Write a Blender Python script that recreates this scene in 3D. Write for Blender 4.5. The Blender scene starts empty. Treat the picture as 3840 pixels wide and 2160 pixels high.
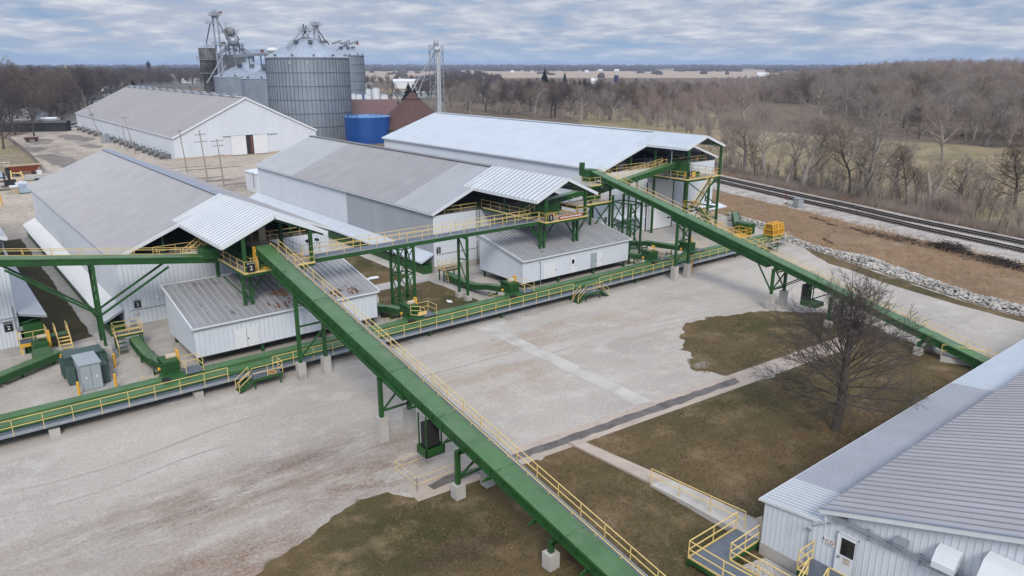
import bpy, math, random
import numpy as np
from mathutils import Vector, Matrix, noise
random.seed(7); rng = np.random.default_rng(7)
SC = bpy.context.scene; COL = SC.collection
R = math.radians
# ---------------------------------------------------------------- survey: photo pixels (3840 wide) -> points on the real ground
FPX = 2800.0; CAMH = 26.0; PITCH = math.atan(840/2800); YAW = R(38.8)
FH = Vector((math.sin(YAW), math.cos(YAW), 0)); RT = Vector((math.cos(YAW), -math.sin(YAW), 0)); UP = Vector((0, 0, 1))
CF = FH*math.cos(PITCH) - UP*math.sin(PITCH); CD = -(UP*math.cos(PITCH) + FH*math.sin(PITCH)); CAM = Vector((0, 0, CAMH))
def ray(x, y): return CF + RT*((x-1920)/FPX) + CD*((y-1080)/FPX)
def G(x, y, z=0.0):
    d = ray(x, y); return CAM + d*((z-CAMH)/d.z)
def GD(x, y, z=0.0): return G(x*1.4907, y*1.4907, z)
def Q(x0, y0, s=4.025): return lambda x, y, z=0.0: G(x0+x/s, y0+y/s, z)
def at(x, D):
    d = ray(x, 400); d.z = 0; d.normalize(); return d*D
def zrow(c, y):
    f = c.x*FH.x + c.y*FH.y; r = (y-1080)/FPX; s, k = math.sin(PITCH), math.cos(PITCH)
    return CAMH - f*(s+r*k)/(k-r*s)
# ---------------------------------------------------------------- materials
MATS = {}
def mat(name, c, rough=.6, metal=0., var=.12, vs=1.0, st=(1, 1, 1), c2=None, lo=.5, hi=.65, s2=.3, st2=(1, 1, 1), bump=0., bs=20., spec=.5):
    m = bpy.data.materials.new(name); m.use_nodes = True; MATS[name] = m
    nt = m.node_tree; N = nt.nodes; L = nt.links; b = N['Principled BSDF']
    b.inputs['Roughness'].default_value = rough; b.inputs['Metallic'].default_value = metal
    b.inputs['Specular IOR Level'].default_value = spec
    tc = N.new('ShaderNodeTexCoord')
    def nz(scale, stretch, det=5):
        mp = N.new('ShaderNodeMapping'); mp.inputs['Scale'].default_value = stretch; L.new(tc.outputs['Object'], mp.inputs[0])
        n = N.new('ShaderNodeTexNoise'); n.inputs['Scale'].default_value = scale; n.inputs['Detail'].default_value = det
        n.inputs['Roughness'].default_value = .62; L.new(mp.outputs[0], n.inputs[0]); return n.outputs['Fac']
    mr = N.new('ShaderNodeMapRange'); mr.inputs[1].default_value = .3; mr.inputs[2].default_value = .7
    mr.inputs[3].default_value = 1-var; mr.inputs[4].default_value = 1+var; L.new(nz(vs, st), mr.inputs[0])
    vm = N.new('ShaderNodeVectorMath'); vm.operation = 'SCALE'; vm.inputs[0].default_value = c; L.new(mr.outputs[0], vm.inputs[3])
    out = vm.outputs[0]
    if c2:
        m2 = N.new('ShaderNodeMapRange'); m2.inputs[1].default_value = lo; m2.inputs[2].default_value = hi; L.new(nz(s2, st2, 7), m2.inputs[0])
        mx = N.new('ShaderNodeMix'); mx.data_type = 'RGBA'; L.new(m2.outputs[0], mx.inputs['Factor']); L.new(out, mx.inputs['A'])
        mx.inputs['B'].default_value = (*c2, 1); out = mx.outputs['Result']
    L.new(out, b.inputs['Base Color'])
    if bump:
        bp = N.new('ShaderNodeBump'); bp.inputs['Strength'].default_value = bump; bp.inputs['Distance'].default_value = .05
        L.new(nz(bs, (1, 1, 1), 3), bp.inputs['Height']); L.new(bp.outputs[0], b.inputs['Normal'])
    return m
M = {}
M['white'] = mat('white_siding', (.59, .635, .70), .5, .0, .07, .25, (1, 1, .3), (.46, .47, .49), .58, .85, .9, (2.5, 2.5, .22))
M['whitegrey'] = mat('galvanised_siding', (.38, .41, .455), .5, .15, .12, .3, (1.5, 1.5, .15))
M['whiteroof'] = mat('white_roof_steel', (.47, .525, .59), .45, .0, .04, .2)
M['canopyroof'] = mat('new_roof_steel', (.32, .35, .39), .4, .1, .05, .3)
M['greyroof'] = mat('weathered_roof_steel', (.175, .172, .185), .6, .05, .2, .12, (1, 4, 1), (.125, .122, .13), .50, .70, .5, (.22, 6, 1))
M['paleroof'] = mat('pale_roof_steel', (.225, .24, .265), .5, .1, .10, .12, (1, 4, 1))
M['oldroof'] = mat('matt_grey_roof', (.31, .295, .305), .85, 0, .08, .05, (.3, 1.6, 1), (.265, .25, .26), .5, .75, .06, (.2, 2, 1))
M['annexroof'] = mat('stained_roof_steel', (.29, .295, .315), .5, .15, .15, .3, (3, .5, 1), (.09, .08, .075), .60, .70, .55, (2.2, .6, 1))
M['rustroof'] = mat('rust_flakes', (.15, .065, .035), .9, 0, .5, 3)
M['fibre'] = mat('translucent_fibreglass_roof', (.27, .29, .345), .4, 0, .10, .4, (.4, 2, 1))
M['seamroof'] = mat('standing_seam_roof', (.39, .385, .41), .45, .1, .10, .25, (3, .3, 1))
M['fan'] = mat('dull_fan_steel', (.15, .155, .16), .6, .2, .2, 1)
M['pad'] = mat('grey_concrete_pad', (.345, .34, .335), .9, 0, .12, .6, c2=(.24, .23, .22), lo=.52, hi=.7, s2=.6, bump=.1, bs=9)
M['darkred'] = mat('dark_red_paint', (.085, .018, .016), .6)
M['trim'] = mat('white_trim', (.62, .65, .69), .5, 0, .05, .5)
M['bluetrim'] = mat('blue_grey_trim', (.23, .26, .325), .5, 0, .1, 1)
M['green'] = mat('dark_green_paint', (.013, .074, .014), .5, 0, .25, .6, (1, 1, 1), (.022, .056, .024), .52, .75, .5)
M['belt'] = mat('green_belt_cover', (.058, .138, .050), .38, 0, .20, .5, (1, 1, 1), (.115, .165, .095), .50, .78, .8)
M['yellow'] = mat('yellow_rail_paint', (.70, .52, .20), .5, 0, .10, 1.5)
M['deepyellow'] = mat('safety_yellow_paint', (.66, .36, .04), .45, 0, .10, 1.5)
M['grating'] = mat('steel_grating', (.13, .155, .19), .55, .35, .15, 2)
M['galv'] = mat('galvanised_steel', (.30, .33, .37), .45, .35, .12, 1)
M['bin'] = mat('grain_bin_steel', (.27, .315, .37), .42, .45, .13, .35, (1, 1, .5), (.34, .37, .41), .5, .7, .12, (1, 1, 2.5))
M['binroof'] = mat('bin_roof_steel', (.36, .42, .50), .42, .4, .10, .3)
M['binrib'] = mat('bin_stiffener_steel', (.135, .165, .19), .5, .4, .15, 1)
M['darkbin'] = mat('blackened_steel', (.21, .21, .215), .5, .3, .35, .25, (1, 1, .5), (.06, .06, .062), .5, .75, .2)
M['concrete'] = mat('concrete', (.40, .385, .365), .9, 0, .14, .5, c2=(.28, .26, .24), lo=.55, hi=.75, s2=.7, bump=.15, bs=9)
M['paving'] = mat('pale_concrete_paving', (.455, .435, .41), .9, 0, .10, .4, c2=(.36, .335, .305), lo=.48, hi=.66, s2=.45, bump=.1, bs=9)
M['pinkconc'] = mat('old_pinkish_concrete', (.40, .335, .285), .9, 0, .14, .5, c2=(.27, .225, .19), lo=.55, hi=.75, s2=.8, bump=.15, bs=9)
M['mud'] = mat('wet_ditch_mud', (.12, .105, .098), .55, 0, .25, 1.2, c2=(.05, .045, .045), lo=.5, hi=.7, s2=.8, bump=.3, bs=5)
M['dark'] = mat('dark_gap', (.02, .02, .022), .8)
M['floor'] = mat('loft_floor', (.20, .19, .18), .8, 0, .2, .6)
M['deck'] = mat('dusty_steel_deck', (.34, .325, .315), .75, .1, .10, .7, c2=(.25, .2, .17), lo=.55, hi=.75, s2=.5)
M['glass'] = mat('dark_glass', (.01, .011, .013), .12)
M['door'] = mat('white_door_paint', (.66, .68, .71), .5, 0, .04, 1)
M['cream'] = mat('cream_motor_paint', (.45, .38, .28), .5)
M['red'] = mat('red_paint', (.24, .03, .025), .55)
M['black'] = mat('black_sign_face', (.012, .013, .018), .5)
M['signwhite'] = mat('sign_white', (.75, .75, .75), .6)
M['cabinet'] = mat('grey_cabinet_paint', (.33, .38, .41), .45, .1, .07, .7)
M['dkcabinet'] = mat('dark_green_transformer_paint', (.045, .085, .075), .5)
M['blue'] = mat('blue_tank_paint', (.006, .062, .26), .35, 0, .16, .18)
M['brownroof'] = mat('brown_shingle', (.085, .045, .04), .9, 0, .18, .8)
M['purproof'] = mat('faded_brown_shingle', (.14, .085, .088), .9, 0, .12, .6)
M['tan'] = mat('tan_wall', (.42, .34, .26), .9)
M['wood'] = mat('weathered_pole_wood', (.27, .245, .225), .9, 0, .25, 1, (4, 4, .4))
M['rust'] = mat('rusty_orange_paint', (.25, .058, .022), .7, 0, .3, 1.2, c2=(.12, .04, .02), lo=.5, hi=.65, s2=1.2)
M['tarp'] = mat('pale_blue_tarp', (.30, .38, .48), .6, 0, .2, .6)
M['rail'] = mat('rail_steel', (.035, .032, .032), .5, .5)
M['tie'] = mat('railway_tie_wood', (.12, .10, .088), .9, 0, .4, .8)
M['ballast'] = mat('railway_ballast', (.40, .37, .345), .95, 0, .30, 3.0, c2=(.21, .195, .185), lo=.45, hi=.7, s2=.5, bump=.6, bs=6)
M['rock'] = mat('white_limestone', (.36, .345, .325), .9, 0, .4, .6, c2=(.17, .155, .14), lo=.55, hi=.7, s2=.9)
M['bark'] = mat('dark_bark', (.075, .062, .055), .95, 0, .3, 2, (3, 3, .6))
M['twig'] = mat('dark_twigs', (.078, .060, .055), .95, 0, .25, .4)
M['gbark'] = mat('pale_grey_bark', (.29, .26, .235), .95, 0, .3, 1.5, (3, 3, .6))
M['gtwig'] = mat('grey_brown_twigs', (.225, .19, .168), .95, 0, .25, .25)
M['rtwig'] = mat('reddish_twigs', (.225, .17, .145), .95, 0, .25, .25)
M['otwig'] = mat('olive_brown_twigs', (.165, .125, .09), .95, 0, .25, .25)
M['needle'] = mat('conifer_needles', (.012, .03, .014), .9, 0, .4, .8)
M['brush'] = mat('dead_brush_sticks', (.05, .038, .032), .95, 0, .4, 1)
M['straw'] = mat('dry_grass_blades', (.33, .22, .125), .9, 0, .35, .5)
M['lawntan'] = mat('dead_lawn_blades', (.17, .118, .06), .9, 0, .35, .5)
M['lawnolive'] = mat('olive_lawn_blades', (.06, .055, .022), .9, 0, .35, .5)
M['leaf'] = mat('fallen_leaves', (.16, .08, .04), .9, 0, .4, 3)
M['shingle'] = mat('dark_asphalt_shingle', (.06, .062, .068), .9, 0, .2, 1)
M['rubber'] = mat('black_rubber', (.015, .015, .016), .7)
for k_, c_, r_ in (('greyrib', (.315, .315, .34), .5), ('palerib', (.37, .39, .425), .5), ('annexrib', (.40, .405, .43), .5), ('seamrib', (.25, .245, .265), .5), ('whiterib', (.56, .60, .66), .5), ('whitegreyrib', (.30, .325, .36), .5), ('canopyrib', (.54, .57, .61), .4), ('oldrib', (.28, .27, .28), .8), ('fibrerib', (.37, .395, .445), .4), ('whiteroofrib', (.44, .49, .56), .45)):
    M[k_] = mat('roof_'+k_, c_, r_, .05, .08, .4)  # rib light and shade put into colour, along with weathering on the roofs
# ---------------------------------------------------------------- mesh builder
ROOT = {}
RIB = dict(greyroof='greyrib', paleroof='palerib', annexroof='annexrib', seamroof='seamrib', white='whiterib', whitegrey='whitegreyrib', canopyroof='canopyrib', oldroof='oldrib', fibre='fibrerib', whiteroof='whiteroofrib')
def tag(o, label=None, cat=None, group=None, kind=None):
    if label: o['label'] = label
    if cat: o['category'] = cat
    if group: o['group'] = group
    if kind: o['kind'] = kind
    return o
def thing(name, label, cat, loc=(0, 0, 0), group=None):
    o = bpy.data.objects.new(name, None); COL.objects.link(o); o.location = loc; o.empty_display_size = .5
    ROOT[o] = Vector(loc); return tag(o, label, cat, group)
class MB:
    def __init__(s): s.v = []; s.f = []; s.rib = set()
    def add(s, vs, fs):
        k = len(s.v); s.v += [tuple(p) for p in vs]; s.f += [tuple(i+k for i in f) for f in fs]; return s
    def box(s, x0, y0, z0, x1, y1, z1):
        x0, x1 = min(x0, x1), max(x0, x1); y0, y1 = min(y0, y1), max(y0, y1); z0, z1 = min(z0, z1), max(z0, z1)
        return s.add([(x0, y0, z0), (x1, y0, z0), (x1, y1, z0), (x0, y1, z0), (x0, y0, z1), (x1, y0, z1), (x1, y1, z1), (x0, y1, z1)],
                     [(3, 2, 1, 0), (4, 5, 6, 7), (0, 1, 5, 4), (1, 2, 6, 5), (2, 3, 7, 6), (3, 0, 4, 7)])
    def bar(s, p, q, w, h=None, up=(0, 0, 1)):      # beam, w sideways, h upward, centred on p-q
        p, q = Vector(p), Vector(q); h = h or w; d = (q-p).normalized(); u = Vector(up)
        if abs(d.dot(u)) > .98: u = Vector((0, 1, 0))
        a = d.cross(u).normalized()*(w/2); b = a.cross(d).normalized()*(h/2)
        return s.add([p-a-b, p+a-b, p+a+b, p-a+b, q-a-b, q+a-b, q+a+b, q-a+b],
                     [(0, 1, 2, 3), (7, 6, 5, 4), (4, 5, 1, 0), (5, 6, 2, 1), (6, 7, 3, 2), (7, 4, 0, 3)])
    def tube(s, p, q, r, n=6, r2=None, cap=True):
        p, q = Vector(p), Vector(q); r2 = r if r2 is None else r2; d = (q-p).normalized()
        u = Vector((0, 0, 1)) if abs(d.z) < .95 else Vector((1, 0, 0)); a = d.cross(u).normalized(); b = a.cross(d)
        k = [(math.cos(2*math.pi*i/n), math.sin(2*math.pi*i/n)) for i in range(n)]
        vs = [p+(a*c+b*t)*r for c, t in k]+[q+(a*c+b*t)*r2 for c, t in k]
        fs = [((i+1) % n, i, n+i, n+(i+1) % n) for i in range(n)]
        if cap: fs += [tuple(range(n)), tuple(range(2*n-1, n-1, -1))]
        return s.add(vs, fs)
    def lathe(s, c, prof, n=32, cap=True):           # prof: [(r, z)...] bottom to top
        c = Vector(c); vs = []; fs = []
        for r, z in prof:
            vs += [(c.x+r*math.cos(2*math.pi*i/n), c.y+r*math.sin(2*math.pi*i/n), z) for i in range(n)]
        for j in range(len(prof)-1):
            fs += [(j*n+i, j*n+(i+1) % n, (j+1)*n+(i+1) % n, (j+1)*n+i) for i in range(n)]
        if cap: fs += [tuple(range(n-1, -1, -1)), tuple((len(prof)-1)*n+i for i in range(n))]
        return s.add(vs, fs)
    def poly(s, pts): return s.add(pts, [tuple(range(len(pts)))])
    def prism(s, pts, d):                            # planar polygon pushed along vector d
        n = len(pts); d = Vector(d); pts = [Vector(p) for p in pts]
        return s.add(pts+[p+d for p in pts], [tuple(range(n-1, -1, -1)), tuple(range(n, 2*n))]+[(i, (i+1) % n, n+(i+1) % n, n+i) for i in range(n)])
    def ribs(s, P, Qf, nrm, W, period, h, rw=.16):   # ribbed sheet between curves P(u), Q(u)
        nrm = Vector(nrm); us = []
        k = max(1, round(W/period)); pd = W/k
        for i in range(k):
            u = i*pd; w = pd*rw
            us += [(u, 0), (u+pd-2*w, 0), (u+pd-1.6*w, h), (u+pd-.4*w, h)]
        us.append((W, 0)); vs = []
        for u, o in us: vs += [Vector(P(u))+nrm*o, Vector(Qf(u))+nrm*o]
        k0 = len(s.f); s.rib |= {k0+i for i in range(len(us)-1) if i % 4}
        return s.add(vs, [(2*i, 2*i+2, 2*i+3, 2*i+1) for i in range(len(us)-1)])
    def rail(s, pts, h=1.07, post=1.9, r=.032, kick=None, closed=False, drop=.0, posts=True):
        pts = [Vector(p) for p in pts]; u = Vector((0, 0, 1))
        if closed: pts.append(pts[0])
        for k_, (a, b) in enumerate(zip(pts, pts[1:])):
            L = (b-a).length; n = max(1, round(L/post))
            for hh in (h, h*.52): s.bar(a+u*hh, b+u*hh, r*1.4)
            if posts:
                for i in range(1 if k_ else 0, n if closed and k_ == len(pts)-2 else n+1): p = a.lerp(b, i/n); s.bar(p-u*drop, p+u*(h+r*.6), r*1.4)
            if kick: s.bar(a+u*.06, b+u*.06, .02, .12)
        return s
    def build(s, name, m, parent=None, smooth=False):
        me = bpy.data.meshes.new(name); off = Vector((0, 0, 0))
        if parent is not None: off = ROOT[parent]
        me.from_pydata([(x-off.x, y-off.y, z-off.z) for x, y, z in s.v], [], s.f)
        me.materials.append(M[m] if isinstance(m, str) else m)
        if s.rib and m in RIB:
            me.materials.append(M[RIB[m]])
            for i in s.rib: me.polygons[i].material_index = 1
        if smooth: me.shade_smooth()
        o = bpy.data.objects.new(name, me); COL.objects.link(o)
        if parent is not None: o.parent = parent
        ROOT[o] = off; return o
def npmesh(name, v, f, m, k):                        # fast mesh from arrays, k verts per face
    me = bpy.data.meshes.new(name); me.vertices.add(len(v)); me.vertices.foreach_set('co', np.asarray(v, np.float32).ravel())
    me.loops.add(f.size); me.loops.foreach_set('vertex_index', f.astype(np.int32).ravel())
    me.polygons.add(len(f)); me.polygons.foreach_set('loop_start', np.arange(0, f.size, k, dtype=np.int32))
    me.update(calc_edges=True); me.materials.append(M[m]); return me
def link(name, me, parent=None):
    o = bpy.data.objects.new(name, me); COL.objects.link(o)
    if parent is not None: o.parent = parent; ROOT[o] = ROOT[parent]
    else: ROOT[o] = Vector((0, 0, 0))
    return o
def copytree(o, loc, label=None, group=None, rz=0., sc=1.):
    c = o.copy(); COL.objects.link(c); c.location = loc; c.rotation_euler.z = rz; c.scale = (sc, sc, sc)
    ROOT[c] = Vector(loc)
    if label: c['label'] = label
    if group: c['group'] = group
    for ch in list(o.children):
        d = ch.copy(); COL.objects.link(d); d.parent = c
        for gch in list(ch.children):
            e = gch.copy(); COL.objects.link(e); e.parent = d
    return c
def text_mb(s, size, o, ux, uz, dep=.006):           # lettering as flat mesh, o = centre, ux = reading direction, uz = up
    cu = bpy.data.curves.new('lettering', 'FONT'); cu.body = s; cu.size = size; cu.align_x = 'CENTER'; cu.align_y = 'CENTER'; cu.resolution_u = 3
    to = bpy.data.objects.new('lettering', cu); COL.objects.link(to); dg = bpy.context.evaluated_depsgraph_get()
    me = bpy.data.meshes.new_from_object(to.evaluated_get(dg)); mb = MB(); ux, uz, o = Vector(ux), Vector(uz), Vector(o); n = ux.cross(uz)
    mb.add([o+ux*v.co.x+uz*v.co.y+n*dep for v in me.vertices], [tuple(p.vertices) for p in me.polygons])
    bpy.data.objects.remove(to); bpy.data.curves.remove(cu); bpy.data.meshes.remove(me); return mb
def sign(root, num, c, ux, w=.62, h=.78, name='sign'):
    c = Vector(c); ux = Vector(ux); uz = Vector((0, 0, 1)); n = ux.cross(uz)
    p = MB().bar(c-uz*h/2, c+uz*h/2, w if abs(ux.x) > .5 else .05, .05 if abs(ux.x) > .5 else w, up=(0, 1, 0)).build(name, 'black', root)
    text_mb(num, h*.62, c-uz*h*.12+n*.027, ux, uz).build('lettering', 'signwhite', p)
    text_mb('BUILDING', h*.155, c+uz*h*.36+n*.027, ux, uz).build('lettering', 'signwhite', p)
    return p
# ---------------------------------------------------------------- camera, sun, sky
cam = bpy.data.cameras.new('camera'); co = bpy.data.objects.new('camera', cam); COL.objects.link(co); SC.camera = co
co.location = CAM; co.rotation_euler = (math.pi/2-PITCH, 0, -YAW); cam.sensor_width = 36; cam.lens = FPX/3840*36; cam.clip_end = 60000; cam.clip_start = .5
SUNEL = R(40); SUNDIR = Vector((-.50, -.86, 0)).normalized()*math.cos(SUNEL) + Vector((0, 0, math.sin(SUNEL)))
sl = bpy.data.lights.new('sun', 'SUN'); sl.energy = 2.5; sl.angle = R(18); sl.color = (1, .93, .83)
so = bpy.data.objects.new('sun', sl); COL.objects.link(so); so.rotation_euler = SUNDIR.to_track_quat('Z', 'Y').to_euler()
W = bpy.data.worlds.new('World'); SC.world = W; W.use_nodes = True; nt = W.node_tree; N = nt.nodes; L = nt.links
for n in list(N): N.remove(n)
out = N.new('ShaderNodeOutputWorld'); sky = N.new('ShaderNodeTexSky'); sky.sky_type = 'NISHITA'; sky.sun_disc = False
sky.sun_elevation = SUNEL; sky.sun_rotation = math.atan2(SUNDIR.x, SUNDIR.y); sky.air_density = 1.3; sky.dust_density = .6; sky.ozone_density = 2.5
svec = N.new('ShaderNodeVectorMath'); svec.operation = 'ADD'; svec.inputs[1].default_value = (0, 0, .30); stc = N.new('ShaderNodeTexCoord'); L.new(stc.outputs['Generated'], svec.inputs[0]); L.new(svec.outputs[0], sky.inputs[0])
b1 = N.new('ShaderNodeBackground'); b1.inputs['Strength'].default_value = .12; L.new(sky.outputs[0], b1.inputs['Color'])
geo = N.new('ShaderNodeTexCoord'); sp = N.new('ShaderNodeSeparateXYZ'); L.new(geo.outputs['Generated'], sp.inputs[0])
def mth(op, a, b=None, c=None):
    n = N.new('ShaderNodeMath'); n.operation = op
    for i, v in enumerate((a, b, c)):
        if v is None: continue
        if isinstance(v, (int, float)): n.inputs[i].default_value = v
        else: L.new(v, n.inputs[i])
    return n.outputs[0]
zz = mth('ADD', mth('MAXIMUM', sp.outputs['Z'], 0.0), .15)
cb = N.new('ShaderNodeCombineXYZ'); L.new(mth('DIVIDE', sp.outputs['X'], zz), cb.inputs[0]); L.new(mth('DIVIDE', sp.outputs['Y'], zz), cb.inputs[1])
def cloudn(scale, det, rough, off, dist=.0):
    mp = N.new('ShaderNodeMapping'); mp.inputs['Location'].default_value = off; mp.inputs['Rotation'].default_value = (0, 0, YAW); L.new(cb.outputs[0], mp.inputs[0])
    n = N.new('ShaderNodeTexNoise'); n.inputs['Scale'].default_value = scale; n.inputs['Detail'].default_value = det; n.inputs['Roughness'].default_value = rough; n.inputs['Distortion'].default_value = dist
    L.new(mp.outputs[0], n.inputs[0]); return n.outputs['Fac']
def rng_(x, a, b, c=0., d=1., smooth=True):
    n = N.new('ShaderNodeMapRange'); n.interpolation_type = 'SMOOTHSTEP' if smooth else 'LINEAR'
    for i, v in enumerate((a, b, c, d)): n.inputs[1+i].default_value = v
    L.new(x, n.inputs[0]); return n.outputs[0]
n1 = cloudn(2.5, 7, .58, (3.1, 1.7, 0), .15); n2 = cloudn(.6, 4, .5, (7.3, 2.2, 0)); n3 = cloudn(4.6, 5, .55, (1.3, 5.2, 0))
dens = mth('ADD', mth('MULTIPLY', n1, .66), mth('MULTIPLY', n2, .34))
cover = rng_(dens, .28, .52)                           # thin grey deck with bluer gaps
lit = rng_(mth('ADD', mth('MULTIPLY', n1, .6), mth('MULTIPLY', n3, .4)), 0.43, .70)   # bright cloud tops
ramp = N.new('ShaderNodeMix'); ramp.data_type = 'RGBA'; ramp.inputs['A'].default_value = (.51, .575, .705, 1); ramp.inputs['B'].default_value = (.90, .92, .96, 1)
L.new(lit, ramp.inputs['Factor'])
b2 = N.new('ShaderNodeBackground'); L.new(ramp.outputs['Result'], b2.inputs['Color']); L.new(rng_(sp.outputs['Z'], .05, .75, .86, 1.65), b2.inputs['Strength'])
hor = rng_(sp.outputs['Z'], .0, .035, .55, .97)        # fewer clouds low on the horizon
mxs = N.new('ShaderNodeMixShader'); L.new(mth('MULTIPLY', cover, hor), mxs.inputs[0]); L.new(b1.outputs[0], mxs.inputs[1]); L.new(b2.outputs[0], mxs.inputs[2]); L.new(mxs.outputs[0], out.inputs[0])
vs = SC.view_settings; vs.view_transform = 'Standard'; vs.look = 'None'; vs.exposure = 0.02; vs.gamma = 1
SC.cycles.max_bounces = 6; SC.cycles.diffuse_bounces = 3; SC.cycles.glossy_bounces = 3; SC.cycles.transparent_max_bounces = 6
SC.cycles.use_denoising = True
# ---------------------------------------------------------------- ground sheets
def gmat(name, cols, fine=9., bump=.5, rough=.95, dirt=None, tracks=None, bs=14., amp=.38):
    """layered ground: cols = [base, second, third]; dirt = [(x, y, rx, ry, colour, lo, hi)] stains with their own place and ragged shape"""
    m = bpy.data.materials.new(name); m.use_nodes = True; nt = m.node_tree; N = nt.nodes; L = nt.links; b = N['Principled BSDF']
    b.inputs['Roughness'].default_value = rough; b.inputs['Specular IOR Level'].default_value = .25
    tc = N.new('ShaderNodeTexCoord')
    def nz(scale, det=6, rough=.62, st=(1, 1, 1), off=(0, 0, 0)):
        mp = N.new('ShaderNodeMapping'); mp.inputs['Scale'].default_value = st; mp.inputs['Location'].default_value = off; L.new(tc.outputs['Object'], mp.inputs[0])
        n = N.new('ShaderNodeTexNoise'); n.inputs['Scale'].default_value = scale; n.inputs['Detail'].default_value = det; n.inputs['Roughness'].default_value = rough
        L.new(mp.outputs[0], n.inputs[0]); return n.outputs['Fac']
    def mr(x, a, b_, c=0., d=1.):
        n = N.new('ShaderNodeMapRange')
        for i, v in enumerate((a, b_, c, d)): n.inputs[1+i].default_value = v
        L.new(x, n.inputs[0]); return n.outputs[0]
    def mix(f, a, c):
        n = N.new('ShaderNodeMix'); n.data_type = 'RGBA'; L.new(f, n.inputs['Factor'])
        for s, v in (('A', a), ('B', c)):
            if isinstance(v, tuple): n.inputs[s].default_value = (*v, 1)
            else: L.new(v, n.inputs[s])
        return n.outputs['Result']
    col = mix(mr(nz(.07, 6), .40, .62), cols[0], cols[1])
    if len(cols) > 2: col = mix(mr(nz(.35, 7, .7, (1, 1, 1), (5, 3, 0)), .50, .68), col, cols[2])
    if tracks: col = mix(mr(nz(.30, 5, .6, tracks[0], (2, 9, 0)), .54, .70, 0, .75), col, tracks[1])
    for (x, y, rx, ry, c, lo, hi, st) in (dirt or []):
        mp = N.new('ShaderNodeMapping'); mp.vector_type = 'TEXTURE'; mp.inputs['Location'].default_value = (x, y, 0); mp.inputs['Scale'].default_value = (rx, ry, 1)
        L.new(tc.outputs['Object'], mp.inputs[0]); ln = N.new('ShaderNodeVectorMath'); ln.operation = 'LENGTH'; L.new(mp.outputs[0], ln.inputs[0])
        f = N.new('ShaderNodeMath'); f.operation = 'MULTIPLY'; L.new(mr(ln.outputs['Value'], .25, 1.0, 1, 0), f.inputs[0]); f2 = N.new('ShaderNodeMath'); f2.operation = 'MULTIPLY'; L.new(mr(nz(.55, 9, .80, st, (x, y, 0)), lo, hi), f2.inputs[0]); L.new(mr(nz(4.5, 4, .8, (1, 1, 1), (x, 3, 0)), .36, .60, .30, 1), f2.inputs[1]); L.new(f2.outputs[0], f.inputs[1])
        col = mix(f.outputs[0], col, c)
    vm = N.new('ShaderNodeVectorMath'); vm.operation = 'SCALE'; L.new(col, vm.inputs[0]); L.new(mr(nz(fine, 4, .75), .25, .75, 1-amp, 1+amp), vm.inputs[3])
    L.new(vm.outputs[0], b.inputs['Base Color'])
    bp = N.new('ShaderNodeBump'); bp.inputs['Strength'].default_value = bump; bp.inputs['Distance'].default_value = .06; L.new(nz(bs, 4, .7), bp.inputs['Height']); L.new(bp.outputs[0], b.inputs['Normal'])
    return m
brown, dbrown, grey = (.20, .13, .095), (.10, .062, .048), (.27, .265, .27)
M['gravel'] = gmat('limestone_gravel', [(.435, .402, .365), (.365, .338, .31), (.485, .455, .42)], 5., .8, amp=.26, tracks=((.06, 1.0, 1), (.33, .305, .285)), dirt=[
    (14, 43.5, 15, 4.2, dbrown, .44, .60, (.3, 1.2, 1)), (12, 43, 20, 6, (.27, .205, .165), .42, .60, (.35, 1, 1)), (20, 40, 8, 4.5, brown, .44, .58, (.6, 1, 1)),
    (9.5, 36.5, 10, 4, brown, .38, .56, (.4, .8, 1)), (14, 34, 7, 3, brown, .42, .58, (.5, 1, 1)), (6, 34, 9, 6, (.27, .19, .14), .36, .52, (.6, .6, 1)), (45, 52, 30, 6, (.33, .25, .19), .42, .60, (.2, .9, 1)), (36, 47, 12, 6, (.34, .27, .21), .42, .6, (.5, 1, 1)), (60, 47, 14, 5, (.33, .25, .20), .45, .6, (.4, 1, 1)),
    (30, 58.6, 40, 1.3, dbrown, .46, .62, (.6, .8, 1)), (16, 70, 12, 5, dbrown, .52, .66, (1, 1, 1)), (55, 63.5, 30, 2, brown, .48, .6, (.6, 1, 1)), (55, 40, 16, 9, (.34, .26, .20), .52, .66, (.4, 1, 1))])  # long strip at the low conveyor: debris, plus the shade below painted darker
M['track'] = gmat('pressed_wheel_track', [(.34, .315, .285), (.39, .36, .325)], 6., .3)
M['yarddirt'] = gmat('pale_yard_dirt', [(.42, .36, .30), (.34, .295, .25), (.47, .41, .345)], 1.2, .4, tracks=((1.2, .10, 1), (.25, .22, .20)), dirt=[
    (36, 300, 10, 75, (.15, .132, .12), .44, .56, (.6, .25, 1)), (48, 315, 5, 45, (.13, .115, .105), .46, .56, (.8, .3, 1)), (40, 240, 10, 40, (.20, .175, .15), .44, .58, (.6, .25, 1)), (40, 215, 30, 10, (.22, .19, .165), .42, .56, (.3, 1, 1)), (75, 170, 40, 18, (.24, .20, .165), .42, .58, (.3, .8, 1)), (58, 165, 14, 8, (.12, .105, .09), .42, .55, (.5, 1, 1))])
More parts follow.
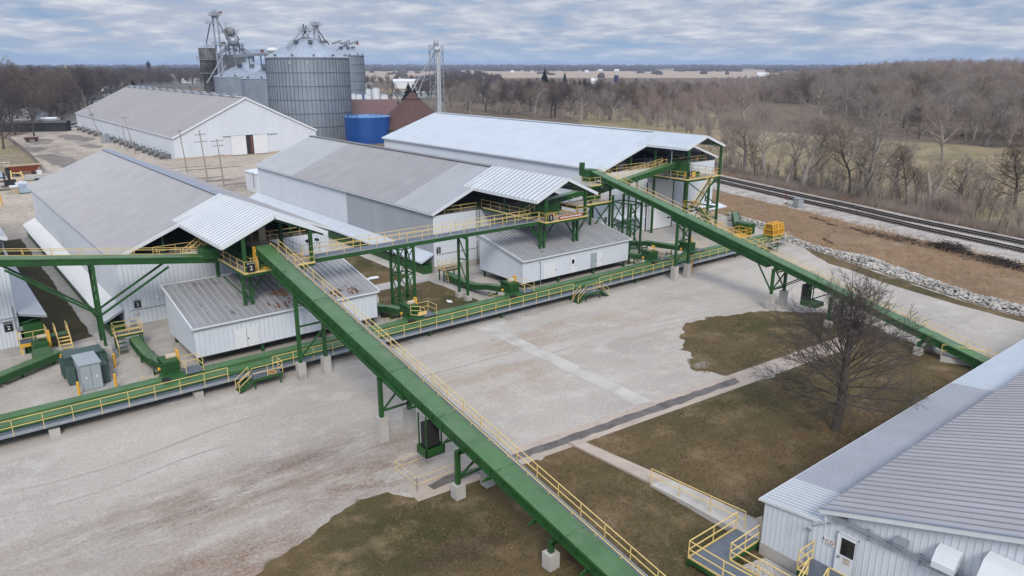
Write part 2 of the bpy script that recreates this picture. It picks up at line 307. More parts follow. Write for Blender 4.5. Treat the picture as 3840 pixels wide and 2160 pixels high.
M['lawn'] = gmat('winter_lawn', [(.130, .090, .044), (.058, .053, .020), (.205, .150, .088)], 5., .9, dirt=[
    (28, 25, 12, 6, (.15, .105, .058), .4, .6, (1, 1, 1)), (19.5, 31, 6, 4, (.045, .05, .018), .44, .56, (1, 1, 1)), (47, 19.8, 7, 4, (.24, .20, .155), .56, .66, (1.4, 1.4, 1)), (55, 33, 14, 10, (.06, .062, .025), .40, .6, (1, 1, 1)),
    (40, 20.5, 12, 3.5, (.05, .048, .022), .42, .6, (.7, 1, 1)), (52, 24, 16, 5, (.135, .085, .045), .44, .6, (1, 1, 1)), (52.5, 38, 1.2, .8, (.3, .28, .25), .35, .5, (2, 2, 1)), (20, 29.5, 4.5, 1.8, (.06, .04, .025), .35, .5, (.6, 1.4, 1))])
M['stripgrass'] = gmat('dark_strip_grass', [(.06, .05, .026), (.045, .04, .02), (.085, .066, .036)], 5., .8)
M['pasture'] = gmat('winter_pasture', [(.27, .215, .13), (.185, .16, .085), (.33, .26, .17)], .8, .5, bs=2., dirt=[(300, 165, 90, 30, (.36, .28, .22), .35, .55, (.15, .5, 1))], tracks=((.15, .9, 1), (.15, .125, .07)))
M['field'] = gmat('stubble_field', [(.42, .33, .245), (.33, .26, .20), (.48, .39, .31)], .05, .0, tracks=((.02, .3, 1), (.22, .18, .14)))
M['soil'] = gmat('leafy_town_ground', [(.15, .115, .085), (.12, .095, .065), (.20, .155, .115)], .5, .3, bs=2.)
M['dryland'] = gmat('brown_dry_brush_ground', [(.24, .165, .105), (.19, .135, .09), (.29, .205, .13)], 3., 1.0, bs=5., tracks=((.5, .5, 1), (.12, .085, .06)))
M['asphalt'] = gmat('worn_asphalt', [(.20, .195, .19), (.16, .155, .15)], 2., .3)
def ragged(pts, amp, step=1.2, seed=0):
    o = []
    pts = [Vector((p[0], p[1], 0)) for p in pts]
    for a, b in zip(pts, pts[1:]+pts[:1]):
        L_ = (b-a).length; n = max(1, int(L_/step)); d = (b-a).normalized(); nn = Vector((-d.y, d.x, 0))
        for i in range(n):
            p = a.lerp(b, i/n); k = 0 if i == 0 else amp*(noise.noise(Vector((p.x*.5, p.y*.5, seed)))*1.6+noise.noise(Vector((p.x*1.9, p.y*1.9, seed+5)))*.8)
            o.append(p+nn*k)
    return o
def sheet(name, pts, z, m, amp=0, kind='structure', thick=0, step=1.2, parent=None):
    p = ragged(pts, amp, step) if amp else [Vector((q[0], q[1], 0)) for q in pts]
    if sum(a.x*b.y-b.x*a.y for a, b in zip(p, p[1:]+p[:1])) < 0: p.reverse()
    mb = MB()
    if thick: mb.prism([(q.x, q.y, z-thick) for q in p], (0, 0, thick))
    else: mb.poly([(q.x, q.y, z) for q in p])
    o = mb.build(name, m, parent)
    if kind: o['kind'] = kind
    return o
sheet('ground', [(-14000, -3000), (16000, -3000), (16000, 16000), (-14000, 16000)], 0, 'soil')
# railway line first: its axis, from survey points
TRK_FAR = [(104.5, -30), (127.5, 36.7), (131.3, 52.0), (132.6, 57.9), (136.4, 68.3), (139.6, 79.7), (143.8, 93.2), (152, 119), (175, 190), (240, 390), (420, 940)]
TRK_NEAR = [(99.0, -30), (122.0, 34.9), (126.1, 49.8), (127.9, 55.6), (131.2, 65.5), (134.4, 76.6), (138.6, 89.8), (146.8, 115.6), (171, 190), (237, 390), (417, 940)]
sheet('pasture', [(150, -40), (139, 38), (147, 62), (165, 110), (205, 200), (300, 330), (440, 330), (460, 250), (420, 160), (330, 60), (300, -40)], .02, 'pasture', 2.0, step=6)
sheet('dry_brush_ground', [(112.5, 79.5), (109.6, 70), (103, 57), (97.5, 44), (93, 30), (88, 8), (112, 8), (119.5, 34), (127, 58), (134, 84), (137, 96), (125, 100)], .012, 'dryland', .5)
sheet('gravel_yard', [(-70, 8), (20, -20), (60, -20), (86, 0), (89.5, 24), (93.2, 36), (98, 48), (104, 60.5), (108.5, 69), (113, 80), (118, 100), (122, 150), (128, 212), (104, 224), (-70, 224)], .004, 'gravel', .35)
sheet('dirt_yard', [(12, 136), (112, 146), (126, 210), (104, 226), (58.9, 226), (58.9, 372), (49, 372), (38, 350), (29.3, 332), (27, 262), (26.5, 222), (-30, 222), (-30, 137)], .010, 'yarddirt', .5, step=3)
M['mudpatch'] = gmat('dark_yard_mud', [(.20, .175, .155), (.15, .132, .118), (.30, .265, .23)], 1.5, .4)
for px_, py_, a_, b_, s_ in ((262, 512, 5, 2.0, 1), (300, 520, 6, 2.2, 2), (340, 548, 4, 1.6, 3), (190, 590, 5, 2.2, 4), (235, 604, 6, 2.4, 5), (265, 618, 4, 2, 6), (120, 560, 5, 2, 7), (770, 668, 4, 1.4, 8), (830, 676, 5, 1.5, 9), (885, 690, 4, 1.3, 10), (790, 632, 9, 1.1, 11), (700, 628, 7, .9, 12), (150, 530, 6, 2, 13)):
    c_ = G(px_, py_); sheet('mud_patch', [(c_.x+a_*math.cos(t)*(1 if px_ > 600 else .7)+b_*.4*math.sin(3*t+s_), c_.y+(b_ if px_ > 600 else a_)*math.sin(t)*(1 if px_ > 600 else 2)) for t in [i*math.pi/9 for i in range(18)]], .0125+.0003*s_, 'mudpatch', .7, step=.7)
sheet('town_road', [(50, 371), (60, 371), (80, 450), (120, 600), (112, 604), (72, 462)], .014, 'asphalt')
# far fields
for k, (pts, m) in enumerate([
    ([GD(1000, 196), GD(1900, 196), GD(2000, 177), GD(1000, 177)], 'field'), ([GD(1000, 176.4), GD(2050, 176.4), GD(2050, 173), GD(1000, 173)], 'pasture'),
    ([GD(920, 203), GD(1120, 203), GD(1120, 178), GD(920, 178)], 'field'), ([GD(200, 184), GD(700, 184), GD(700, 175), GD(200, 175)], 'field'), ([GD(1260, 188), GD(1490, 188), GD(1500, 181), GD(1260, 181)], 'field')]):
    sheet('farm_field' if k else 'stubble_field', pts, .05+.05*k, m)
# lawns, drain, paving
qd = Q(1280, 1440, 2.0125); qa = Q(2560, 720, 2.0125); qb = Q(1440, 1000); qc = Q(1240, 860); ql = Q(0, 1060)
XS_ = (1020, 1180, 1310, 1460, 1640, 1750, 1840, 2000, 2120)
DU = [GD(x, 1128-.345*(x-1310)) for x in XS_]; DL = [GD(x+28, 1155-.355*(x-1310)) for x in XS_]   # drain: yard side, lawn side
LAWN_ = [GD(640, 1449), GD(720, 1390), GD(800, 1330), GD(870, 1278), GD(975, 1238)]+[GD(1040, 1252)]+DL[1:]+[DU[-1], DU[-2], DU[-3]]+[GD(1740, 930), GD(1745, 900), GD(1720, 875), GD(1710, 845), GD(1722, 815), GD(1795, 797), GD(1900, 786), GD(2000, 784), GD(2095, 790), GD(2170, 812), GD(2260, 850), GD(2330, 880), GD(2390, 900), GD(2450, 925), (80, 20), (86, 18), (86, -18), (20, -18), (14, 14)]
M['fringe'] = gmat('muddy_lawn_edge', [(.20, .17, .135), (.13, .105, .08), (.30, .27, .23)], 5., .9)
sheet('muddy_edge', LAWN_, .010, 'fringe', .75, step=.45)
sheet('lawn', LAWN_, .012, 'lawn', .42, step=.4)
def strip(name, A, B, f0, f1, z, m, thick=0):
    a = [p.lerp(q, f0) for p, q in zip(A, B)]; b = [p.lerp(q, f1) for p, q in zip(A, B)]
    return sheet(name, a+b[::-1], z, m, thick=thick)
strip('concrete_gutter', DU, DL, -.12, 1.15, .020, 'pinkconc')
GU = DU[1:7]; GL = DL[1:7]
sheet('ditch_mud', ragged([p.lerp(q, .28) for p, q in zip(GU, GL)]+[p.lerp(q, .80) for p, q in zip(GU, GL)][::-1], .13, .35), .026, 'mud')
sheet('ditch_mud', ragged([qd(650, 770), qd(800, 690), qd(1100, 610), qd(1100, 650), qd(860, 740), qd(700, 800)], .1, .5), .0275, 'mud')
qg = lambda x, y: G(1280+x/2.0125, 720+y/2.0125)
sheet('concrete_apron', [qg(1140, 1080), qg(1250, 1060), qg(2080, 1449), qd(2345, 130), qd(2215, 165), qd(1910, 0), qg(1900, 1449)], .016, 'paving', .06, step=1)
sheet('concrete_apron', [qb(1080, 860), qb(1640, 700), qb(1835, 800), qb(1810, 960), qb(1900, 1000), qb(1620, 1010)], .020, 'paving')
for nm, pts in (('concrete_pad', [qb(1700, 690), qb(2240, 575), qb(2395, 630), qb(1850, 800)]), ('concrete_pad', [qb(250, 1065), qb(540, 990), qb(720, 1085), qb(430, 1165)]),
                ('concrete_pad', [Q(0, 1440, 2.0125)(1180, 100), Q(0, 1440, 2.0125)(1460, 45), Q(0, 1440, 2.0125)(1515, 98), Q(0, 1440, 2.0125)(1225, 170)]),
                ('concrete_pad', [Q(2360, 740)(180, 1185), Q(2360, 740)(420, 1120), Q(2360, 740)(620, 1195), Q(2360, 740)(370, 1240)]), ('concrete_pad', [Q(2360, 740)(2130, 740), Q(2360, 740)(2200, 690), Q(2360, 740)(2365, 720), Q(2360, 740)(2130, 785)]),
                ('concrete_pad', [Q(0, 1440, 2.0125)(1880, 20), Q(0, 1440, 2.0125)(1960, 5), Q(0, 1440, 2.0125)(1985, 22), Q(0, 1440, 2.0125)(1920, 45)]),
                ('concrete_pad', [G(260, 1385), G(385, 1350), G(430, 1455), G(310, 1490)])):
    sheet(nm, pts, .10, 'pad', thick=.12)
M['lane'] = gmat('compacted_wheel_lane', [(.415, .385, .35), (.375, .35, .32), (.445, .415, .38)], 3., .25, tracks=((.08, 2.4, 1), (.345, .32, .29)), amp=.12)
for pts_, w_ in (([(-400, 1800), (0, 1700), (500, 1560), (1000, 1430), (1350, 1345)], 3.6), ([(1480, 1330), (1900, 1230), (2300, 1120), (2700, 1035), (3000, 1010)], 3.4), ([(1500, 1400), (2000, 1330), (2500, 1210), (2850, 1090)], 2.4)):
    q_ = [G(*p) for p in pts_]; fine_ = []
    for i in range(len(q_)-1):
        for k in range(8): fine_.append(q_[i].lerp(q_[i+1], k/8))
    nv_ = [Vector((-(b-a).y, (b-a).x, 0)).normalized()*w_/2 for a, b in zip(fine_, fine_[1:]+[q_[-1]])]
    sheet('wheel_lane', [p+n for p, n in zip(fine_, nv_)]+[p-n for p, n in zip(fine_, nv_)][::-1], .0062+.0002*w_, 'lane', .55, step=.6)
for a_, b_, w_ in (((-300, 1950), (1050, 1545), .32), ((-300, 2030), (900, 1670), .28), ((1500, 1420), (2700, 1150), .30), ((1500, 1475), (2900, 1120), .26), ((2640, 1290), (3050, 1030), .3)):
    p_, q_ = G(a_[0], a_[1]), G(b_[0], b_[1]); k_ = 14; mid_ = [p_.lerp(q_, i/k_)+Vector((0, .6*math.sin(i*.5+a_[0]), 0)) for i in range(k_+1)]; nv = Vector((-(q_-p_).y, (q_-p_).x, 0)).normalized()*w_/2
    sheet('tyre_track', [p+nv for p in mid_]+[p-nv for p in mid_[::-1]], .0085+.0006*w_, 'track', .05, step=1.0)
# grass and paths between the sheds
sheet('grass_strip', [(7.2, 79.6), (11.3, 80.6), (11.5, 136), (7.4, 136)], .014, 'stripgrass', .15)
sheet('concrete_path', [(11.4, 74.6), (14.2, 74.6), (14.2, 138), (11.6, 138)], .018, 'concrete')
sheet('concrete_path', [(0, 75.5), (11.4, 75.5), (11.4, 79.2), (0, 79.2)], .020, 'concrete')
sheet('concrete_path', [(14.2, 75.4), (21, 75.8), (21, 79.4), (14.2, 79.4)], .020, 'concrete')
sheet('lawn_patch', [qc(700, 935), qc(1490, 780), qc(1800, 900), qc(2010, 980), qc(2240, 1080), qc(1500, 1300), qc(760, 1340)], .014, 'lawn', .2)
sheet('lawn_patch', [qc(0, 400), qc(330, 350), qc(1200, 720), qc(640, 850), qc(400, 700)], .014, 'lawn', .2)
sheet('concrete_path', [qc(330, 350), qc(1200, 720), qc(1490, 690), qc(520, 320)], .018, 'paving')
sheet('concrete_path', [qc(640, 852), qc(1200, 722), qc(1490, 690), qc(1500, 778), qc(690, 937)], .0185, 'paving')
sheet('concrete_path', [(50.5, 75.6), (58, 76), (58, 79.2), (50.5, 79.2)], .020, 'paving')
sheet('concrete_pad', [(80, 70), (100, 72), (100, 79.3), (80, 79.3)], .016, 'concrete')
sheet('ditch_grass', [qa(925, 425), qa(1000, 415), qa(1160, 500), qa(1500, 620), qa(1800, 720), qa(2100, 820), qa(2576, 950), (86, 14), (84.5, 14), qa(2576, 985), qa(2300, 910), qa(2000, 830), qa(1700, 740), qa(1500, 680), qa(1300, 600), qa(1100, 540), qa(990, 475)], .010, 'lawn', .15)
# ballast bank and tracks
def offs(line, d):
    o = []
    for i, p in enumerate(line):
        a = Vector(line[max(0, i-1)]); b = Vector(line[min(len(line)-1, i+1)]); t = (b-a).normalized(); o.append(Vector(p)+Vector((t.y, -t.x))*d)
    return o
mid = [((a[0]+b[0])/2, (a[1]+b[1])/2) for a, b in zip(TRK_FAR, TRK_NEAR)]
a, b, c, d = offs(mid, -8), offs(mid, -5.6), offs(mid, 5.4), offs(mid, 7.2)
mb = MB(); n = len(mid)
mb.add([(p.x, p.y, .02) for p in a]+[(p.x, p.y, .33) for p in b]+[(p.x, p.y, .33) for p in c]+[(p.x, p.y, .02) for p in d],
       [(j*n+i, (j+1)*n+i, (j+1)*n+i+1, j*n+i+1) for j in range(3) for i in range(n-1)])
o = mb.build('railway_ballast', 'ballast'); o['kind'] = 'structure'
for line, lab in ((TRK_NEAR, 'railway track nearer the yard, dark rails on wooden ties in white ballast'), (TRK_FAR, 'railway track nearer the trees, dark rails on wooden ties in white ballast')):
    t = thing('railway_track', lab, 'railway track', (*line[2], .33), 'railway tracks')
    for s in (-.75, .75):
        mb = MB(); pts = offs(line, s)
        for p, q in zip(pts, pts[1:]): mb.bar((p.x, p.y, .53), (q.x, q.y, .53), .13, .18)
        mb.build('rail', 'rail', t)
    mb = MB(); acc = 0
    for p, q in zip(line[:9], line[1:9]):
        p, q = Vector(p), Vector(q); L_ = (q-p).length; tdir = (q-p).normalized(); nn = Vector((tdir.y, -tdir.x)); k = int(L_/.56)
        for i in range(k):
            c = p.lerp(q, i/k); j = random.uniform(-.08, .08)
            mb.bar((*(c-nn*(1.3+j)), .375), (*(c+nn*(1.3-j)), .375), .24, .12)
    o = mb.build('railway_ties', 'tie', t); o['kind'] = 'stuff'
# ---------------------------------------------------------------- sheds
GY = 79.0                                              # common line of the front gables
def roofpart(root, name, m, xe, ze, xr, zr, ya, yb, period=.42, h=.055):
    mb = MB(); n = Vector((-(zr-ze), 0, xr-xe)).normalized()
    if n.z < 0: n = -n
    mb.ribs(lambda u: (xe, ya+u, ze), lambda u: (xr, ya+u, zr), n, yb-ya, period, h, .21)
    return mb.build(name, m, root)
def gable_shed(name, label, cx, hw, y1, ze, zr, roofs, wallmats, open_top=7.5, group=None, y0=GY, over=.35, floor=True, found=.9, per=.3, rper=.6, frontmat='white', floorz=None):
    """gable shed: wall sheets, roof halves, open gable top with a loft floor behind"""
    root = thing(name, label, 'warehouse', (cx, y0, 0), group); xl, xr = cx-hw, cx+hw; slope = (zr-ze)/hw
    rz = lambda x: zr-abs(x-cx)*slope
    w = MB().ribs(lambda u: (xl, y1-u, found), lambda u: (xl, y1-u, ze), (-1, 0, 0), y1-y0, per, .03); 
    w.ribs(lambda u: (xr, y0+u, found), lambda u: (xr, y0+u, ze), (1, 0, 0), y1-y0, per, .03)
    w.ribs(lambda u: (xr-u, y1, found), lambda u: (xr-u, y1, rz(xr-u)), (0, 1, 0), 2*hw, per, .03)
    w.build('wall', wallmats[0], root)
    f = MB().ribs(lambda u: (xl+u, y0, found), lambda u: (xl+u, y0, min(open_top, rz(xl+u)) if open_top else rz(xl+u)), (0, -1, 0), 2*hw, per, .03)
    f.build('front_wall', frontmat, root)
    if found: MB().box(xl-.06, y0-.06, 0, xr+.06, y1+.06, found).build('foundation', 'concrete', root)
    for side, xe in ((0, xl-over), (1, xr+over)):
        zee = ze-over*slope; ya = y0-over
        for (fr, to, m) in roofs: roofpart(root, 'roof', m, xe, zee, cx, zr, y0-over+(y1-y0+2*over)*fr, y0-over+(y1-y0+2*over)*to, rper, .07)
    t = MB()
    for xe in (xl-over, xr+over):
        zee = ze-over*slope
        for yy in (y0-over, y1+over): t.bar((xe, yy, zee-.08), (cx, yy, zr-.08), .10, .30)
        t.bar((xe, y0-over, zee-.10), (xe, y1+over, zee-.10), .12, .14)
    t.build('roof_trim', 'trim', root)
    MB().bar((cx+.2, y0+2, zr+.07), (cx+.2, y1+over, zr+.07), 1.1, .06).build('ridge_cap', 'bluetrim' if cx < 30 else ('whiteroof' if cx > 90 else 'greyroof'), root)
    if floor: MB().box(xl+.1, y0+.05, (floorz or open_top)-.12, xr-.1, y1-.2, (floorz or open_top)-.02).build('loft_floor', 'floor', root)
    return root, rz
def canopy(root, cx, y0, y1, hw, z0, zr, m, per=.42):
    """raised roof over the transfer platform, front edge at y0"""
    for s in (-1, 1): roofpart(root, 'canopy_roof', m, cx+s*hw, z0, cx, zr, y0, y1, per, .07)
    t = MB()
    for s in (-1, 1):
        t.bar((cx+s*hw, y0-.05, z0-.12), (cx, y0-.05, zr-.12), .10, .36); t.bar((cx+s*(hw+.02), y0, z0-.14), (cx+s*(hw+.02), y1, z0-.14), .10, .26)
    t.build('canopy_trim', 'trim', root)
    b = MB()
    for s in (-1, 1):
        b.bar((cx+s*(hw-.3), y0+.35, z0-.22), (cx, y0+.35, zr-.40), .18, .30)
        for k in range(4):
            f = (k+.5)/4; b.bar((cx+s*hw*f, y0+.2, zr-(zr-z0)*f-.14), (cx+s*hw*f, y1, zr-(zr-z0)*f-.14), .1, .16)
    b.build('canopy_frame', 'green', root)
def skirt(root, xi, xo, zi, zo, ya, yb, m='canopyroof', per=.3):
    """low lean-to roof along a side wall, with its posts and fascia"""
    mb = MB(); s = 1 if xo > xi else -1; n = Vector((s*(zi-zo), 0, abs(xo-xi))).normalized()
    mb.ribs(lambda u: (xo, ya+u, zo), lambda u: (xi, ya+u, zi), n, yb-ya, per, .03); mb.bar((xo, ya, zo-.09), (xo, yb, zo-.09), .06, .2); mb.bar((xo, ya, zo-.09), (xi, ya, zi-.09), .06, .2)
    o = mb.build('side_canopy', m, root); p = MB()
    for i in range(10):
        yy = ya+.5+(yb-ya-1)*i/9; p.bar((xi, yy, zo-.5), (xo-s*.15, yy, zo-.1), .08, .12)
    p.box(xi+s*.15, ya+.3, .02, xo-s*.45, yb-.3, zo-.62)
    p.build('side_conveyor', 'green', root); return o
# near-left shed, sign 3
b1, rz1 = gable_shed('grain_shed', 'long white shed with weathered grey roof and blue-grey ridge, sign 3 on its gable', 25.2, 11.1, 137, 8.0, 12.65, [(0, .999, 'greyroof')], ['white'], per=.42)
canopy(b1, 25.2, 66, 81, 5.05, 10.55, 12.78, 'canopyroof', .75)
skirt(b1, 14.05, 12.2, 2.7, 1.75, 79, 138); skirt(b1, 36.4, 38.2, 2.7, 1.75, 79, 138)
sign(b1, '3', (15.35, GY-.08, 3.0), (1, 0, 0))
def no_smoking(root, c, ux=(1, 0, 0), k=1.):
    c = Vector(c); ux = Vector(ux); uz = Vector((0, 0, 1)); n = ux.cross(uz)
    p = MB().bar(c-uz*.16*k, c+uz*.16*k, .52*k if abs(ux.x) > .5 else .02, .02 if abs(ux.x) > .5 else .52*k, up=(0, 1, 0)).build('sign', 'signwhite', root)
    text_mb('NO', .24*k, c-ux*.11*k+uz*.03*k+n*.012, ux, uz).build('lettering', 'black', p); text_mb('SMOKING', .09*k, c-uz*.11*k+n*.012, ux, uz).build('lettering', 'black', p)
    r = MB(); cc = c+ux*.14*k+uz*.04*k+n*.014
    pts = [cc+ux*math.cos(a)*.085*k+uz*math.sin(a)*.085*k for a in [i*math.pi/8 for i in range(16)]]
    for a, b in zip(pts, pts[1:]+pts[:1]): r.bar(a, b, .025*k, .006, up=n)
    r.bar(cc-(ux-uz)*.055*k, cc+(ux-uz)*.055*k, .02*k, .006, up=n); r.build('prohibition_ring', 'red', p)
no_smoking(b1, (15.2, GY-.08, 1.95))
MB().box(14.5, GY-.22, .95, 14.95, GY-.06, 1.4).build('junction_box', 'cabinet', b1)
m = MB(); m.bar((14.6, GY-.06, 2.42), (20.5, GY-.06, 2.42), .05); m.build('conduit', 'galv', b1)
# middle shed, sign 5
b2, rz2 = gable_shed('grain_shed', 'middle metal shed with two-tone grey roof and galvanised side wall, sign 5 on its gable', 61.8, 11.1, 139, 7.95, 12.6, [(0, .16, 'paleroof'), (.161, .72, 'greyroof'), (.721, .999, 'paleroof')], ['white'], per=.42)
MB().ribs(lambda u: (50.66, 103-u, .9), lambda u: (50.66, 103-u, 7.93), (-1, 0, 0), 23.9, .42, .03).build('replaced_wall_panels', 'whitegrey', b2)
canopy(b2, 61.8, 66, 81, 5.05, 10.5, 12.75, 'canopyroof', .85)
skirt(b2, 50.6, 48.7, 2.65, 1.75, 79, 140, 'whiteroof'); sign(b2, '5', (51.3, GY-.08, 3.0), (1, 0, 0))
m = MB(); m.bar((51, GY-.06, 2.42), (57.6, GY-.06, 2.42), .05)
m.build('conduit', 'galv', b2)
m = MB()
for s in (-.25, .25): m.bar((57.6+s, GY-.25, .1), (57.6+s, GY-.25, 8.6), .05)
for i in range(28): m.bar((57.35, GY-.25, .3+i*.3), (57.85, GY-.25, .3+i*.3), .035)
m.build('ladder', 'green', b2)
# right shed: wider, white roof
b3, rz3 = gable_shed('grain_shed', 'widest white shed with bright white roof, behind the long right-hand conveyor', 94.7, 13.6, 145, 10.85, 15.5, [(0, .999, 'whiteroof')], ['white'], open_top=10.2, found=.3, floorz=10.2)
canopy(b3, 94.75, 70.8, 81, 4.6, 13.95, 15.6, 'whiteroof', .3)
sign(b3, '7', (81.9, GY-.08, 3.1), (1, 0, 0)); sign(b3, '8', (106.6, GY-.08, 3.6), (1, 0, 0))
MB().box(91.15, GY-.10, .05, 97.5, GY-.04, 7.9).build('sliding_door', 'door', b3)
m = MB(); m.bar((91.1, GY-.12, 0), (91.1, GY-.12, 8), .14); m.bar((97.55, GY-.12, 0), (97.55, GY-.12, 8), .14); m.bar((91, GY-.12, .06), (97.6, GY-.12, .06), .08); m.build('door_track', 'dark', b3)
m = MB().prism([(83.4, 77.0, 2.95), (88.9, 77.0, 2.95), (88.9, GY-.04, 3.35), (83.4, GY-.04, 3.35)], (0, 0, .12)); m.build('door_hood', 'white', b3)
m = MB().bar((81.4, GY-.07, 4.6), (91, GY-.07, 4.6), .05); m.build('conduit', 'galv', b3)
m = MB().prism([(104.6, 77.2, 2.0), (110.4, 77.2, 2.0), (110.4, GY, 2.4), (104.6, GY, 2.4)], (0, 0, .14)); m.build('door_hood', 'white', b3)
t = thing('electrical_cabinet', 'grey electrical cabinets under the white hood of the widest shed', 'cabinet', (86, 78.4, 0))
for i in range(4):
    p = MB().box(84.6+i*1.05, 78.2, .15, 85.55+i*1.05, 78.85, 2.35).build('door_panel', 'cabinet', t); MB().box(84.72+i*1.05, 78.16, 1.3, 84.82+i*1.05, 78.2, 1.6).build('handle', 'dark', p)
MB().box(84.4, 78.05, 0, 89, 78.88, .15).build('plinth', 'concrete', t)
# far-left edge shed, only its right end is in the frame, sign 2
b0, rz0 = gable_shed('grain_shed', 'white shed cut off by the left edge of the photo, sign 2 on its gable', -8.0, 13.3, 139, 11.3, 15.8, [(0, .999, 'paleroof')], ['white'], open_top=9.6, found=1.0)
skirt(b0, 5.35, 7.5, 4.2, 3.6, 78.4, 138, 'canopyroof'); sign(b0, '2', (4.45, GY-.08, 3.0), (1, 0, 0), .66, .86)
m = MB()
for zz in (3.9, 3.65): m.bar((0, GY-.07, zz-.2), (5.3, GY-.07, zz-.1), .05)
m.bar((5.0, GY-.09, 2.5), (5.0, GY-.09, 4.9), .09); m.bar((5.25, GY-.09, 2.5), (5.25, GY-.09, 4.2), .06); m.box(5.0, GY-.2, 2.45, 5.6, GY-.07, 2.85); m.build('conduit', 'galv', b0)
m = MB()
for xx in (4.9, 1.5): m.bar((xx, GY+.3, 9.4), (xx, GY+.3, 12), .25)
m.build('gable_column', 'green', b0)
# rails along the open gable tops
def toprail(root, a, b, z): MB().rail([(a, GY+.15, z), (b, GY+.15, z)], .95, 2.4).build('guard_rail', 'yellow', root)
toprail(b1, 17.5, 21.8, 7.5); toprail(b1, 28.9, 35, 7.5); toprail(b2, 52.5, 57.6, 7.5); toprail(b3, 82, 90.5, 10.2); toprail(b3, 99, 106, 10.2)
for r_, xs, z0, rzf in ((b1, (18.6, 32, 34), 7.5, rz1), (b2, (54, 69), 7.5, rz2), (b3, (84.5, 87.5, 102, 105.5), 10.2, rz3)):
    m = MB()
    for xx in xs: m.bar((xx, GY+.5, z0), (xx, GY+.5, rzf(xx)-.1), .2)
    m.build('gable_column', 'green', r_)
m = MB()                                               # equipment seen in the dark loft of the widest shed
for i in range(7): m.box(85.5+i*2.1, 80.5+(i % 3)*1.6, 10.35, 87+i*2.1, 81.6+(i % 3)*1.6, 10.75)
for i in range(6): m.bar((84+i*3, 81.5, 10.2), (84+i*3, 81.5, 12), .06)
m.bar((83, 81.5, 11.3), (104, 81.5, 11.3), .05); m.build('loft_equipment', 'galv', b3)
# raised lean-to annexes under the platforms
def annex(label, x0, x1, y0, y1, z0, zf, zb, extra):
    root = thing('control_annex', label, 'shed', (x0, y0, 0), 'raised annexes in front of the sheds'); zt = lambda y: zf+(zb-zf)*(y-y0)/(y1-y0)
    w = MB().ribs(lambda u: (x0+u, y0, z0), lambda u: (x0+u, y0, zf), (0, -1, 0), x1-x0, .42, .03)
    w.ribs(lambda u: (x0, y1-u, z0), lambda u: (x0, y1-u, zt(y1-u)), (-1, 0, 0), y1-y0, .42, .01)
    w.ribs(lambda u: (x1, y0+u, z0), lambda u: (x1, y0+u, zt(y0+u)), (1, 0, 0), y1-y0, .42, .01)
    w.ribs(lambda u: (x1-u, y1, z0), lambda u: (x1-u, y1, zb), (0, 1, 0), x1-x0, .42, .03); w.build('wall', 'white', root)
    r = MB(); n = Vector((0, -(zb-zf), y1-y0)).normalized(); k = .28
    r.ribs(lambda u: (x0-.15+u, y0-k, zt(y0-k)+.03), lambda u: (x0-.15+u, y1+.1, zt(y1+.1)+.03), n, x1-x0+.3, .62, .085, .07); r.build('roof', 'annexroof', root)
    t = MB().bar((x0-.2, y0-k, zt(y0-k)-.03), (x0-.2, y1+.1, zb+.05), .12, .26); t.bar((x1+.2, y0-k, zt(y0-k)-.03), (x1+.2, y1+.1, zb+.05), .12, .26)
    t.bar((x0-.15, y0-k, zf-.12), (x1+.15, y0-k, zf-.12), .12, .16); t.bar((x0-.2, y1+.14, zb+.02), (x1+.2, y1+.14, zb+.02), .1, .22); t.build('roof_trim', 'trim', root)
    MB().box(x0+.1, y0+.1, z0-.14, x1-.1, y1-.1, z0+.02).build('floor', 'dark', root)
    for xx in (x0+.4, (x0*2+x1)/3, (x0+2*x1)/3, x1-.4):
        for yy in (y0+.4, y1-.5): MB().bar((xx, yy, 0), (xx, yy, z0), .24).build('leg', 'green', root)
    return root
a1 = annex('raised white annex with stained ribbed roof below the platform marked 2', 16.9, 35.0, 65.7, 74.2, .95, 3.85, 5.65, 0)
m = MB().box(20.4, 65.60, .98, 22.5, 65.66, 2.75); d = m.build('double_door', 'door', a1); MB().bar((21.45, 65.59, .98), (21.45, 65.59, 2.75), .02).build('door_gap', 'dark', d); MB().box(21.5, 65.55, 1.75, 21.62, 65.60, 1.82).build('handle', 'dark', d)
for xx in (27.2, 30.6):
    d = MB().box(xx, 65.60, .98, xx+.95, 65.66, 2.95).build('door', 'door', a1); MB().box(xx+.75, 65.55, 1.85, xx+.85, 65.6, 1.95).build('handle', 'dark', d)
m = MB(); m.tube((16.85, 73.5, 5.0), (16.2, 73.2, 5.1), .03); m.lathe((16.0, 73.1, 0), [(.16, 4.75), (.14, 5.0), (.05, 5.2)], 10); m.build('wall_lamp', 'galv', a1)
rr = MB()
for k in range(90):                                    # rust and debris caught between the ribs by the lower edge
    u = rng.random()**.7; xx = 24+u*9.5; yy = 66.0+abs(rng.normal())*.8; zz = 3.85+(yy-65.7)*.2118+.055; L_ = .06+rng.random()*.3
    rr.add([(xx-.10, yy-L_, zz-L_*.2118), (xx+.10, yy-L_, zz-L_*.2118), (xx+.10, yy+L_, zz+L_*.2118), (xx-.10, yy+L_, zz+L_*.2118)], [(0, 1, 2, 3)])
rr.build('roof_debris', 'rustroof', a1)
pp = MB()
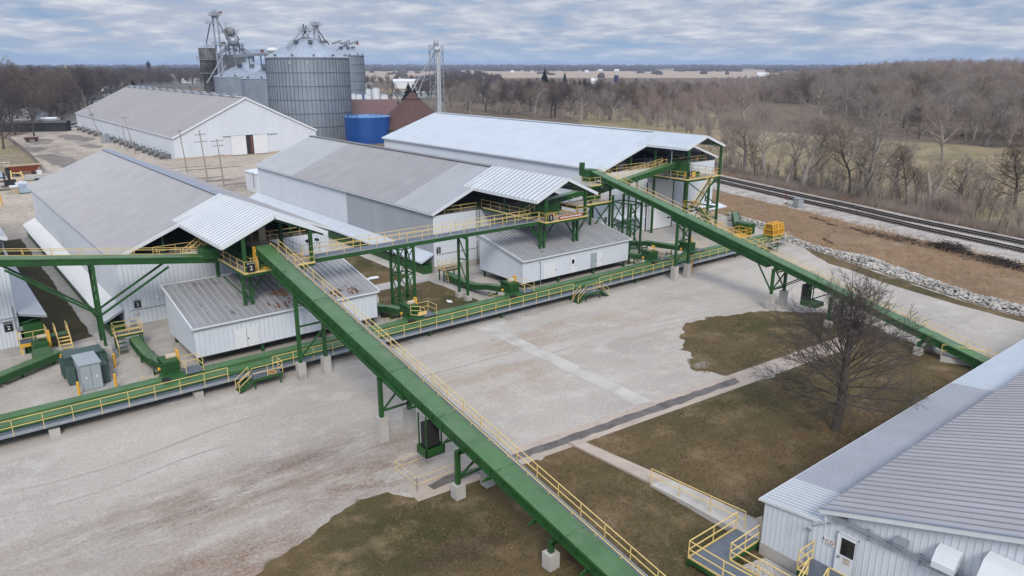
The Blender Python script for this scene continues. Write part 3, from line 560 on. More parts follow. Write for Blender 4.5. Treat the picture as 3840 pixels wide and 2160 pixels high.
for cx_, cy_, sx, sy in ((26.1, 68.6, 1.0, .8), (28.6, 69.0, 1.25, .7)):
    for k in range(70):
        a = rng.random()*6.28; q = rng.random()**.5; xx = cx_+math.cos(a)*q*sx; yy = cy_+math.sin(a)*q*sy; zz = 3.85+(yy-65.7)*.2118+.12; s = .09
        pp.add([(xx-s, yy-s, zz-s*.21), (xx+s, yy-s*.6, zz-s*.13), (xx+s*.7, yy+s, zz+s*.21), (xx-s, yy+s*.8, zz+s*.17)], [(0, 1, 2, 3)])
M['spill'] = mat('spilled_grain', (.24, .115, .045), .9, 0, .3, 3)
o = pp.build('grain_spill', 'spill'); tag(o, 'two tan patches of spilled grain on the stained annex roof', 'grain', kind='stuff')
a2 = annex('raised white annex with grey ribbed roof below the platform marked 3', 54.4, 72.6, 65.6, 74.2, .95, 3.85, 5.6, 0)
def ax2(zx): return G(1280+zx[0]/2.0125, 720+zx[1]/2.0125)
for (x0_, x1_, z1_, m_, nm) in ((57.6, 59.7, 2.7, 'door', 'double_door'), (62.0, 62.9, 2.95, 'door', 'door'), (65.6, 66.6, 2.9, 'cabinet', 'door'), (66.62, 67.6, 2.9, 'door', 'door')):
    d = MB().box(x0_, 65.50, .98, x1_, 65.56, z1_).build(nm, m_, a2)
    if nm == 'door' and x0_ == 62.0: MB().box(62.25, 65.47, 2.15, 62.65, 65.5, 2.65).build('window', 'glass', d)
    MB().box(x1_-.2, 65.46, 1.8, x1_-.1, 65.5, 1.9).build('handle', 'dark', d)
m = MB(); m.tube((57.0, 65.4, .0), (57.0, 65.4, 3.2), .035); m.bar((57, 65.4, 3.2), (56.9, 65.4, 3.25), .1); m.build('vent_pipe', 'galv', a2)
m = MB(); m.tube((54.3, 73.8, 5.0), (53.8, 73.6, 5.1), .03); m.lathe((53.6, 73.5, 0), [(.16, 4.8), (.14, 5.0), (.05, 5.15)], 10); m.build('wall_lamp', 'galv', a2)
for k, (xx, yy) in enumerate(((56.2, 67.5), (57.6, 67.2), (56.6, 69.5))): MB().box(xx, yy, .05, xx+.9, yy+1, .8).build('crate', 'dkcabinet', a2)
# old long warehouse behind
b4 = thing('storage_warehouse', 'huge pale warehouse with flat grey roof and part-open sliding doors, beyond the yard', 'warehouse', (80, 224.8, 0))
X0, X1, Y0, Y1, ZE, ZR = 59, 101.6, 224.8, 368, 6.25, 16.6; rz4 = lambda x: ZR-abs(x-80.3)*(ZR-ZE)/21.3
w = MB().ribs(lambda u: (X0, Y1-u, 0), lambda u: (X0, Y1-u, ZE), (-1, 0, 0), Y1-Y0, .9, .04); w.ribs(lambda u: (X1, Y0+u, 0), lambda u: (X1, Y0+u, ZE), (1, 0, 0), Y1-Y0, .9, .04)
w.ribs(lambda u: (X1-u, Y1, 0), lambda u: (X1-u, Y1, rz4(X1-u)), (0, 1, 0), X1-X0, .9, .04); w.build('side_wall', 'white', b4)
MB().ribs(lambda u: (X0+u, Y0, .5), lambda u: (X0+u, Y0, rz4(X0+u)), (0, -1, 0), X1-X0, .6, .05).build('front_wall', 'white', b4)
MB().box(X0-.1, Y0-.1, 0, X1+.1, Y0+.2, .5).build('foundation', 'tan', b4)
for xe in (X0-.3, X1+.3): roofpart(b4, 'roof', 'oldroof', xe, ZE-.1, 80.3, ZR, Y0-.3, Y1+.3, 1.1, .04)
m = MB()
for xe in (X0-.3, X1+.3): m.bar((xe, Y0-.35, ZE-.2), (80.3, Y0-.35, ZR-.1), .15, .5); m.bar((xe, Y0, ZE-.15), (xe, Y1, ZE-.15), .15, .25)
m.build('roof_trim', 'trim', b4)
for i in range(14): MB().box(79.6, 232+i*9.8, ZR-.2, 81.0, 235.2+i*9.8, ZR+.75).build('ridge_vent', 'galv', b4)
m = MB().bar((80.3, Y0, ZR+.05), (80.3, Y1, ZR+.05), 1.0, .1); m.build('ridge_cap', 'trim', b4)
for x0_, x1_ in ((74.9, 79.3), (81.5, 85.9)): MB().box(x0_, Y0-.34, .25, x1_, Y0-.24, 5.9).build('sliding_door', 'door', b4)
MB().box(79.2, Y0-.2, .25, 81.6, Y0-.10, 5.8).build('door_opening', 'dark', b4)
MB().bar((72.6, Y0-.4, 6.1), (88.8, Y0-.4, 6.1), .2, .35).build('door_track', 'trim', b4)
m = MB(); m.box(80.7, Y0-.25, .2, 81.2, Y0-.2, 5.5); m.build('door_frame', 'rustroof', b4)
# fans along its side wall
def fan(i):
    t = thing('aeration_fan', 'grey aeration fan against the side wall of the huge warehouse', 'fan', (57.2, 0, 0), 'aeration fans along the huge warehouse')
    mb = MB(); n = 16
    mb.tube((56.0, 0, .95), (57.3, 0, .95), .85, 16, cap=False); mb.build('fan_housing', 'fan', t); MB().tube((56.05, 0, .95), (56.12, 0, .95), .34, 12).build('hub', 'cabinet', t)
    MB().tube((56.3, 0, .95), (56.34, 0, .95), .80, 16).build('impeller', 'dark', t)
    MB().box(56.1, -.8, 0, 57.3, .8, .35).build('base', 'fan', t); MB().prism([(57.3, -.6, .3), (57.3, .6, .3), (58.9, .5, .4), (58.9, -.5, .4)], (0, 0, 1.0)).build('duct', 'fan', t)
    MB().tube((58.2, .9, 0), (58.2, .9, 2.2), .09, 6).build('post', 'dark', t); return t
f0 = fan(0); ys = [351.5, 341.6, 330.4, 319.9, 298, 287.3, 278.6, 265.9, 257, 249, 242, 235.5, 229.5]
for i, y in enumerate(ys):
    o = f0 if i == 0 else copytree(f0, (57.2, y, 0)); o.location.y = y
ROOT[f0] = Vector((57.2, ys[0], 0))
fr = copytree(f0, (57.2, 271.5, 0), 'aeration fan with a red hub, beside the second wooden pole along the huge warehouse')
for ch in fr.children:
    if ch.name.startswith('hub'): ch.data = ch.data.copy(); ch.data.materials[0] = M['red']
t = thing('transformer_cabinet', 'grey transformer cabinet beside the leaning wooden pole at the huge warehouse', 'cabinet', (55, 293, 0))
MB().box(54, 291, 0, 56, 294, 2.6).build('housing', 'cabinet', t); MB().box(53.9, 291.3, .3, 54, 292.4, 2.3).build('door', 'cabinet', t); MB().box(54.4, 290.2, 0, 55.6, 291, 3.2).build('switch_box', 'galv', t)
# ---------------------------------------------------------------- inclined conveyors
def incline(label, p0, p1, bents, side=1, width=1.3, lower=None, brackets=True, railside=True, rail_from=0., rail_to=1.):
    """covered belt conveyor from p0 (tail) to p1 (head): cover, side frames, walkway with rails, support bents on piers"""
    root = thing('inclined_conveyor', label, 'conveyor', (p0[0], p0[1], 0)); p0, p1 = Vector(p0), Vector(p1); d = (p1-p0).normalized(); Ln = (p1-p0).length
    rt = Vector((d.y, -d.x, 0)).normalized()*side; up = rt.cross(d)*side; hw = width/2
    P = lambda s, l, u: p0+d*s+rt*l+up*u
    mb = MB(); n = int(Ln/6)                            # cover in sheets, each lapped over the next
    for i in range(n):
        a, b = Ln*i/n, Ln*(i+1)/n+.03; k = .006*(i % 2)
        pr = [(-hw-.04, -.10), (-hw-.04, -.02), (-hw*.55, .05), (0, .065), (hw*.55, .05), (hw+.04, -.02), (hw+.04, -.10)]
        vs_ = [P(a, l, u+k) for l, u in pr]+[P(b, l, u+k) for l, u in pr]; q = len(pr); mb.add(vs_, [(j, j+1, q+j+1, q+j) for j in range(q-1)])
        if i: mb.bar(P(a, -hw*.98, .055), P(a, hw*.98, .055), .05, .035, up=up)
    mb.build('belt_cover', 'belt', root)
    f = MB()
    for s in (-1, 1):
        f.bar(P(0, s*(hw-.02), -.36), P(Ln, s*(hw-.02), -.36), .06, .56, up=up); f.bar(P(0, s*(hw+.03), -.66), P(Ln, s*(hw+.03), -.66), .14, .08, up=up); f.bar(P(0, s*(hw+.03), -.14), P(Ln, s*(hw+.03), -.14), .12, .05, up=up)
    i = 0
    while i*1.25 < Ln:
        for s in (-1, 1): f.bar(P(i*1.25, s*(hw+.05), -.12), P(i*1.25, s*(hw+.05), -.66), .05, .08, up=d)
        i += 1
    f.build('side_frame', 'green', root)
    if lower:
        lw = MB(); a, b = lower[0]*Ln, lower[1]*Ln
        lw.bar(P(a, 0, -1.0), P(b, 0, -1.0), width+.30, .36, up=up); lw.bar(P(a, -hw-.20, -.80), P(b, -hw-.20, -.80), .16, .06, up=up); lw.build('return_belt_housing', 'green', root)
    if brackets:
        s = 2.0
        while s < Ln-2:
            br = MB(); br.bar(P(s, -hw-.45, -1.0), P(s, hw, -1.0), .10, .12, up=up); br.bar(P(s, -hw-.42, -.98), P(s, -hw, -.72), .06, .06, up=d); s += 4.2; br.build('idler_bracket', 'green', root)
    wl = MB(); a, b = rail_from*Ln, rail_to*Ln; wu = -.56
    wl.bar(P(a, hw+.46, wu-.03), P(b, hw+.46, wu-.03), .70, .05, up=up); wl.build('walkway', 'grating', root)
    e = MB()
    for l in (hw+.10, hw+.82): e.bar(P(a, l, wu-.05), P(b, l, wu-.05), .06, .2, up=up)
    e.build('walkway_channel', 'galv', root)
    for l, h in ((hw+.10, .70), (hw+.82, .92)):
        r = MB(); r.rail([P(a, l, wu), P(b, l, wu)], h, 1.9, .030); r.build('handrail', 'yellow', root)
    for bt in bents:
        s, pz, kind = bt[0], bt[1], bt[2]; c = P(s, 0, 0); z1 = c.z-.92; hx = 1.15; ctr = Vector((c.x, c.y, 0))+rt*.30
        fr = MB(); A = ctr-rt*hx; B = ctr+rt*hx
        for q_ in (A, B): fr.bar((q_.x, q_.y, pz), (q_.x, q_.y, z1), .28)
        fr.bar((A.x, A.y, z1-.12), (B.x, B.y, z1-.12), .28, .26); H_ = z1-pz
        if H_ > 2.2:
            fr.bar((A.x, A.y, pz+.35), (B.x, B.y, pz+min(2.6, H_*.8)), .12); fr.bar((A.x, A.y, pz+.45), (B.x, B.y, pz+.45), .14)
        elif H_ > .8: fr.bar((A.x, A.y, pz+.3), (B.x, B.y, pz+.5), .12); fr.bar((A.x, A.y, pz+.1), (B.x, B.y, z1-.3), .1)
        if H_ > 4: fr.bar((A.x, A.y, pz+3.2), (B.x, B.y, pz+3.2), .14); fr.bar((B.x, B.y, pz+3.3), (A.x, A.y, z1-.4), .12)
        if kind == 'v':                                # raking struts along the belt
            for q_ in (A, B):
                g_ = P(s+2.2, 0, -1.0); h_ = P(s-2.2, 0, -1.0); fr.bar((q_.x, q_.y, pz+.2), (q_.x+d.x*2.0, q_.y+d.y*2.2, g_.z), .13)
            fr.bar((A.x, A.y, pz+.5), (B.x-d.x*2.4, B.y-d.y*2.6, P(s-2.6, 0, -1).z), .1); fr.bar((B.x, B.y, pz+.5), (B.x-d.x*2.8, B.y-d.y*2.9, P(s-2.9, 0, -1).z), .1)
        o = fr.build('support_frame', 'green', root)
        for q_ in (A, B):
            MB().box(q_.x-.34, q_.y-.34, 0, q_.x+.34, q_.y+.34, pz).build('pier', 'concrete', o)
    return root, P, Ln
z1f = lambda y: -2.12+.184*y
sY = lambda y: (y-12.5)/math.cos(math.atan(.184))
c1, P1, L1 = incline('long green inclined conveyor with yellow handrails crossing the foreground', (23.95, 12.5, z1f(12.5)), (23.95, 66.2, z1f(66.2)),
    [(sY(25.4), .95, ''), (sY(34.1), .95, ''), (sY(43.6), 1.85, ''), (sY(57.6), 1.55, '')], lower=(.52, .93))
# take-up weight hanging below the foreground conveyor
m = MB()
for xx in (22.95, 24.1): m.bar((xx, 37.4, 1.9), (xx, 37.4, 4.3), .08); m.bar((xx, 38.3, 1.9), (xx, 38.3, 4.3), .08)
m.box(22.85, 37.3, 1.35, 24.3, 37.36, 1.95); m.box(22.85, 38.4, 1.35, 24.3, 38.46, 1.95); m.box(22.85, 37.3, 1.35, 22.91, 38.46, 1.95); m.box(24.24, 37.3, 1.35, 24.3, 38.46, 1.95); m.box(22.9, 37.3, 1.35, 24.3, 38.46, 1.42)
wgt = m.build('take_up_frame', 'green', c1); MB().box(23.05, 37.6, 1.9, 24.1, 38.2, 3.6).build('counterweight', 'rubber', wgt)
g = thing('barrier_rail', 'yellow barrier rail on the gravel around the hanging counterweight box', 'barrier', (22, 37, 0))
MB().rail([(21.4, 36.2, .0), (21.4, 38.9, .0), (24.6, 38.9, .0)], 1.0, 4, .018).build('front_rail', 'yellow', g); MB().rail([(24.6, 36.2, 0), (21.4, 36.2, 0)], 1.0, 4, .018).build('side_rail', 'yellow', g)
# conveyor in the distance on the right
def i2(y): return (73.3+.069*(y-57.5), y, 2.2+.2025*(y-27))
q0, q1 = i2(20), i2(74.8); kk = (Vector(q1)-Vector(q0)).length/54.8
c2, P2, L2 = incline('long green inclined conveyor on the right, rising behind the bare lawn tree', q0, q1,
    [((26.9-20)*kk, .75, ''), ((36.2-20)*kk, .7, ''), ((43.3-20)*kk, 1.75, 'v'), ((57.5-20)*kk, 1.75, '')], lower=(.44, .70))
m = MB(); xx, yy = i2(39.6)[:2]                         # its take-up
m.bar((xx-.5, yy-.5, 1.9), (xx-.5, yy-.5, 4.0), .08); m.bar((xx+.5, yy-.5, 1.9), (xx+.5, yy-.5, 4.0), .08); m.box(xx-.9, yy-1.7, 1.5, xx+.7, yy+.1, 1.95)
m.bar((xx+.6, yy-.5, 2), (xx+.5, yy-2.6, 3.2), .12); wgt = m.build('take_up_frame', 'green', c2); MB().box(xx-.5, yy-.35, 1.9, xx+.45, yy+.3, 3.6).build('counterweight', 'rubber', wgt)
m = MB()
for sx in (0, 2.1):                                     # lattice tower below its head
    for sy in (0, 3.3): m.bar((73.3+sx, 66.1+sy, 0.5), (73.3+sx, 66.1+sy, 8.9+sy*.2-.5), .24)
for zz in (2.2, 5.0, 8.2):
    for a, b in (((0, 0), (2.1, 0)), ((2.1, 0), (2.1, 3.3)), ((2.1, 3.3), (0, 3.3)), ((0, 3.3), (0, 0))): m.bar((73.3+a[0], 66.1+a[1], zz), (73.3+b[0], 66.1+b[1], zz), .14)
for z0, z1 in ((2.2, 5.0), (5.0, 8.2)):
    m.bar((73.3, 66.1, z0), (73.3, 69.4, z1), .1); m.bar((75.4, 69.4, z0), (75.4, 66.1, z1), .1); m.bar((73.3, 66.1, z1), (75.4, 66.1, z0), .1); m.bar((73.3, 69.4, z0), (75.4, 69.4, z1), .1)
o = m.build('head_tower', 'green', c2)
for sx in (0, 2.1):
    for sy in (0, 3.3): MB().box(73.3+sx-.3, 66.1+sy-.3, 0, 73.3+sx+.3, 66.1+sy+.3, .5).build('pier', 'concrete', o)
m = MB().box(73.2, 74.2, 10.2, 75.0, 75.5, 11.9); m.box(73.1, 75.4, 11.0, 73.7, 75.9, 12.8); m.build('head_chute', 'green', c2)
# ---------------------------------------------------------------- long ground conveyor
gc = thing('ground_conveyor', 'long low green conveyor with grey walkway running past all the sheds', 'conveyor', (40, 60, 0))
XA, XB = -24, 100.5
def hood(y0_, y1_, zt, name):
    mb = MB(); n = 21
    for i in range(n):
        a = XA+(XB-XA)*i/n; b = XA+(XB-XA)*(i+1)/n+.03; k = .005*(i % 2)
        pr = [(y0_, zt-.30), (y0_, zt-.02), (y0_+.12, zt+.03), (y1_-.12, zt+.05), (y1_, zt), (y1_, zt-.30)]
        q = len(pr); mb.add([(a, y, z+k) for y, z in pr]+[(b, y, z+k) for y, z in pr], [(j+1, j, q+j, q+j+1) for j in range(q-1)])
    return mb.build(name, 'belt', gc)
hood(60.02, 60.92, 1.27, 'front_cover'); hood(61.12, 62.1, 1.47, 'belt_cover')
MB().box(XA, 60.08, .42, XB, 60.86, 1.15).build('side_panel', 'green', gc); MB().box(XA, 61.16, .55, XB, 62.04, 1.3).build('rear_frame', 'green', gc); MB().box(XA, 60.9, .7, XB, 61.14, 1.1).build('belt_gap', 'dark', gc)
m = MB()
i = XA
while i < XB: m.bar((i, 60.05, .42), (i, 60.05, 1.2), .08, .05); i += 2.4
m.build('panel_stiffeners', 'green', gc)
MB().box(XA, 59.06, .86, XB, 60.0, .91).build('walkway', 'grating', gc)
m = MB().box(XA, 59.0, .82, XB, 59.06, 1.06); m.box(XA, 59.9, .78, XB, 60.0, .86); m.build('walkway_channel', 'galv', gc)
m = MB()
for a, b in ((XA, 17.4), (21.2, 56.4), (60.6, 94.6), (96.4, 100.4)): m.rail([(a, 59.0, .98), (b, 59.0, .98)], 1.12, 1.9, .030, drop=.16)
m.build('handrail', 'yellow', gc)
for x in (4.8, 15.0, 26.5, 37.3, 46.4, 56.5, 67.5, 77.5, 88, 98.0):
    lg = MB()
    for y in (59.5, 61.9): lg.bar((x, y, .12), (x, y, .85), .2)
    lg.bar((x, 59.1, .72), (x, 62, .72), .16, .14); lg.build('leg', 'green', gc)
for x in (4.8, 15.0): MB().box(x-.35, 59.1, 0, x+.35, 59.8, .55).build('pier', 'concrete', gc)
# end drive cages
e = thing('drive_unit', 'pair of yellow mesh cages over the drive at the far end of the low conveyor', 'machine guard', (99.5, 61.2, 0))
for k, xx in enumerate((98.3, 99.75)):
    m = MB(); x1_ = xx+1.25; y0_, y1_ = 60.3, 61.9
    for (a, b) in ((y0_, 1.45), (y1_, 1.45), (y0_, 2.3), (y1_, 2.3), (y0_+.3, 3.15), (y1_-.3, 3.15)): m.bar((xx, a, b), (x1_, a, b), .14)
    for x_ in (xx, x1_, (xx+x1_)/2):
        m.bar((x_, y0_, 1.45), (x_, y0_, 2.3), .14); m.bar((x_, y1_, 1.45), (x_, y1_, 2.3), .14); m.bar((x_, y0_, 2.3), (x_, y0_+.3, 3.15), .14); m.bar((x_, y1_, 2.3), (x_, y1_-.3, 3.15), .14)
        m.bar((x_, y0_, 1.5), (x_, y1_, 1.5), .12); m.bar((x_, y0_, 2.3), (x_, y1_, 2.3), .12); m.bar((x_, y0_+.3, 3.15), (x_, y1_-.3, 3.15), .12)
    m.build('guard_cage', 'deepyellow', e)
    M.setdefault('mesh', mat('yellow_guard_mesh', (.30, .17, .02), .6)); MB().box(xx+.05, y0_+.07, 1.5, x1_-.05, y1_-.07, 2.28).build('guard_mesh', 'mesh', e); MB().prism([(xx+.05, y0_+.07, 2.3), (xx+.05, y1_-.07, 2.3), (xx+.05, y1_-.35, 3.1), (xx+.05, y0_+.35, 3.1)], (1.15, 0, 0)).build('guard_mesh', 'mesh', e)
MB().box(101, 60.8, 1.0, 102.0, 61.7, 2.2).build('motor', 'green', e)
# ---------------------------------------------------------------- feeders that bring grain to the ground conveyor
def feeder(x, y1, label, plat=False):
    root = thing('feeder_conveyor', label, 'conveyor', (x, 62, 0), 'short curved conveyors feeding the long low one')
    prof = [(y1, 1.15), (y1-2.5, .98), (y1-5, 1.0), (y1-6.8, 1.25), (y1-8.2, 1.62), (63.3, 2.05)]
    prof = [(y, z) for y, z in prof if y > 63.5]+[(63.3, 2.05)]; hw = .42
    cv = MB(); fr = MB()
    for (ya, za), (yb, zb) in zip(prof, prof[1:]):
        cv.add([(x-hw-.03, ya, za-.06), (x-hw*.5, ya, za+.05), (x+hw*.5, ya, za+.05), (x+hw+.03, ya, za-.06), (x-hw-.03, yb, zb-.06), (x-hw*.5, yb, zb+.05), (x+hw*.5, yb, zb+.05), (x+hw+.03, yb, zb-.06)], [(0, 1, 5, 4), (1, 2, 6, 5), (2, 3, 7, 6)])
        for s in (-1, 1): fr.bar((x+s*hw, ya, za-.32), (x+s*hw, yb, zb-.32), .07, .55); fr.bar((x+s*(hw+.04), ya, za-.6), (x+s*(hw+.04), yb, zb-.6), .12, .06)
        n = max(1, int((ya-yb)/.8))
        for i in range(n):
            f = i/n; y_ = ya+(yb-ya)*f; z_ = za+(zb-za)*f
            for s in (-1, 1): fr.bar((x+s*(hw+.05), y_, z_-.62), (x+s*(hw+.05), y_, z_-.06), .07, .05)
    cv.build('belt_cover', 'belt', root); fr.build('side_frame', 'green', root)
    for i, y_ in enumerate((65.5, 70.0)):
        if y_ < y1:
            lg = MB()
            for s in (-1, 1): lg.bar((x+s*.55, y_, .12), (x+s*.55, y_, .9), .12)
            lg.bar((x-.6, y_, .55), (x+.6, y_, .55), .12); lg.build('leg', 'green', root)
    MB().box(x-.9, 65.1, 0, x+.9, 65.9, .3).build('footing', 'concrete', root)
    h = MB().box(x-.62, 61.55, 1.55, x+.62, 63.3, 2.75); h.prism([(x-.62, 61.9, 2.5), (x+.62, 61.9, 2.5), (x+.62, 63.5, 2.5), (x-.62, 63.5, 2.5)], (0, .1, .12))
    k = len(h.v); h.add([(x-.62, 61.55, 1.75), (x+.62, 61.55, 1.75), (x+.95, 60.6, 1.32), (x-.95, 60.6, 1.32), (x-.62, 62.4, 1.75), (x+.62, 62.4, 1.75), (x+.95, 62.4, 1.32), (x-.95, 62.4, 1.32)], [(0, 1, 2, 3), (1, 5, 6, 2), (4, 0, 3, 7), (5, 4, 7, 6), (3, 2, 6, 7)])
    for zz in (1.75, 2.1, 2.5): h.bar((x-.66, 61.52, zz), (x+.66, 61.52, zz), .06, .06); h.bar((x-.66, 61.52, zz), (x-.66, 63.3, zz), .06, .06)
    h.build('discharge_hopper', 'green', root)
    MB().box(x+.66, 62.3, 1.6, x+.84, 62.75, 3.3).build('belt_guard', 'deepyellow', root); MB().tube((x-.15, 62.55, 2.85), (x+.64, 62.55, 2.85), .24, 12).build('motor', 'cream', root)
    m = MB().tube((x-.78, 62.9, 1.8), (x-.62, 62.9, 1.8), .16, 10); m.build('bearing', 'deepyellow', root)
    MB().box(x-.95, 60.7, 1.33, x-.4, 61.3, 1.62).build('gate_actuator', 'rubber', root)
    MB().box(x+.9, 61.0, 1.52, x+2.3, 62.6, 1.58).build('service_deck', 'grating', root)
    r = MB().rail([(x+.95, 62.6, 1.55), (x+2.3, 62.6, 1.55), (x+2.3, 61.0, 1.55)], 1.05, 1.5, .028); r.rail([(x+.95, 61.05, 1.55), (x+.95, 62.2, 1.55)], .9, 1.1, .028)
    r.rail([(x-2.0, 63.6, 0), (x-2.0, 62.6, 0), (x-.9, 62.6, 0)], 1.45, 1.2, .026); r.build('handrail', 'yellow', root)
    if plat:
        c = MB(); c.rail([(x-.5, 61.4, 2.0), (x+.2, 60.7, 2.0)], .9, 1.0, .03); c.bar((x-.5, 61.4, 2.0), (x+.2, 60.7, 2.0), .05); c.box(x-.1, 60.62, 2.0, x+.9, 60.68, 2.35); c.build('access_gate', 'yellow', root)
    return root
def walkover(x, y, label, w=2.4):
    root = thing('service_platform', label, 'platform', (x, y, 0), 'small yellow-railed platforms over the feeders')
    MB().box(x-w/2, y-.55, 1.42, x+w/2, y+.65, 1.5).build('deck', 'grating', root)
    m = MB()
    for s in (-1, 1): m.bar((x-w/2, y+s*.6, 1.40), (x+w/2, y+s*.6, 1.40), .06, .16)
    for sx in (-1, 1):
        for sy in (-1, 1): m.bar((x+sx*(w/2-.1), y+sy*.5, 0), (x+sx*(w/2-.1), y+sy*.5, 1.4), .12)
    m.build('frame', 'green', root)
    r = MB().rail([(x-w/2, y-.55, 1.5), (x+w/2, y-.55, 1.5), (x+w/2, y+.65, 1.5), (x-w/2, y+.65, 1.5)], 1.05, 1.3, .03, kick=True, closed=True); r.build('handrail', 'yellow', root)
    st = MB()
    for i in range(4): st.box(x-w/2-.05, y-.5-.27*(i+1), 1.2-i*.33, x-w/2+.75, y-.5-.27*i, 1.24-i*.33)
    st.build('steps', 'green', root); MB().rail([(x-w/2-.05, y-.5, 1.4), (x-w/2-.05, y-1.7, .1)], .95, 1.4, .028).build('stair_rail', 'yellow', root)
    return root
feeder(13.8, 74.4, 'curved green feeder conveyor beside the grey cabinets, ending at the long low conveyor')
walkover(13.4, 75.0, 'yellow-railed platform by the sign 3 of the near-left shed')
feeder(36.9, 74.6, 'curved green feeder with a tilted yellow gate, right of the annex below platform 2', True)
feeder(49.9, 74.6, 'curved green feeder beside the concrete blocks, left of the annex below platform 3')
walkover(50.4, 75.3, 'yellow-railed platform by the sign 5 of the middle shed')
feeder(73.2, 74.6, 'curved green feeder right of the annex below platform 3')
feeder(80.9, 77.8, 'curved green feeder behind the tall legs of the right-hand conveyor')
f6 = thing('transfer_conveyor', 'dark green conveyor with ribbed side near the white rock bank, behind the yellow cages', 'conveyor', (100, 70, 0))
m = MB().bar((109, 74.5, 1.7), (97.2, 65.6, 1.9), .9, .12); m.build('belt_cover', 'belt', f6)
m = MB().bar((109, 74.5, 1.35), (97.2, 65.6, 1.5), .8, .7)
for i in range(16): p = Vector((109, 74.5, 1.35)).lerp(Vector((97.2, 65.6, 1.5)), i/16); m.bar(p+Vector((-.25, .33, -.4))*1.3, p+Vector((-.25, .33, .35))*1.3, .08); m.bar(p+Vector((.25, -.33, -.4))*1.3, p+Vector((.25, -.33, .35))*1.3, .08)
for p in ((107, 73), (102.5, 69.6)): m.bar((*p, 0), (*p, 1.1), .2)
m.build('side_frame', 'green', f6); MB().box(96.5, 63.2, 1.4, 97.9, 65.8, 3.0).build('discharge_hopper', 'green', f6)
MB().rail([(92.5, 62.6, 1.5), (96.2, 62.6, 1.5), (96.2, 64.8, 1.5), (92.5, 64.8, 1.5)], 1.05, 1.1, .04, closed=True).build('handrail', 'deepyellow', f6)
MB().box(92.5, 62.6, 1.4, 96.2, 64.8, 1.5).build('service_deck', 'deepyellow', f6)
for p in ((92.7, 62.8), (96, 62.8), (96, 64.6), (92.7, 64.6)): MB().bar((*p, 0), (*p, 1.4), .14).build('leg', 'green', f6)
# crossing stairs on the ground conveyor
def crossing(x, label, steps_left=True, both=False, ring=False):
    root = thing('access_stairs', label, 'stairs', (x, 58.3, 0), 'stairs up to the walkway of the long low conveyor')
    MB().box(x, 57.9, .86, x+2.6, 58.98, .92).build('deck', 'grating', root)
    f = MB().box(x, 57.86, .74, x+2.6, 57.92, .96)
    for xx in (x+.2, x+2.4): f.bar((xx, 58.0, 0), (xx, 58.0, .86), .1)
    f.build('frame', 'green', root)
    def flight(xs, s):
        st = MB()
        for i in range(4): st.box(xs+s*.28*i, 57.95, .72-i*.22, xs+s*.28*(i+1), 58.75, .76-i*.22)
        st.bar((xs, 57.92, .8), (xs+s*1.15, 57.92, 0), .05, .22); st.bar((xs, 58.78, .8), (xs+s*1.15, 58.78, 0), .05, .22); st.build('steps', 'green', root)
        for yy in (57.92, 58.78): MB().rail([(xs, yy, .85), (xs+s*1.15, yy, .02)], .95, 1.3, .028).build('stair_rail', 'yellow', root)
    flight(x, -1)
    if both: flight(x+2.6, 1)
    MB().rail([(x, 57.92, .9)]+[(x+2.6, 57.92, .9)]+([] if both else [(x+2.6, 58.95, .9)]), 1.05, 1.3, .028).build('handrail', 'yellow', root)
    if ring:
        m = MB(); cc = Vector((x+1.9, 58.45, .94)); pts = [cc+Vector((math.cos(a)*.30, math.sin(a)*.30, 0)) for a in [i*math.pi/8 for i in range(16)]]
        for a, b in zip(pts, pts[1:]+pts[:1]): m.bar(a, b, .12, .03)
        m.build('floor_ring', 'deepyellow', root)
    return root
crossing(19.0, 'green stairs with a yellow ring on the landing, left of the crossing inclined conveyor', ring=True)
crossing(57.3, 'green stairs with flights at both ends, in front of the annex below platform 3', both=True)
crossing(93.6, 'green stairs mostly hidden behind the right-hand inclined conveyor')
# ---------------------------------------------------------------- transfer platforms under the canopies
def platform(label, num, x0, x1, y0, zb, feet, cols, railpaths, signpos):
    root = thing('transfer_platform', label, 'platform', (x0, y0, 0), 'green steel platforms under the shed canopies'); zd = zb+.32
    MB().box(x0, y0, zd-.06, x1, GY, zd).build('deck', 'deck', root)
    e = MB()
    e.box(x0-.06, y0-.06, zb, x1+.06, y0+.06, zd-.07); e.box(x0-.06, y0, zb, x0+.06, GY, zd-.07); e.box(x1-.06, y0, zb, x1+.06, GY, zd-.07)
    for k in range(5): yy = y0+1.5+k*2.4; e.box(x0, yy, zb, x1, yy+.14, zd-.08)
    e.build('edge_beam', 'green', root)
    k = MB(); k.box(x0-.07, y0-.08, zd-.07, x1+.07, y0-.02, zd+.10); k.box(x0-.08, y0, zd-.07, x0-.02, GY-.4, zd+.10); k.box(x1+.02, y0, zd-.07, x1+.08, GY-.4, zd+.10); k.build('toe_board', 'yellow', root)
    for x, y, z0_, z1_ in cols: MB().bar((x, y, z0_), (x, y, z1_), .30).build('column', 'green', root)
    for x, y, z0_ in feet:
        b = MB()
        for dx in (-.32, .32): b.bar((x+dx, y, z0_), (x+dx, y, zb), .26)
        for dx, dy in ((-2.0, 0), (2.2, 0), (0, 2.6)): b.bar((x, y+.1, z0_+.6), (x+dx, y+dy+.1, zb), .13)
        b.build('support_leg', 'green', root)
    for p in railpaths: MB().rail([(x, y, zd) for x, y in p], 1.07, 1.9, .032).build('handrail', 'yellow', root)
    sign(root, num, signpos, (1, 0, 0), .72, .95)
    return root, zd
roofz = lambda y: 3.85+(y-65.7)*.2118
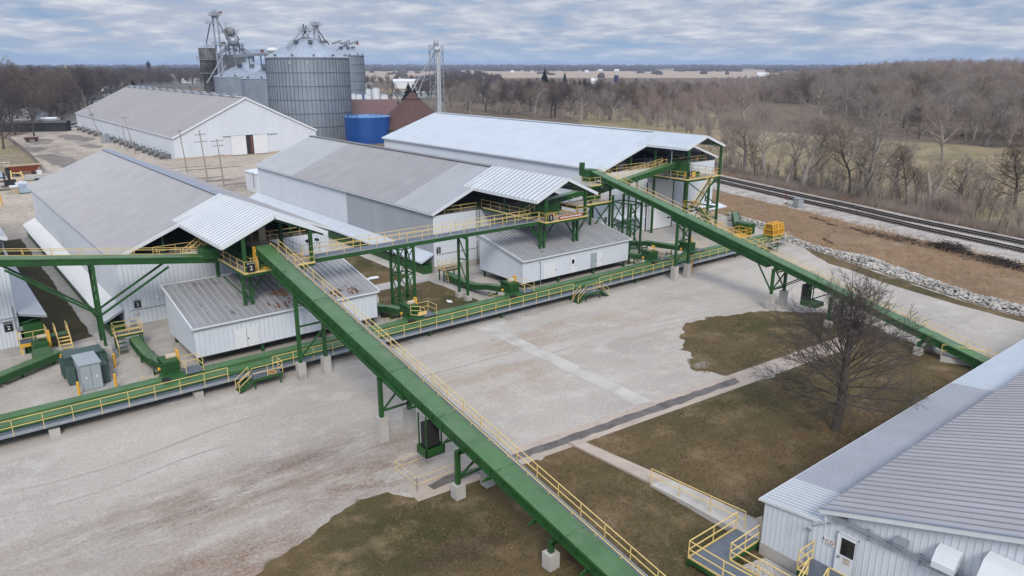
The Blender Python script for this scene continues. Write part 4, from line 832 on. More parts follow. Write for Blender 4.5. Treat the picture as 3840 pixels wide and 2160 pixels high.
p1, zd1 = platform('green steel platform marked 2 under the canopy of the near-left shed', '2', 22.0, 28.7, 66.0, 7.45, [(22.6, 67.6, roofz(67.6))],
    [(22.15, 66.15, 7.45, 11.15), (22.1, 74.2, roofz(73.9), 11.2), (28.55, 66.15, 7.45, 11.0), (28.55, 73.5, 7.45, 11.1), (28.4, 68, roofz(68), 7.45)],
    [[(22.0, 79), (22.0, 66.0), (25.2 - 1.9, 66.0)], [(26.2, 66.0), (28.7, 66.0), (28.7, 67.0)], [(28.7, 68.9), (28.7, 79)]], (22.55, 65.85, 8.35))
p2, zd2 = platform('green platform marked 3 with a red notice board, under the middle shed canopy', '3', 58.3, 65.1, 66.0, 7.45, [(58.9, 67.4, roofz(67.4)), (64.7, 67.6, roofz(67.6))],
    [(58.45, 66.15, 7.45, 11.1), (58.4, 74.0, 7.0, 11.2), (64.9, 66.15, 7.45, 11.0), (64.9, 73.5, 7.45, 11.1), (58.4, 74.0, roofz(73.8), 7.45)],
    [[(58.3, 79), (58.3, 69.0)], [(58.3, 67.2), (58.3, 66.0), (65.1, 66.0), (65.1, 79)]], (58.95, 65.85, 8.4))
m = MB().bar((60.3, 65.88, zd2+.35), (64.3, 65.88, zd2+.35), .04, .42); o = m.build('notice_board', 'red', p2); m = MB()
for i in range(13): m.box(60.5+i*.28, 65.84, zd2+.25, 60.66+i*.28, 65.855, zd2+.45)
m.build('worn_lettering', 'signwhite', o)
def headdrive(root, x, y, z):
    MB().box(x-.7, y-1.2, z, x+.7, y+1.0, z+1.15).build('head_chute', 'green', root)
    MB().box(x-1.0, y-1.3, z-.2, x-.74, y-.75, z+2.1).build('belt_guard', 'deepyellow', root)
    MB().tube((x-.72, y-1.0, z+1.75), (x+.25, y-1.0, z+1.75), .24, 12).build('motor', 'cream', root)
    MB().box(x-.5, y-1.9, z+.02, x+.7, y-1.25, z+.4).build('belt_scraper', 'deepyellow', root)
    MB().rail([(x-1.5, y+.6, z), (x-1.5, y-1.5, z), (x-.9, y-1.5, z)], 1.2, 1.2, .03).build('guard_rail', 'yellow', root)
headdrive(p1, 24.3, 68.0, zd1)
m = MB()                                                # shuttle belt running back into the loft
m.box(23.4, 69.5, zd1+.1, 25.2, 100, zd1+.7); m.build('shuttle_conveyor', 'green', p1)
MB().rail([(26.6, 69, zd1), (26.6, 79, zd1)], 1.1, 2.4, .03).build('handrail', 'yellow', p1)
MB().box(34.0-6, 78.2, zd1, 34.7-6, 78.8, zd1+1.6).build('control_box', 'cream', p1)
def floods(root, x, y, z):
    for s in (-1, 1):
        b = MB().tube((x, y, z-.5), (x+s*.42, y-.15, z-.55), .03); b.tube((x+s*.42, y-.15, z-.55), (x+s*.5, y-.15, z), .03); o = b.build('lamp_bracket', 'galv', root); MB().bar((x+s*.62, y-.2, z+.05), (x+s*.32, y-.2, z+.12), .34, .22).build('flood_lamp', 'black', o)
floods(p1, 28.55, 65.95, 9.9)
MB().box(59.6, 69, zd2+.05, 63.2, 72.5, zd2+1.5).build('drive_housing', 'green', p2); MB().box(60.5, 68.3, zd2+.05, 61.8, 69, zd2+.45).build('belt_scraper', 'deepyellow', p2)
MB().rail([(58.7, 70.6, zd2), (58.7, 68.6, zd2+1.1)], 1.0, 1.2, .03).build('stair_rail', 'yellow', p2); MB().box(57.0, 68.6, zd2-.3, 58.3, 69.0, zd2-.1).build('step', 'grating', p2)
# catwalk between the two platforms
cw = thing('catwalk', 'long green catwalk with yellow rails spanning between platform 2 and platform 3', 'walkway', (43, 68, 0))
CX0, CX1, CY0, CY1, CZ = 28.8, 58.2, 67.25, 68.85, 7.78
m = MB()
for y in (CY0, CY1): m.bar((CX0, y, CZ-.23), (CX1, y, CZ-.23), .14, .42)
for i in range(12): m.bar((CX0+.8+i*2.5, CY0, CZ-.25), (CX0+.8+i*2.5, CY1, CZ-.25), .1, .15)
m.build('beam', 'green', cw); MB().box(CX0, CY0+.03, CZ-.02, CX1, CY1-.03, CZ+.03).build('walkway', 'grating', cw)
MB().box(CX0, CY0-.08, CZ-.02, CX1, CY0-.02, CZ+.12).build('kick_plate', 'galv', cw)
for y in (CY0, CY1): MB().rail([(CX0, y, CZ+.03), (CX1, y, CZ+.03)], 1.1, 1.85, .034).build('handrail', 'yellow', cw)
m = MB()
for x in (38.6, 40.5):
    for y in (CY0, CY1): m.bar((x, y, 0), (x, y, CZ-.44), .24)
for z in (1.6, 4.3, 7.2):
    for y in (CY0, CY1): m.bar((38.6, y, z), (40.5, y, z), .13)
    for x in (38.6, 40.5): m.bar((x, CY0, z), (x, CY1, z), .13)
for a, b in ((0.2, 1.6), (1.6, 4.3), (4.3, 7.2)):
    for y in (CY0, CY1): m.bar((38.6, y, a), (40.5, y, b), .09); m.bar((38.6, y, b), (40.5, y, a), .09)
    for x in (38.6, 40.5): m.bar((x, CY0, a), (x, CY1, b), .09)
m.build('lattice_tower', 'green', cw)
m = MB()
for y in (66.9, 68.6): m.bar((47.3, y, .55), (47.3, y, CZ-.44), .24)
m.bar((47.3, 66.9, CZ-.5), (47.3, 68.6, CZ-.5), .24)
for z in (1.8, 4.6): m.bar((47.3, 66.9, z+.2), (47.3, 68.6, z), .13)
for a, b in ((4.6, 1.9), (7.2, 4.7)): m.bar((47.3, 66.9, b), (47.3, 68.6, a), .1)
o = m.build('bent', 'green', cw)
for y in (66.9, 68.6): MB().box(46.95, y-.35, 0, 47.65, y+.35, .58).build('pier', 'concrete', o)
# elevated conveyor from the left edge into platform 2's shed
lc = thing('elevated_conveyor', 'green elevated conveyor entering from the left edge of the photo, with yellow rails', 'conveyor', (11, 73.3, 0))
lz = lambda x: 8.15+(21.6-x)*.145
LA, LB = -13, 21.7
m = MB(); n = 8
for i in range(n):
    a = LA+(LB-LA)*i/n; b = LA+(LB-LA)*(i+1)/n+.03; k = .005*(i % 2)
    pr = [(72.62, -.1), (72.62, -.01), (72.95, .05), (73.75, .05), (74.08, -.01), (74.08, -.1)]; q = 6
    m.add([(a, y, lz(a)+z+k) for y, z in pr]+[(b, y, lz(b)+z+k) for y, z in pr], [(j+1, j, q+j, q+j+1) for j in range(q-1)])
m.build('belt_cover', 'belt', lc); m = MB()
for y in (72.7, 74.0): m.bar((LA, y, lz(LA)-.32), (LB, y, lz(LB)-.32), .06, .5); m.bar((LA, y, lz(LA)-.60), (LB, y, lz(LB)-.60), .2, .09); m.bar((LA, y, lz(LA)-.16), (LB, y, lz(LB)-.16), .16, .06)
i = LA
while i < LB: m.bar((i, 72.66, lz(i)-.60), (i, 72.66, lz(i)-.1), .08, .08); i += 1.5
m.build('side_frame', 'green', lc); MB().bar((LA, 74.6, lz(LA)-.85), (LB-1, 74.6, lz(LB-1)-.85), 1.0, .05).build('walkway', 'grating', lc)
for y in (74.12, 75.1): MB().rail([(LA, y, lz(LA)-.83), (LB-.5, y, lz(LB-.5)-.83)], 1.25, 2.2, .032).build('handrail', 'yellow', lc)
MB().box(20.4, 72.4, lz(21)-.2, 21.9, 74.3, lz(21)+.75).build('head_chute', 'green', lc)
m = MB()                                                # cross-over stair at its head
m.rail([(19.5, 75.2, 7.5), (21.2, 75.2, 8.6), (21.9, 75.2, 8.6)], 1.0, .9, .03); m.rail([(19.5, 76.1, 7.5), (21.2, 76.1, 8.6), (21.9, 76.1, 8.6)], 1.0, .9, .03); m.build('stair_rail', 'yellow', lc)
m = MB()
for y in (72.5, 74.3): m.bar((11.0, y, 1.45), (11.0, y, lz(11)-.6), .22)
for k in range(7):
    z0_, z1_ = 1.9+k*.98, 1.9+(k+1)*.98; m.bar((11.0, 72.5 if k % 2 else 74.3, z0_), (11.0, 74.3 if k % 2 else 72.5, z1_), .11)
for y in (72.5, 74.3): m.bar((11, y, 4.4), (17.2, y, lz(17.2)-.9), .17); m.bar((11, y, 4.4), (4.6, y, lz(4.6)-.9), .17)
m.bar((11, 72.5, lz(11)-.95), (11, 74.3, lz(11)-.95), .3)
o = m.build('support_frame', 'green', lc)
for y in (72.5, 74.3): MB().box(10.6, y-.4, 0, 11.4, y+.4, 1.5).build('pier', 'concrete', o)
# ---------------------------------------------------------------- tower platform at the right-hand shed, sign 4
p3 = thing('tower_platform', 'tall green platform tower marked 4 with long stairs, under the canopy of the widest shed', 'platform', (95, 71, 0)); z3 = 9.3
MB().box(90.9, 70.9, z3-.06, 98.8, GY, z3).build('deck', 'deck', p3)
m = MB().box(90.8, 70.82, z3-.4, 98.9, 70.94, z3-.07); m.box(90.8, 70.9, z3-.4, 90.95, GY, z3-.07); m.box(98.75, 70.9, z3-.4, 98.9, GY, z3-.07); m.build('edge_beam', 'green', p3)
m = MB().box(90.78, 70.76, z3-.07, 98.9, 70.82, z3+.1); m.box(90.74, 70.8, z3-.07, 90.8, GY-.4, z3+.1); m.build('toe_board', 'yellow', p3)
for x, y, zt in ((91.0, 71.0, 13.9), (98.8, 71.0, 13.8), (96.4, 71.0, 9.0), (91.0, 77.5, 14.2), (98.8, 77.5, 14.0)): MB().bar((x, y, 0), (x, y, zt), .30).build('column', 'green', p3)
m = MB().bar((91, 71, 4.4), (98.8, 71, 4.4), .2, .25); m.bar((91, 71, 9.0), (98.8, 71, 4.6), .13); m.bar((91, 71, 4.6), (98.8, 71, 9.0), .13); m.bar((91, 71, .3), (94, 71, 4.3), .13); m.bar((98.8, 71, 4.3), (98.8, 77.5, 4.3), .2); m.build('bracing', 'green', p3)
MB().rail([(91, GY-.2, z3), (91, 71, z3), (96.2, 71, z3)], 1.07, 1.8, .034).build('handrail', 'yellow', p3); MB().rail([(97.4, 71, z3), (98.8, 71, z3), (98.8, GY, z3)], 1.07, 1.3, .04).build('handrail', 'deepyellow', p3)
sign(p3, '4', (91.2, 70.7, z3+.95), (1, 0, 0), .7, .9); floods(p3, 91.0, 70.8, 12.4)
MB().box(92.6, 72.2, z3+.05, 94.4, 73.2, z3+.75).build('drive_unit', 'deepyellow', p3); MB().box(94.5, 72.2, z3+.05, 95.4, 73.2, z3+.8).build('motor', 'green', p3)
MB().box(91.6, 73.0, z3+.3, 93.2, 75.2, z3+2.6).build('head_chute', 'green', p3)
MB().box(93, 75.8, z3+1.4, 96.8, 78.8, z3+1.46).build('upper_deck', 'deck', p3); MB().rail([(93, 75.8, z3+1.46), (96.8, 75.8, z3+1.46), (96.8, 78.8, z3+1.46)], 1.07, 1.2, .034).build('handrail', 'yellow', p3)
def stair(root, a, b, w, n, stringer='green', rails='yellow'):
    a, b = Vector(a), Vector(b); st = MB(); nn = Vector((0, 1, 0)); st.bar(a-nn*w/2, b-nn*w/2, .06, .26); st.bar(a+nn*w/2, b+nn*w/2, .06, .26); st.build('stringer', stringer, root); tr = MB()
    for i in range(1, n): c = a.lerp(b, i/n); tr.box(c.x-.13, c.y-w/2, c.z, c.x+.13, c.y+w/2, c.z+.04)
    tr.build('treads', 'galv', root)
    for s in (-1, 1): MB().rail([a+nn*s*w/2, b+nn*s*w/2], 1.0, 1.6, .03).build('stair_rail', rails, root)
stair(p3, (96.4, 70.3, z3), (92.3, 70.3, 5.2), .8, 18); MB().box(90.4, 69.8, 5.1, 92.4, 70.9, 5.2).build('landing', 'green', p3)
MB().rail([(92.4, 69.8, 5.2), (90.4, 69.8, 5.2), (90.4, 70.9, 5.2)], 1.05, 1.1, .04).build('handrail', 'deepyellow', p3)
stair(p3, (92.3, 69.9, 5.15), (97.0, 69.9, .9), .8, 18); MB().box(97, 69.4, .8, 98.8, 70.6, .9).build('landing', 'green', p3)
MB().rail([(97, 69.4, .9), (98.8, 69.4, .9), (98.8, 70.6, .9)], 1.05, 1.0, .04).build('handrail', 'deepyellow', p3)
MB().box(99.6, 73.2, 1.7, 102.4, 75.2, 1.8).build('side_deck', 'green', p3); MB().rail([(99.6, 73.2, 1.8), (102.4, 73.2, 1.8), (102.4, 75.2, 1.8), (99.6, 75.2, 1.8)], 1.07, 1.1, .036, closed=True).build('handrail', 'deepyellow', p3)
for q in ((99.8, 73.4), (102.2, 73.4), (102.2, 75), (99.8, 75)): MB().bar((*q, 0), (*q, 1.7), .14).build('leg', 'green', p3)
# cross conveyor from the head of the right-hand conveyor up to the tower platform
xc = thing('cross_conveyor', 'short green rising conveyor with double yellow rails ending at the tower platform marked 4', 'conveyor', (85, 74, 0))
xz = lambda x: 9.3+(x-75.4)*.14
m = MB().bar((75.2, 74.1, xz(75.2)+.02), (92.4, 74.1, xz(92.4)+.02), 1.1, .06); m.build('belt_cover', 'belt', xc); m = MB()
for y in (73.6, 74.6): m.bar((75.2, y, xz(75.2)-.38), (92.4, y, xz(92.4)-.38), .07, .75)
for i in range(14): x = 75.6+i*1.22; m.bar((x, 73.55, xz(x)-.75), (x, 73.55, xz(x)), .07, .06)
m.build('side_frame', 'green', xc); MB().bar((76, 75.15, xz(76)-.5), (90.5, 75.15, xz(90.5)-.5), .95, .05).build('walkway', 'grating', xc)
for y in (74.75, 75.65): MB().rail([(76, y, xz(76)-.45), (90.5, y, xz(90.5)-.45)], 1.15, 1.7, .034).build('handrail', 'yellow', xc)
m = MB()
for x in (81.6, 83.2): m.bar((x, 74.1, 0), (x, 74.1, xz(x)-.8), .2)
for z in (2.2, 4.8): m.bar((81.6, 74.1, z), (83.2, 74.1, z), .12)
m.bar((81.6, 74.1, 2.2), (83.2, 74.1, 4.8), .1); m.build('support_frame', 'green', xc)
MB().bar((90.4, 73.8, 8.8), (90.4, 73.8, 13.6), .1).build('hanger', 'galv', xc)
# lower transfer deck between middle and right sheds
td = thing('transfer_deck', 'rusty-floored green deck on four posts between the middle shed and the widest shed', 'platform', (71, 72.5, 0))
MB().box(68.3, 71.0, 7.82, 74.6, 74.6, 7.88).build('deck', 'deck', td)
m = MB().box(68.2, 70.92, 7.5, 74.7, 71.04, 7.8); m.box(68.2, 74.5, 7.5, 74.7, 74.62, 7.8); m.box(68.2, 70.95, 7.5, 68.32, 74.6, 7.8); m.box(74.58, 70.95, 7.5, 74.7, 74.6, 7.8); m.build('edge_beam', 'green', td)
m = MB().box(68.2, 70.86, 7.8, 74.7, 70.92, 7.98); m.box(68.14, 70.9, 7.8, 68.2, 74.6, 7.98); m.build('toe_board', 'yellow', td)
for q in ((68.3, 71.1), (70.8, 71.1), (74.5, 71.1), (68.3, 74.4), (74.5, 74.4)): MB().bar((*q, 0), (*q, 10.2 if q[0] > 70 else 7.6), .24).build('column', 'green', td)
m = MB().bar((68.3, 71.1, 4.0), (70.8, 71.1, 7.3), .13); m.bar((70.8, 71.1, 4.2), (74.5, 71.1, 7.5), .13); m.bar((74.5, 71.1, 4), (74.5, 74.4, 7), .13); m.bar((70.8, 71.1, 3.2), (74.5, 71.1, 3.0), .12); m.build('bracing', 'green', td)
MB().rail([(68.3, 74.5, 7.88), (68.3, 71.0, 7.88), (74.6, 71.0, 7.88)], 1.07, 1.5, .032).build('handrail', 'yellow', td)
MB().box(71.0, 71.6, 10.15, 74.9, 74.6, 10.22).build('upper_deck', 'deck', td); MB().rail([(71.0, 74.6, 10.22), (71.0, 71.6, 10.22), (73.0, 71.6, 10.22)], 1.07, 1.2, .03).build('handrail', 'yellow', td)
m = MB().box(71, 71.5, 9.9, 75, 71.62, 10.15); m.box(70.92, 71.5, 9.9, 71.04, 74.6, 10.15); m.build('upper_beam', 'green', td); MB().box(72.2, 72.6, 8.0, 74.2, 74.2, 9.9).build('chute', 'green', td)
MB().box(71.0, 71.55, 10.15, 74.9, 71.6, 10.3).build('upper_toe_board', 'yellow', td)
bc = thing('bridge_conveyor', 'short green conveyor below the canopy of the middle shed, leading to the rusty deck', 'conveyor', (68, 72.6, 0))
m = MB().bar((62.4, 72.8, 8.75), (71.5, 72.8, 9.75), 1.1, .06); m.build('belt_cover', 'belt', bc); m = MB()
for y in (72.3, 73.3): m.bar((62.4, y, 8.4), (71.5, y, 9.4), .07, .72)
for i in range(8): m.bar((62.8+i*1.1, 72.25, 8.05+i*.12), (62.8+i*1.1, 72.25, 8.75+i*.12), .07, .06)
m.build('side_frame', 'green', bc)
# platform by the left-edge shed with its stairs
q0 = thing('loading_platform', 'yellow-edged platform with steps by the sign 2 of the left-edge shed', 'platform', (6, 77, 0))
MB().box(4.9, 76.6, 1.72, 7.1, 78.2, 1.8).build('deck', 'grating', q0); MB().box(4.86, 76.5, 1.55, 7.14, 76.6, 1.85).build('toe_board', 'deepyellow', q0)
MB().rail([(4.9, 78.2, 1.8), (4.9, 76.6, 1.8), (7.1, 76.6, 1.8), (7.1, 78.2, 1.8)], 1.07, 1.2, .032).build('handrail', 'yellow', q0)
for q in ((5, 76.7), (7, 76.7), (5, 78.1), (7, 78.1)): MB().bar((*q, 0), (*q, 1.6), .12).build('leg', 'yellow', q0)
for i in range(5): MB().box(7.9, 77.7-.0-i*.30, 1.35-i*.26, 8.9, 78.0-i*.30, 1.4-i*.26).build('step', 'yellow', q0)
MB().box(7.1, 78.0, 1.55, 8.9, 79.0, 1.62).build('landing', 'green', q0)
for x in (7.9, 8.9): MB().rail([(x, 79.0, 1.6), (x, 78.0, 1.6), (x, 76.4, .05)], 1.0, 1.2, .032).build('stair_rail', 'yellow', q0)
gcv = thing('chute_conveyor', 'dark green chute and covered conveyor leaving the bottom left edge, below the yellow platform', 'conveyor', (5, 75, 0))
m = MB().box(5.7, 75.0, 1.3, 6.9, 76.4, 2.1); m.prism([(5.5, 74.6, .95), (7.1, 74.6, .95), (6.9, 75.0, 1.7), (5.7, 75.0, 1.7)], (0, .9, 0)); m.build('hopper', 'green', gcv)
m = MB().bar((7.6, 75.2, 1.05), (-6, 66.4, .95), .95, .10); m.build('belt_cover', 'belt', gcv); m = MB().bar((7.6, 75.2, .72), (-6, 66.4, .62), 1.0, .52)
for i in range(5): p = Vector((7, 74.8, .3)).lerp(Vector((-6, 66.4, .3)), i/5); m.bar((p.x, p.y, 0), (p.x, p.y, .6), .2)
m.build('side_frame', 'green', gcv); MB().box(6.95, 75.7, 1.3, 7.2, 76.1, 2.9).build('belt_guard', 'deepyellow', gcv); MB().tube((6.2, 75.9, 2.45), (6.95, 75.9, 2.45), .2, 12).build('motor', 'cream', gcv); MB().tube((7.5, 74.6, .8), (8.1, 74.9, .8), .14, 8).build('bearing', 'deepyellow', gcv)
kw = thing('retaining_wall', 'low concrete loading wall between the left-edge shed and the green chute', 'wall', (3, 76.5, 0)); MB().box(-8, 76.0, 0, 8.0, 76.35, .95).build('wall', 'concrete', kw); MB().bar((3.0, 75.9, 0), (2.9, 71.9, .05), .3, .25).build('beam', 'concrete', kw)
# cabinets and bollards
t = thing('switchgear_cabinet', 'large pale grey steel switchgear cabinet behind the low conveyor', 'cabinet', (8.7, 67.5, 0))
MB().box(7.9, 66.2, .08, 9.4, 69.1, 2.35).build('housing', 'cabinet', t); MB().box(7.8, 66.1, 2.35, 9.5, 69.2, 2.43).build('lid', 'cabinet', t)
for x in (7.93, 8.67): d = MB().box(x, 66.14, .2, x+.70, 66.19, 2.25).build('door', 'cabinet', t); MB().box(x+.30, 66.11, 1.15, x+.38, 66.14, 1.35).build('handle', 'signwhite', d)
MB().box(7.2, 65.6, 0, 10.4, 71.5, .08).build('plinth', 'concrete', t)
for lab, (a, b, z) in (('dark green transformer with an overhanging top, behind the pale grey switchgear cabinet', ((7.4, 69.5), (10.2, 71.2), 2.1)),):
    t = thing('transformer', lab, 'transformer', (8.8, 70.3, 0)); MB().box(a[0], a[1], .08, b[0], b[1], z).build('tank', 'dkcabinet', t); MB().box(a[0]-.1, a[1]-.1, z, b[0]+.1, b[1]+.1, z+.12).build('lid', 'dkcabinet', t)
    for i in range(6): MB().box(b[0], a[1]+.1+i*.26, .3, b[0]+.35, a[1]+.18+i*.26, 1.8).build('cooling_fin', 'dkcabinet', t); MB().box(a[0]-.35, a[1]+.1+i*.26, .3, a[0], a[1]+.18+i*.26, 1.8).build('cooling_fin', 'dkcabinet', t)
    MB().box(a[0]-.2, 68.2, .1, a[0]+.4, 69.3, 1.5).build('radiator', 'dkcabinet', t); MB().box(9.5, 67.0, .1, 10.1, 69.3, 1.75).build('side_box', 'dkcabinet', t)
def bollard(p, lab, h=1.25):
    t = thing('bollard', lab, 'bollard', (p[0], p[1], 0), 'yellow steel bollards'); mb = MB().tube((p[0], p[1], 0), (p[0], p[1], h), .11, 12); mb.lathe((p[0], p[1], 0), [(.11, h), (.07, h+.06), (.01, h+.08)], 12); mb.build('post', 'deepyellow', t)
bollard((7.5, 65.6), 'yellow bollard in front of the pale grey switchgear cabinet, on its left'); bollard((10.2, 65.5), 'yellow bollard in front of the pale grey switchgear cabinet, on its right')
bollard((7.4, 72.6), 'yellow bollard by the concrete path behind the switchgear cabinet'); bollard((11.2, 70.6), 'yellow bollard half hidden beside the tall green support leg'); bollard((76.5, 58.1), 'tall yellow bollard beside the piers of the right-hand conveyor', 1.7); bollard((12.5, 170.4), 'yellow bollard alone on the pale yard at the left edge', 2.2)
# ---------------------------------------------------------------- near right building with lean-to, door, vents
WX = 32.9
b5 = thing('metal_building', 'near white metal building with wide standing-seam roof and lean-to, bottom right corner', 'building', (WX, 19, 0))
XE = 92
ml = lambda y: 4.72+(15.6-y)*.345; RY = -9.0
w = MB().ribs(lambda u: (WX, 19-u, .75), lambda u: (WX, 19-u, 3.42+u*.115), (-1, 0, 0), 3.45, .30, .02, .12); w.ribs(lambda u: (WX+.0, 15.55-u, .3), lambda u: (WX, 15.55-u, ml(15.55-u)-.08), (-1, 0, 0), 24.5, .30, .02, .12)
w.ribs(lambda u: (XE-u, 19, .6), lambda u: (XE-u, 19, 3.42), (0, 1, 0), XE-WX, .30, .035); w.build('wall', 'white', b5)
MB().box(WX-.04, 15.6, 0, WX+.3, 19.05, .75).build('foundation', 'concrete', b5); MB().box(WX-.04, -9, 0, WX+.3, 15.6, .3).build('foundation', 'concrete', b5)
def lean(xa, xb, m, per, nm='lean_to_roof'):
    mb = MB(); n = Vector((0, .115, 1)).normalized(); mb.ribs(lambda u: (xa+u, 19.25, 3.42), lambda u: (xa+u, 15.3, 3.88), n, xb-xa, per, .045, .2); mb.build(nm, m, b5)
lean(WX-.12, 36.0, 'canopyroof', .3); lean(36.0, 57.1, 'fibre', .24); lean(57.1, XE, 'whiteroof', .3)
mb = MB(); n = Vector((0, .345, 1)).normalized(); mb.ribs(lambda u: (WX-.35+u, 15.75, ml(15.75)), lambda u: (WX-.35+u, RY, ml(RY)), n, XE-WX, .6, .05, .045); mb.build('roof', 'seamroof', b5)
t = MB().bar((WX-.4, 15.8, ml(15.8)-.12), (WX-.4, RY, ml(RY)-.12), .06, .26); t.bar((WX-.13, 19.25, 3.38), (WX-.13, 15.5, 3.82), .06, .18); t.bar((WX-.2, 19.28, 3.36), (XE, 19.28, 3.36), .06, .12); t.build('roof_trim', 'trim', b5)
MB().bar((WX-.42, 15.8, ml(15.8)+.06), (WX-.42, RY, ml(RY)+.06), .12, .05).build('blue_edge_strip', 'bluetrim', b5)
c = MB().bar((WX-.15, 15.5, 3.9), (WX-.15, 15.62, 4.65), .1, .1); c.build('corner_trim', 'trim', b5)
d = MB().box(WX-.10, 13.78, 1.5, WX-.04, 14.82, 3.72).build('door', 'door', b5)
MB().box(WX-.12, 13.95, 2.55, WX-.10, 14.62, 3.5).build('window', 'glass', d); f = MB()
for z_ in (2.5, 3.55): f.box(WX-.125, 13.9, z_-.05, WX-.10, 14.67, z_+.0)
for y_ in (13.78, 14.78): f.box(WX-.14, y_, 1.5, WX-.06, y_+.06, 3.76)
f.box(WX-.14, 13.78, 3.7, WX-.06, 14.84, 3.77); f.build('door_frame', 'trim', d); MB().box(WX-.16, 14.62, 2.3, WX-.10, 14.72, 2.42).build('handle', 'galv', d); m = MB()
for z_ in (2.1, 2.28): m.box(WX-.108, 14.1, z_, WX-.10, 14.45, z_+.14)
m.build('notice', 'cream', d)
no_smoking(b5, (WX-.05, 15.25, 2.85), (0, -1, 0), 1.15)
p = MB()
for z_, y0_, y1_, r in ((4.50, 14.6, -8, .035), (4.38, 14.6, -8, .055), (4.16, 14.5, -8, .03)): p.tube((WX-.16, y0_, z_), (WX-.16, y1_, z_-.02), r, 8)
for i in range(9): y = 13.4-i*2.4; p.bar((WX-.1, y, 4.0), (WX-.1, y, 4.62), .05, .08)
p.box(WX-.28, 14.5, 4.3, WX-.05, 14.95, 4.6); p.build('conduit', 'galv', b5)
m = MB().tube((WX-.1, 16.35, .9), (WX-.1, 16.35, 3.0), .025, 8); m.box(WX-.14, 16.25, 2.95, WX-.04, 16.5, 3.05); m.build('downpipe', 'galv', b5)
m = MB().tube((WX-.1, 15.0, 4.2), (WX-.75, 15.5, 4.12), .03, 8); m.bar((WX-.7, 15.45, 4.14), (WX-1.1, 15.75, 4.02), .18, .12); m.build('gooseneck_lamp', 'galv', b5)
m = MB().prism([(WX-.05, 11.6, 4.95), (WX-.55, 11.6, 4.85), (WX-.5, 11.6, 4.6), (WX-.05, 11.6, 4.62)], (0, .55, 0)); m.build('wall_lamp', 'galv', b5)
def hood_(y0_, w_, zt, zm, zb, dp, nm='vent_hood'):
    m = MB().prism([(WX-.03, y0_, zt), (WX-dp*.55, y0_, zt-.12), (WX-dp, y0_, zm), (WX-dp, y0_, zb), (WX-.03, y0_, zb+.25)], (0, -w_, 0)); return m.build(nm, 'trim', b5)
hood_(10.35, .95, 5.55, 4.95, 4.65, .75); hood_(8.45, 1.8, 6.2, 5.3, 4.5, 1.25); hood_(4.8, 1.8, 7.4, 6.5, 5.7, 1.25)
# sidewalk and ramp to it
k9 = Q(2560, 1440, 2.0125); ka = Q(2560, 1740)
sheet('sidewalk', [qd(1715, 455), qd(2330, 760), k9(0, 885), k9(350, 1095), k9(470, 1150), k9(600, 1180), k9(600, 1010), k9(545, 1030), k9(0, 775), qd(1795, 432)], .16, 'pinkconc', thick=.2)
m = MB(); z = .45; a, b, c, d_ = k9(0, 880, .3), k9(410, 1105, .42), k9(560, 1030, .42), k9(0, 772, .3)
e, f = qd(2330, 755, .17), qd(2480, 720, .17)
m.add([e, a, b, k9(590, 1180, .42), c, d_, f]+[(q.x, q.y, 0) for q in (e, a, b, k9(590, 1180, .42), c, d_, f)], [(0, 1, 2, 3, 4, 5, 6), (0, 7, 8, 1), (1, 8, 9, 2), (2, 9, 10, 3)])
o = m.build('concrete_ramp', 'paving'); o['kind'] = 'structure'
r1 = thing('handrail', 'long yellow handrail along the pale concrete ramp, over the dark lawn', 'railing', tuple(k9(200, 965, .3)), 'handrails by the near building')
MB().rail([Vector(G(2440, 1813, .17)), k9(205, 965, .35), k9(465, 1088, .42)], 1.07, 2.4, .032).build('rail', 'yellow', r1)
rp = thing('grating_ramp', 'green-framed steel grating landing with yellow rails in the bottom right, left of the metal building', 'ramp', tuple(k9(200, 1250, .5)))
zr_ = .55; dk = [ka(800, 975, zr_), ka(85, 1420, zr_), k9(300, 1470, zr_), k9(640, 1660, zr_), k9(800, 1590, zr_), k9(355, 1332, zr_), k9(575, 1185, zr_)]
m = MB().prism(dk, (0, 0, -.05)); m.build('deck', 'grating', rp); m = MB()
for p_, q_ in zip(dk, dk[1:]+dk[:1]): m.bar(p_-Vector((0, 0, .14)), q_-Vector((0, 0, .14)), .08, .24)
for p_ in (dk[1], dk[5], dk[6], dk[2], dk[3]): m.bar((p_.x, p_.y, 0), (p_.x, p_.y, zr_), .12)
m.build('frame', 'green', rp); MB().rail([dk[0], dk[1], dk[2], dk[3]], 1.07, 1.7, .034, kick=True).build('handrail', 'yellow', rp); MB().rail([dk[6], dk[5], dk[4]], 1.07, 1.7, .034, kick=True).build('handrail', 'yellow', rp)
ld = thing('door_landing', 'raised grating landing with steps and yellow rails at the door of the metal building', 'platform', (WX-.7, 14.4, 0)); zl = 1.46
MB().box(WX-1.5, 9.5, zl-.05, WX-.05, 16.0, zl).build('deck', 'grating', ld); m = MB()
m.box(WX-1.56, 9.5, zl-.26, WX-1.5, 16.0, zl-.05); m.box(WX-1.5, 15.94, zl-.26, WX-.05, 16.0, zl-.05)
for y in (15.9, 13, 10): m.bar((WX-1.45, y, 0), (WX-1.45, y, zl-.05), .12)
m.build('frame', 'green', ld); MB().rail([(WX-.1, 16.0, zl), (WX-1.5, 16.0, zl), (WX-1.5, 15.5, zl)], 1.07, 1.4, .034, kick=True).build('handrail', 'yellow', ld); MB().rail([(WX-1.5, 14.4, zl), (WX-1.5, 9.5, zl)], 1.07, 1.7, .034, kick=True).build('handrail', 'yellow', ld)
m = MB()
for i in range(6): m.box(WX-1.5-.27*(i+1), 14.5, zl-.2-i*.21, WX-1.5-.27*i, 15.4, zl-.16-i*.21)
m.build('steps', 'green', ld)
